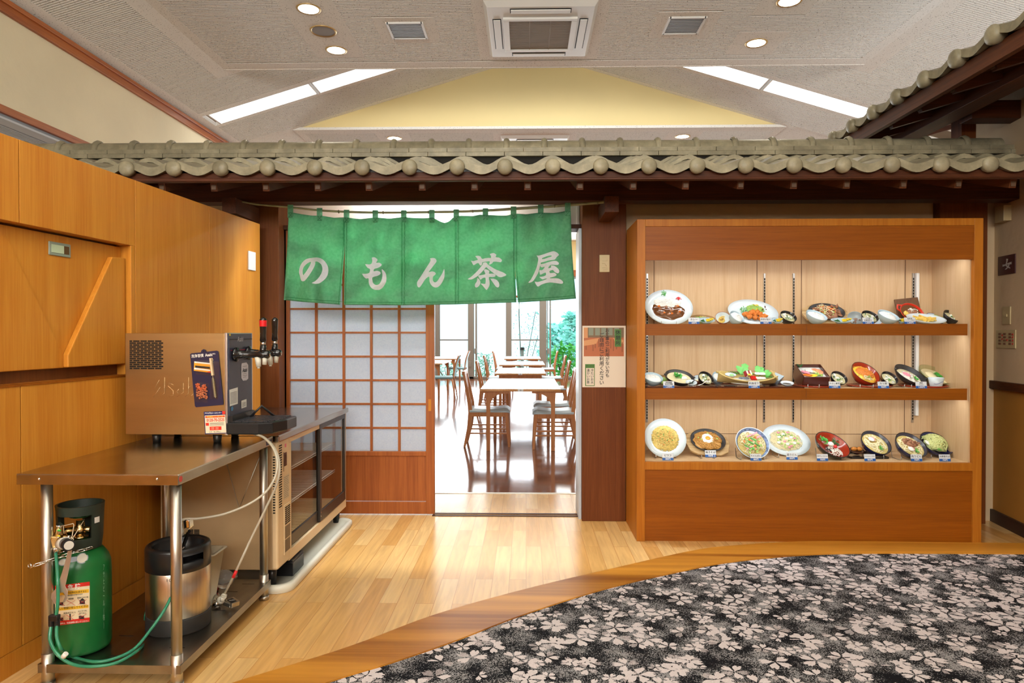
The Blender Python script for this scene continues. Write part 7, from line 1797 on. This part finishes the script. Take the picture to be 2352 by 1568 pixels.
def udon(name, label, px, py, w, h, Y, roll, seed):
    t_, a_, b_ = dish(name, label, px, py, w, h, Y, 50, BOWL(.075), indigo, SB + (.007 if seed == 1 else 0), roll, inner=pm('bowl_dark%d' % seed, C(60, 60, 72), .25), rim=lacq)
    stuff(t_, 'broth', udonsoup, lambda q: disc(q, a_ * .86, b_ * .86, -.018)); stuff(t_, 'udon', noodlem, lambda q: strands(q, 26, 0, 0, a_ * .8, b_ * .8, -.020, .006, .003, seed, 9, .5))
    stuff(t_, 'fish_cake', tofu, lambda q: q.blob((-a_ * .25 if seed != 2 else -.01, b_ * .25 if seed == 1 else -b_ * .35, -.006), (.022, .018, .006), 3, 14, 8, .1)); stuff(t_, 'fish_cake_edge', pinkf, lambda q: q.blob((-a_ * .25 + .006 if seed != 2 else -.004, (b_ * .25 if seed == 1 else -b_ * .35) + .004, -.0075), (.022, .018, .006), 3, 14, 8, .1))
    stuff(t_, 'spring_onion', greens[0], lambda q: leaves(q, 20, a_ * .25, -b_ * .4, a_ * .2, b_ * .2, -.010, .012, 5, .8))
    return t_, a_, b_
udon('udon_bowl', 'indigo bowl of plain udon with fish cake on the black tray', 2013, 1013, 68, 52, 4.54, 12, 1)
t, a, b = udon('meat_udon_bowl', 'indigo bowl of udon with shredded meat, second from the right end of the bottom shelf', 2094, 1023, 72, 54, 4.48, 14, 2)
stuff(t, 'meat', meat, lambda q: (dome(q, 0, b * .25, a * .5, b * .35, -.012, .014, 3), [q.blob((x * a, y * b, .002), (.013, .006, .004), k, 8, 5, .6, M=Euler((0, .3, k)).to_matrix()) for k, (x, y) in enumerate([(-.4 + .1 * j, .1 + .3 * ((j * 7) % 5) / 5) for j in range(10)])]))
t, a, b = dish('green_noodle_bowl', 'indigo bowl heaped with pale green noodles at the right end of the bottom shelf', 2152, 1018, 72, 50, 4.57, 48, BOWL(.07), indigo, SB, 10, rim=lacq)
stuff(t, 'noodles', chaz, lambda q: (dome(q, 0, b * .1, a * .7, b * .7, -.02, .045, 5), strands(q, 46, 0, b * .1, a * .78, b * .78, -.014, .050, .0042, 5, 9, .8))); stuff(t, 'fish_cake', tofu, lambda q: q.blob((-a * .62, -b * .1, .0), (.018, .022, .007), 3, 12, 8, .1)); stuff(t, 'spring_onion', greens[0], lambda q: leaves(q, 12, -a * .1, -b * .65, a * .2, b * .12, .0, .012, 5, .8))
# stands
for px, w, Y, dn in ((1529, 46, 4.44, 'round white pilaf plate'), (1626, 30, 4.44, 'fried noodle board'), (1729, 54, 4.40, 'blue patterned champon bowl'), (1805, 34, 4.48, 'oval noodle plate'), (1912, 42, 4.41, 'cold udon bowl'), (2014, 30, 4.46, 'plain udon bowl'), (2080, 22, 4.41, 'meat udon bowl'), (2150, 24, 4.48, 'green noodle bowl')):
    t = thing('plate_stand', 'thin metal easel propping the %s on the bottom shelf' % dn, 'plate stand', (at(px, 1050, Y).x, Y, SB), 'little easels on the bottom shelf')
    q = MB()
    for s_ in (-1, 1):
        x = at(px + s_ * w / 2, 1050, Y).x; q.tube([(x, Y - .004, SB + .026), (x, Y - .006, SB + .006), (x, Y + .03, SB + .003), (x, Y + .1, SB + .003), (x, Y + .12, SB + .06)], .0022, 6)
    q.build('prongs', slot, t)
for px, w, Y, dn in ((1536, 34, 4.47, 'oval curry plate'), (1868, 26, 4.43, 'square lacquer box'), (1990, 30, 4.43, 'pork cutlet bowl'), (2085, 16, 4.44, 'iron udon pot')):
    sh = ST if px == 1536 else SM
    t = thing('plate_stand', 'metal prongs holding up the %s' % dn, 'plate stand', (at(px, 880, Y).x, Y, sh), 'prong stands on the upper shelves')
    q = MB()
    for s_ in (-1, 1):
        x = at(px + s_ * w / 2, 880, Y).x; q.tube([(x, Y - .004, sh + .024), (x, Y - .006, sh + .006), (x, Y + .03, sh + .004), (x, Y + .1, sh + .004)], .0026, 6)
    q.build('prongs', slot, t)
# price cards
cw = pm('card_pale', C(222, 228, 236), .4); cb_ = pm('card_blue', C(34, 92, 168), .4); ac = glassm('acrylic', (.95, .96, .97), .1)
def card(px, py, name_, price, sh, Y, where):
    c = at(px, py, Y); w, h = 25 * Y / F / 2, 15.5 * Y / F / 2; c.z = sh + h + .002
    M_ = Matrix.Translation(c) @ Matrix.Rotation(rad(-12), 4, 'X')
    t = thing('price_card', 'small white and blue price card %s' % where, 'price card', M_, 'price cards in the display case')
    MB().box(-w, w, 0, .0012, -h * .25, h).build('name_strip', cw, t, local=True); MB().box(-w, w, 0, .0012, -h, -h * .25).build('price_strip', cb_, t, local=True)
    q = MB(); lines = name_.split('/')
    for i, l_ in enumerate(lines):
        n_ = max(len(l_), 4); sz = min(h * .95 / len(lines), 2 * w * .92 / n_)
        zc_ = h * .38 + (len(lines) - 1) * .5 * sz - i * sz * 1.05
        q.text(l_, sz, lambda x, y: Vector((x, -.0006, zc_ + y)), bold=.015)
    q.build('dish_name', BK, t, local=True)
    q = MB(); q.text(price, h * .62, lambda x, y: Vector((x * .95, -.0006, -h * .63 + y)), bold=.02); q.build('price', WH, t, local=True)
    MB().box(-w - .002, w + .002, .0013, .0025, -h, h + .002).add([(-w, .002, -h), (w, .002, -h), (w, .03, -h - .004), (-w, .03, -h - .004)], [(0, 1, 2, 3)]).build('acrylic_holder', ac, t, local=True)
YC = 4.395
card(1594, 737, 'カレー', '600円', ST, YC, 'for curry on the top shelf')
card(1759, 737, '唐揚げ定食', '950円', ST, YC, 'before the oval fried chicken plate')
card(1994, 737, '三元豚/生姜焼定食', '1,000円', ST, YC, 'before the third soup bowl of the top shelf')
card(2090, 737, '鉄板焼/ハンバーグ定食', '1,300円', ST, YC, 'under the red casserole dish')
card(1536, 884, '季節鍋膳/湯豆腐御膳', '1,200円', SM, YC, 'before the iron hot pot')
card(1732, 885, '刺身定食', '1,600円', SM, YC, 'before the sashimi boat')
card(1917, 886, 'ちらし寿司', '1,300円', SM, YC, 'right of the lacquer box')
card(2029, 886, 'カツ丼', '900円', SM, YC, 'right of the pork cutlet bowl')
card(2116, 886, '鍋焼/うどん', '1,000円', SM, YC, 'left of the white cup')
for px, n_, p_, w_ in ((1534, 'ピラフ', '800円', 'under the pilaf plate'), (1632, '焼きそば', '700円', 'under the fried noodle plate'), (1736, 'ちゃんぽん', '800円', 'under the champon bowl'), (1819, '皿うどん', '850円', 'under the oval noodle plate'), (1889, '冷やしうどん', '750円', 'under the cold udon bowl'), (1998, 'うどんセット定食', '860円', 'before the black lacquer tray'), (2105, '肉うどん', '750円', 'under the meat udon bowl'), (2170, '冷釜茶そば', '700円', 'at the right end of the bottom shelf')):
    py = {1632: 1041, 1819: 1046}.get(px, 1051)
    dY = (CAMZ - SB) * F / (py + 8 - 768); card(px, py, n_, p_, SB, min(max(dY, 4.38), 4.6), w_)
# ================================================================ dining room
WY = 20.2
alu = pm('window_aluminium', C(150, 146, 138), .4, .3)
def xw_(px): return at(px, 800, WY).x
win = thing('window_1', 'tall aluminium framed windows at the far end of the dining room', 'window', (0, WY, 0)); win['kind'] = 'structure'
q = MB()
q.box(-6.2, 4.9, WY - .08, WY + .08, 0, .07).box(-6.2, 4.9, WY - .08, WY + .08, 2.95, 3.02)
for a, b in ((1000, 1008), (1075, 1089), (1162, 1175), (1239, 1255), (1330, 1344), (1417, 1430), (930, 944), (845, 858), (760, 773)): q.box(xw_(a), xw_(b), WY - .08, WY + .08, 0, 3.0)
q.build('main_frame', alu, win, bevel=.01)
q = MB()
for a, b in ((1092, 1096), (1262, 1265.5), (1008, 1011), (1256, 1258)): q.box(xw_(a), xw_(b), WY - .05, WY + .02, .07, 2.95)
zt_ = at(1100, 780.5, WY).z
for a, b in ((1008, 1075), (1175, 1239)): q.box(xw_(a), xw_(b), WY - .03, WY + .03, zt_ - .02, zt_ + .02)
q.build('sashes', alu, win)
MB().box(-6.2, 4.9, WY - .006, WY + .002, .07, 2.95).build('glass', glass, win)
q = MB()
for px, py in ((1092, 806), (1259, 806), (1079, 836)): p = at(px, py, WY - .1); q.box(p.x - .03, p.x + .03, WY - .14, WY - .06, p.z - .08, p.z + .08)
q.build('latches', alu, win, bevel=.01)
S('trim_20', MB().box(-6.2, 4.9, WY - .12, WY, 3.02, 3.2).box(-6.2, 4.9, WY - .06, WY, 2.4, 2.46), trimw)
# tables ------------------------------------------------------------
def mk_table(name, label, w, l, M, num=None, apron=False, group='slatted chair row tables'):
    t = thing(name, label, 'dining table', M, group)
    MB().box(-w / 2, w / 2, 0, l, .672, .702).build('table_top', tablew, t, local=True, bevel=.004)
    q_ = w / 2 - .085
    for x in (-q_, q_):
        for y in (.07, l - .07):
            MB().box(x - .022, x + .022, y - .022, y + .022, 0, .672).build('leg', chairw, t, local=True, bevel=.004)
    if apron:
        q = MB().box(-q_, q_, .05, .08, .59, .672).box(-q_, q_, l - .08, l - .05, .59, .672).box(-q_ - .01, -q_ + .01, .07, l - .07, .59, .672).box(q_ - .01, q_ + .01, .07, l - .07, .59, .672)
        q.build('apron', chairw, t, local=True)
    else:
        for y in (.07, l - .07):
            for s_ in (-1, 1):
                P_ = [(s_ * (q_ + .022), .672), (s_ * (q_ - .24), .672), (s_ * (q_ - .24), .650)]
                for k in range(7):
                    a_ = rad(90 - 90 * k / 6); P_.append((s_ * (q_ - .165 + .143 * math.cos(a_)), .500 + .143 * math.sin(a_)))
                P_.append((s_ * (q_ - .022), .46)); P_.append((s_ * (q_ + .022), .46))
                MB().prism(P_, lambda a_, b_, d_: Vector((a_, y + d_, b_)), -.024, .018).build('curved_brace', chairw, t, local=True)
    if num:
        pl = MB().box(-.032, .032, -.003, .001, .675, .70).build('number_plate', whitep, t, local=True)
        MB().text(num, .022, lambda x, y: Vector((x, -.0035, .687 + y)), bold=.02).build('number', BK, pl, local=True)
    return t
def TM(x, y, a=0): return Matrix.Translation(Vector((x, y, 0))) @ Matrix.Rotation(rad(a), 4, 'Z')
TXc = at(1195.7, 893, 7.62).x
mk_table('dining_table', 'nearest dining table, plate 11 on its front edge', .90, 1.80, TM(TXc, 7.62), '11')
mk_table('dining_table', 'second dining table with a deep apron and plate on its front edge', .80, 1.75, TM(at(1195, 856, 10.7).x, 10.7), '8', True)
mk_table('dining_table', 'third dining table from the doorway in the middle row', .92, 1.8, TM(at(1199, 837, 13.7).x, 13.7), '7')
mk_table('dining_table', 'farthest dining table of the middle row, by the window', .92, 1.8, TM(at(1200, 823, 17.2).x, 17.2), '6')
# slat back chair, facing local +X
def mk_chair(label, M):
    t = thing('dining_chair', label, 'chair', M, 'slat back dining chairs')
    def lg(p0, p1, w0, w1, nm='leg'):
        q = MB(); p0 = Vector(p0); p1 = Vector(p1)
        v = [p0 + Vector((a * w0 / 2, b * w0 / 2 * .8, 0)) for a, b in ((-1, -1), (1, -1), (1, 1), (-1, 1))] + [p1 + Vector((a * w1 / 2, b * w1 / 2 * .8, 0)) for a, b in ((-1, -1), (1, -1), (1, 1), (-1, 1))]
        q.add(v, [(3, 2, 1, 0), (4, 5, 6, 7), (0, 1, 5, 4), (1, 2, 6, 5), (2, 3, 7, 6), (3, 0, 4, 7)]); q.build(nm, chairw, t, local=True, bevel=.004)
    for s_ in (-1, 1):
        y = s_ * .19
        lg((.245, y * 1.02, 0), (.215, y, .40), .026, .042)
        q = MB()
        pf = [(-.275, 0, .026), (-.225, .22, .040), (-.205, .40, .048), (-.215, .50, .046), (-.245, .66, .036), (-.285, .87, .024)]
        for (x0, z0, w0), (x1, z1, w1) in zip(pf[:-1], pf[1:]):
            v = [(x0 + a * w0 / 2, y + b * .013, z0) for a, b in ((-1, -1), (1, -1), (1, 1), (-1, 1))] + [(x1 + a * w1 / 2, y + b * .013, z1) for a, b in ((-1, -1), (1, -1), (1, 1), (-1, 1))]
            q.add(v, [(3, 2, 1, 0), (4, 5, 6, 7), (0, 1, 5, 4), (1, 2, 6, 5), (2, 3, 7, 6), (3, 0, 4, 7)])
        q.build('leg', chairw, t, local=True)
    q = MB().box(-.20, .215, -.20, -.178, .355, .405).box(-.20, .215, .178, .20, .355, .405).box(.205, .228, -.19, .19, .355, .405).box(-.215, -.195, -.19, .19, .355, .405); q.build('seat_frame', chairw, t, local=True, bevel=.003)
    q = MB()
    def seat(u, v):
        x = -.215 + .47 * u; y = (v - .5) * .44; e = max(0, abs(u - .5) * 2 - .75) / .25; f = max(0, abs(v - .5) * 2 - .8) / .2
        return Vector((x, y, .455 - .018 * math.sin(math.pi * min(1, max(0, 1 - u * 1.1))) - .035 * e * e * (1 if u > .5 else .3) - .025 * f * f))
    q.sheet(14, 10, seat); q.box(-.214, .24, -.205, .205, .405, .425)
    c = q.build('seat', seatm, t, local=True)
    for z, s_ in ((.21, 1), (.16, 1)):
        for y in (-.19, .19):
            xb = -.235 if z > .2 else -.25
            if z > .2 and y > 0 or z < .2: MB().box(xb, .225, y - .008, y + .008, z - .008, z + .008).build('stretcher', chairw, t, local=True)
    MB().box(-.305, -.270, -.20, .20, .835, .880).build('top_rail', chairw, t, local=True, bevel=.006)
    MB().box(-.235, -.215, -.185, .185, .485, .52).build('lower_rail', chairw, t, local=True, bevel=.003)
    for k in range(5):
        y = -.125 + .0625 * k; MB().bar((-.226, y, .50), (-.283, y, .85), .03, .010, up=(1, 0, 0)).build('back_slat', chairw, t, local=True)
    return t
seatm = pm('pale_blue_seat', C(200, 220, 230), .4)
c0 = mk_chair('left chair at the nearest dining table, facing right', TM(-.445, 8.12))
def put(label, x, y, a): return copytree(c0, TM(x, y, a), label)
put('front right chair at the nearest dining table', .325, 7.95, 180)
put('rear right chair at the nearest dining table', .345, 8.75, 180)
put('left chair at the second dining table, front side', -.53, 11.3, 0)
put('right chair at the second dining table, front side', .43, 11.35, 180)
put('left chair at the third dining table', -.58, 14.1, 0)
put('right chair at the third dining table', .52, 14.1, 180)
put('left chair at the window table', -.58, 17.8, 0)
put('right chair at the window table', .52, 17.8, 180)
# upholstered chairs and tables on the left
bluef = pm('blue_upholstery', C(132, 172, 180), .6)
def mk_up(label, M):
    t = thing('upholstered_chair', label, 'chair', M, 'blue back chairs on the left')
    for x0, x1, z1, nm in ((.23, .20, .42, 'leg'), (-.27, -.20, .42, 'leg')):
        for y in (-.2, .2): MB().tube([(x0, y, 0), (x1, y, z1)], [.011, .017], 8).build(nm, chairw, t, local=True)
    MB().box(-.22, .23, -.22, .22, .41, .455).build('seat', bluef, t, local=True, bevel=.015)
    q = MB()
    q.sheet(6, 10, lambda u, v: Vector((-.22 - .10 * v * v, (u - .5) * .38, .45 + .42 * v))); q.sheet(6, 10, lambda u, v: Vector((-.25 - .10 * v * v, (u - .5) * .38, .45 + .42 * v)))
    q.build('backrest', bluef, t, local=True)
    for y in (-.195, .195): MB().tube([(-.235 - .10 * (k / 8) ** 2, y, .40 + .48 * k / 8) for k in range(9)], .014, 8).build('back_post', chairw, t, local=True)
    return t
u0 = mk_up('blue back chair nearest the left table, by the lattice door', TM(at(1018, 900, 14.0).x - .0, 14.0, 180))
copytree(u0, TM(at(1056, 880, 17.4).x - .12, 17.75, 180), 'blue back chair farther off at the left window table')
mk_table('dining_table', 'left dining table partly hidden by the lattice door', .9, 1.8, TM(at(1016, 831, 14.4).x - .45, 14.4), None, False, 'left row tables')
mk_table('dining_table', 'left dining table by the window, behind the blue back chairs', .9, 1.6, TM(at(1050, 822, 17.2).x - .45, 17.2), None, False, 'left row tables')
# ================================================================ outside
gr = MB().box(-60, 60, 20.5, 60, -.25, -.2); o = gr.build('ground', pm('pale_ground', C(190, 196, 180), .9, 0, .1, .3), kind='structure')
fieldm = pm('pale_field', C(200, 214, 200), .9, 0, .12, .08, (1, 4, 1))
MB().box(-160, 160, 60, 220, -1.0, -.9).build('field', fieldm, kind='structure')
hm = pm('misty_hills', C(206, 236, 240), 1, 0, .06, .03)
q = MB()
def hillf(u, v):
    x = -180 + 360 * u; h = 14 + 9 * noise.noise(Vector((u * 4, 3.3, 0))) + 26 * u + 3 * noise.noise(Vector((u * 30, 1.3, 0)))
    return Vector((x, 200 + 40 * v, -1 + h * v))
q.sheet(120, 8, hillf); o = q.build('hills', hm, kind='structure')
def plant(name, label, cat, c, spread, h, n, l, mat_, seed, trunk=None, w=.42):
    t = thing(name, label, cat, c)
    rr = random.Random(seed); q = MB()
    for i in range(n):
        a = rr.uniform(0, 6.28); r = rr.random() ** .5; z = rr.random()
        x = c[0] + math.cos(a) * r * spread * (1 - .45 * z); y = c[1] + math.sin(a) * r * spread * .7 * (1 - .45 * z)
        q.T = Matrix.Translation(Vector((x, y, c[2] + .05 + z * h))) @ Euler((rr.uniform(-.8, .8), rr.uniform(-.8, .8), 0)).to_matrix().to_4x4()
        leaf(q, 0, 0, 0, l * rr.uniform(.7, 1.3), l * w, rr.uniform(0, 6.28), rr.uniform(-.2, .8))
    q.T = None
    q.build('foliage', mat_, t)
    q = MB()
    for i in range(9):
        a = rr.uniform(0, 6.28); q.tube([(c[0] + .05 * math.cos(a), c[1] + .05 * math.sin(a), c[2]), (c[0] + spread * .5 * math.cos(a), c[1] + spread * .4 * math.sin(a), c[2] + h * .85)], [.018, .008], 6)
    q.build('stems', pm('stem_brown', C(110, 96, 76), .8) if 'stem_brown' not in MT else MT['stem_brown'], t)
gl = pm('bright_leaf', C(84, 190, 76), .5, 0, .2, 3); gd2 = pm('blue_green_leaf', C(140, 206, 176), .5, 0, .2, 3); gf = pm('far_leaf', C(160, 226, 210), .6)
p = at(1296, 870, 21.6); plant('garden_shrub', 'bright green big leaved shrub outside the right window', 'shrub', (p.x, 21.6, -.2), .62, 1.1, 300, .20, gl, 3)
p = at(1345, 870, 22.4); plant('garden_shrub', 'bright green shrub outside, partly hidden by the right door post', 'shrub', (p.x + .5, 22.9, -.2), .6, 1.2, 260, .20, gl, 13)
p = at(1112, 872, 21.3); plant('garden_shrub', 'low blue green shrub outside, left of the nearest table row', 'shrub', (p.x, 21.3, -.2), .38, .85, 260, .09, gd2, 5)
p = at(1030, 872, 21.5); plant('garden_shrub', 'low blue green shrub outside behind the left chairs', 'shrub', (p.x, 21.5, -.2), .7, .55, 260, .09, gd2, 7)
p = at(1190, 872, 22.0); plant('garden_shrub', 'thin blue green shrub outside under the young tree', 'shrub', (p.x, 21.5, -.2), .3, .8, 80, .09, gd2, 9)
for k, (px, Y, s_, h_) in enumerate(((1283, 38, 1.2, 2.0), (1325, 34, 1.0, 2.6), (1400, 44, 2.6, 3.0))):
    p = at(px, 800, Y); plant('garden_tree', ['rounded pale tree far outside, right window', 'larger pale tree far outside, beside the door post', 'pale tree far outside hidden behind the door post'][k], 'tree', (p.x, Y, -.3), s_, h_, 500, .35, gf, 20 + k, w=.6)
# young bamboo like tree with support post
tc0 = at(1197, 820, 22.3)
t = thing('young_tree', 'slender young tree tied to a short post outside the middle window', 'tree', (tc0.x, 22.3, -.2))
q = MB(); T1 = [at(1197, 862, 22.3), at(1196, 820, 22.3), at(1194, 770, 22.3), at(1192, 720, 22.3), at(1193, 680, 22.3), at(1195, 600, 22.3)]
T2 = [at(1208, 862, 22.4), at(1212, 810, 22.4), at(1222, 760, 22.4), at(1230, 715, 22.4)]; T3 = [at(1212, 862, 22.4), at(1222, 820, 22.4), at(1236, 770, 22.4)]
q.tube(T1, .018, 6).tube(T2, .012, 6).tube(T3, .012, 6); q.build('trunks', pm('grey_trunk', C(120, 128, 120), .8), t)
q = MB(); rr = random.Random(4)
for P_, n_ in ((T1, 90), (T2, 130), (T3, 80)):
    for i in range(n_):
        k = rr.uniform(.25, 1) * (len(P_) - 1); j = min(int(k), len(P_) - 2); c = P_[j].lerp(P_[j + 1], k - j)
        q.T = Matrix.Translation(c + Vector((rr.gauss(0, .16), rr.gauss(0, .1), rr.gauss(0, .1)))) @ Euler((rr.uniform(-1, 1), rr.uniform(-1, 1), 0)).to_matrix().to_4x4(); leaf(q, 0, 0, 0, rr.uniform(.05, .10), .022, rr.uniform(0, 6.28), .2)
q.T = None; q.build('foliage', pm('teal_leaf', C(90, 170, 140), .5), t)
q = MB().cyl(at(1199.5, 862, 22.2), at(1199.5, 797, 22.2), .055, n=14); pst_ = q.build('support_post', pm('post_grey', C(130, 134, 128), .8), t); MB().cyl(at(1199.5, 803, 22.2), at(1199.5, 798, 22.2), .075, n=14).build('tie', blackm, pst_)
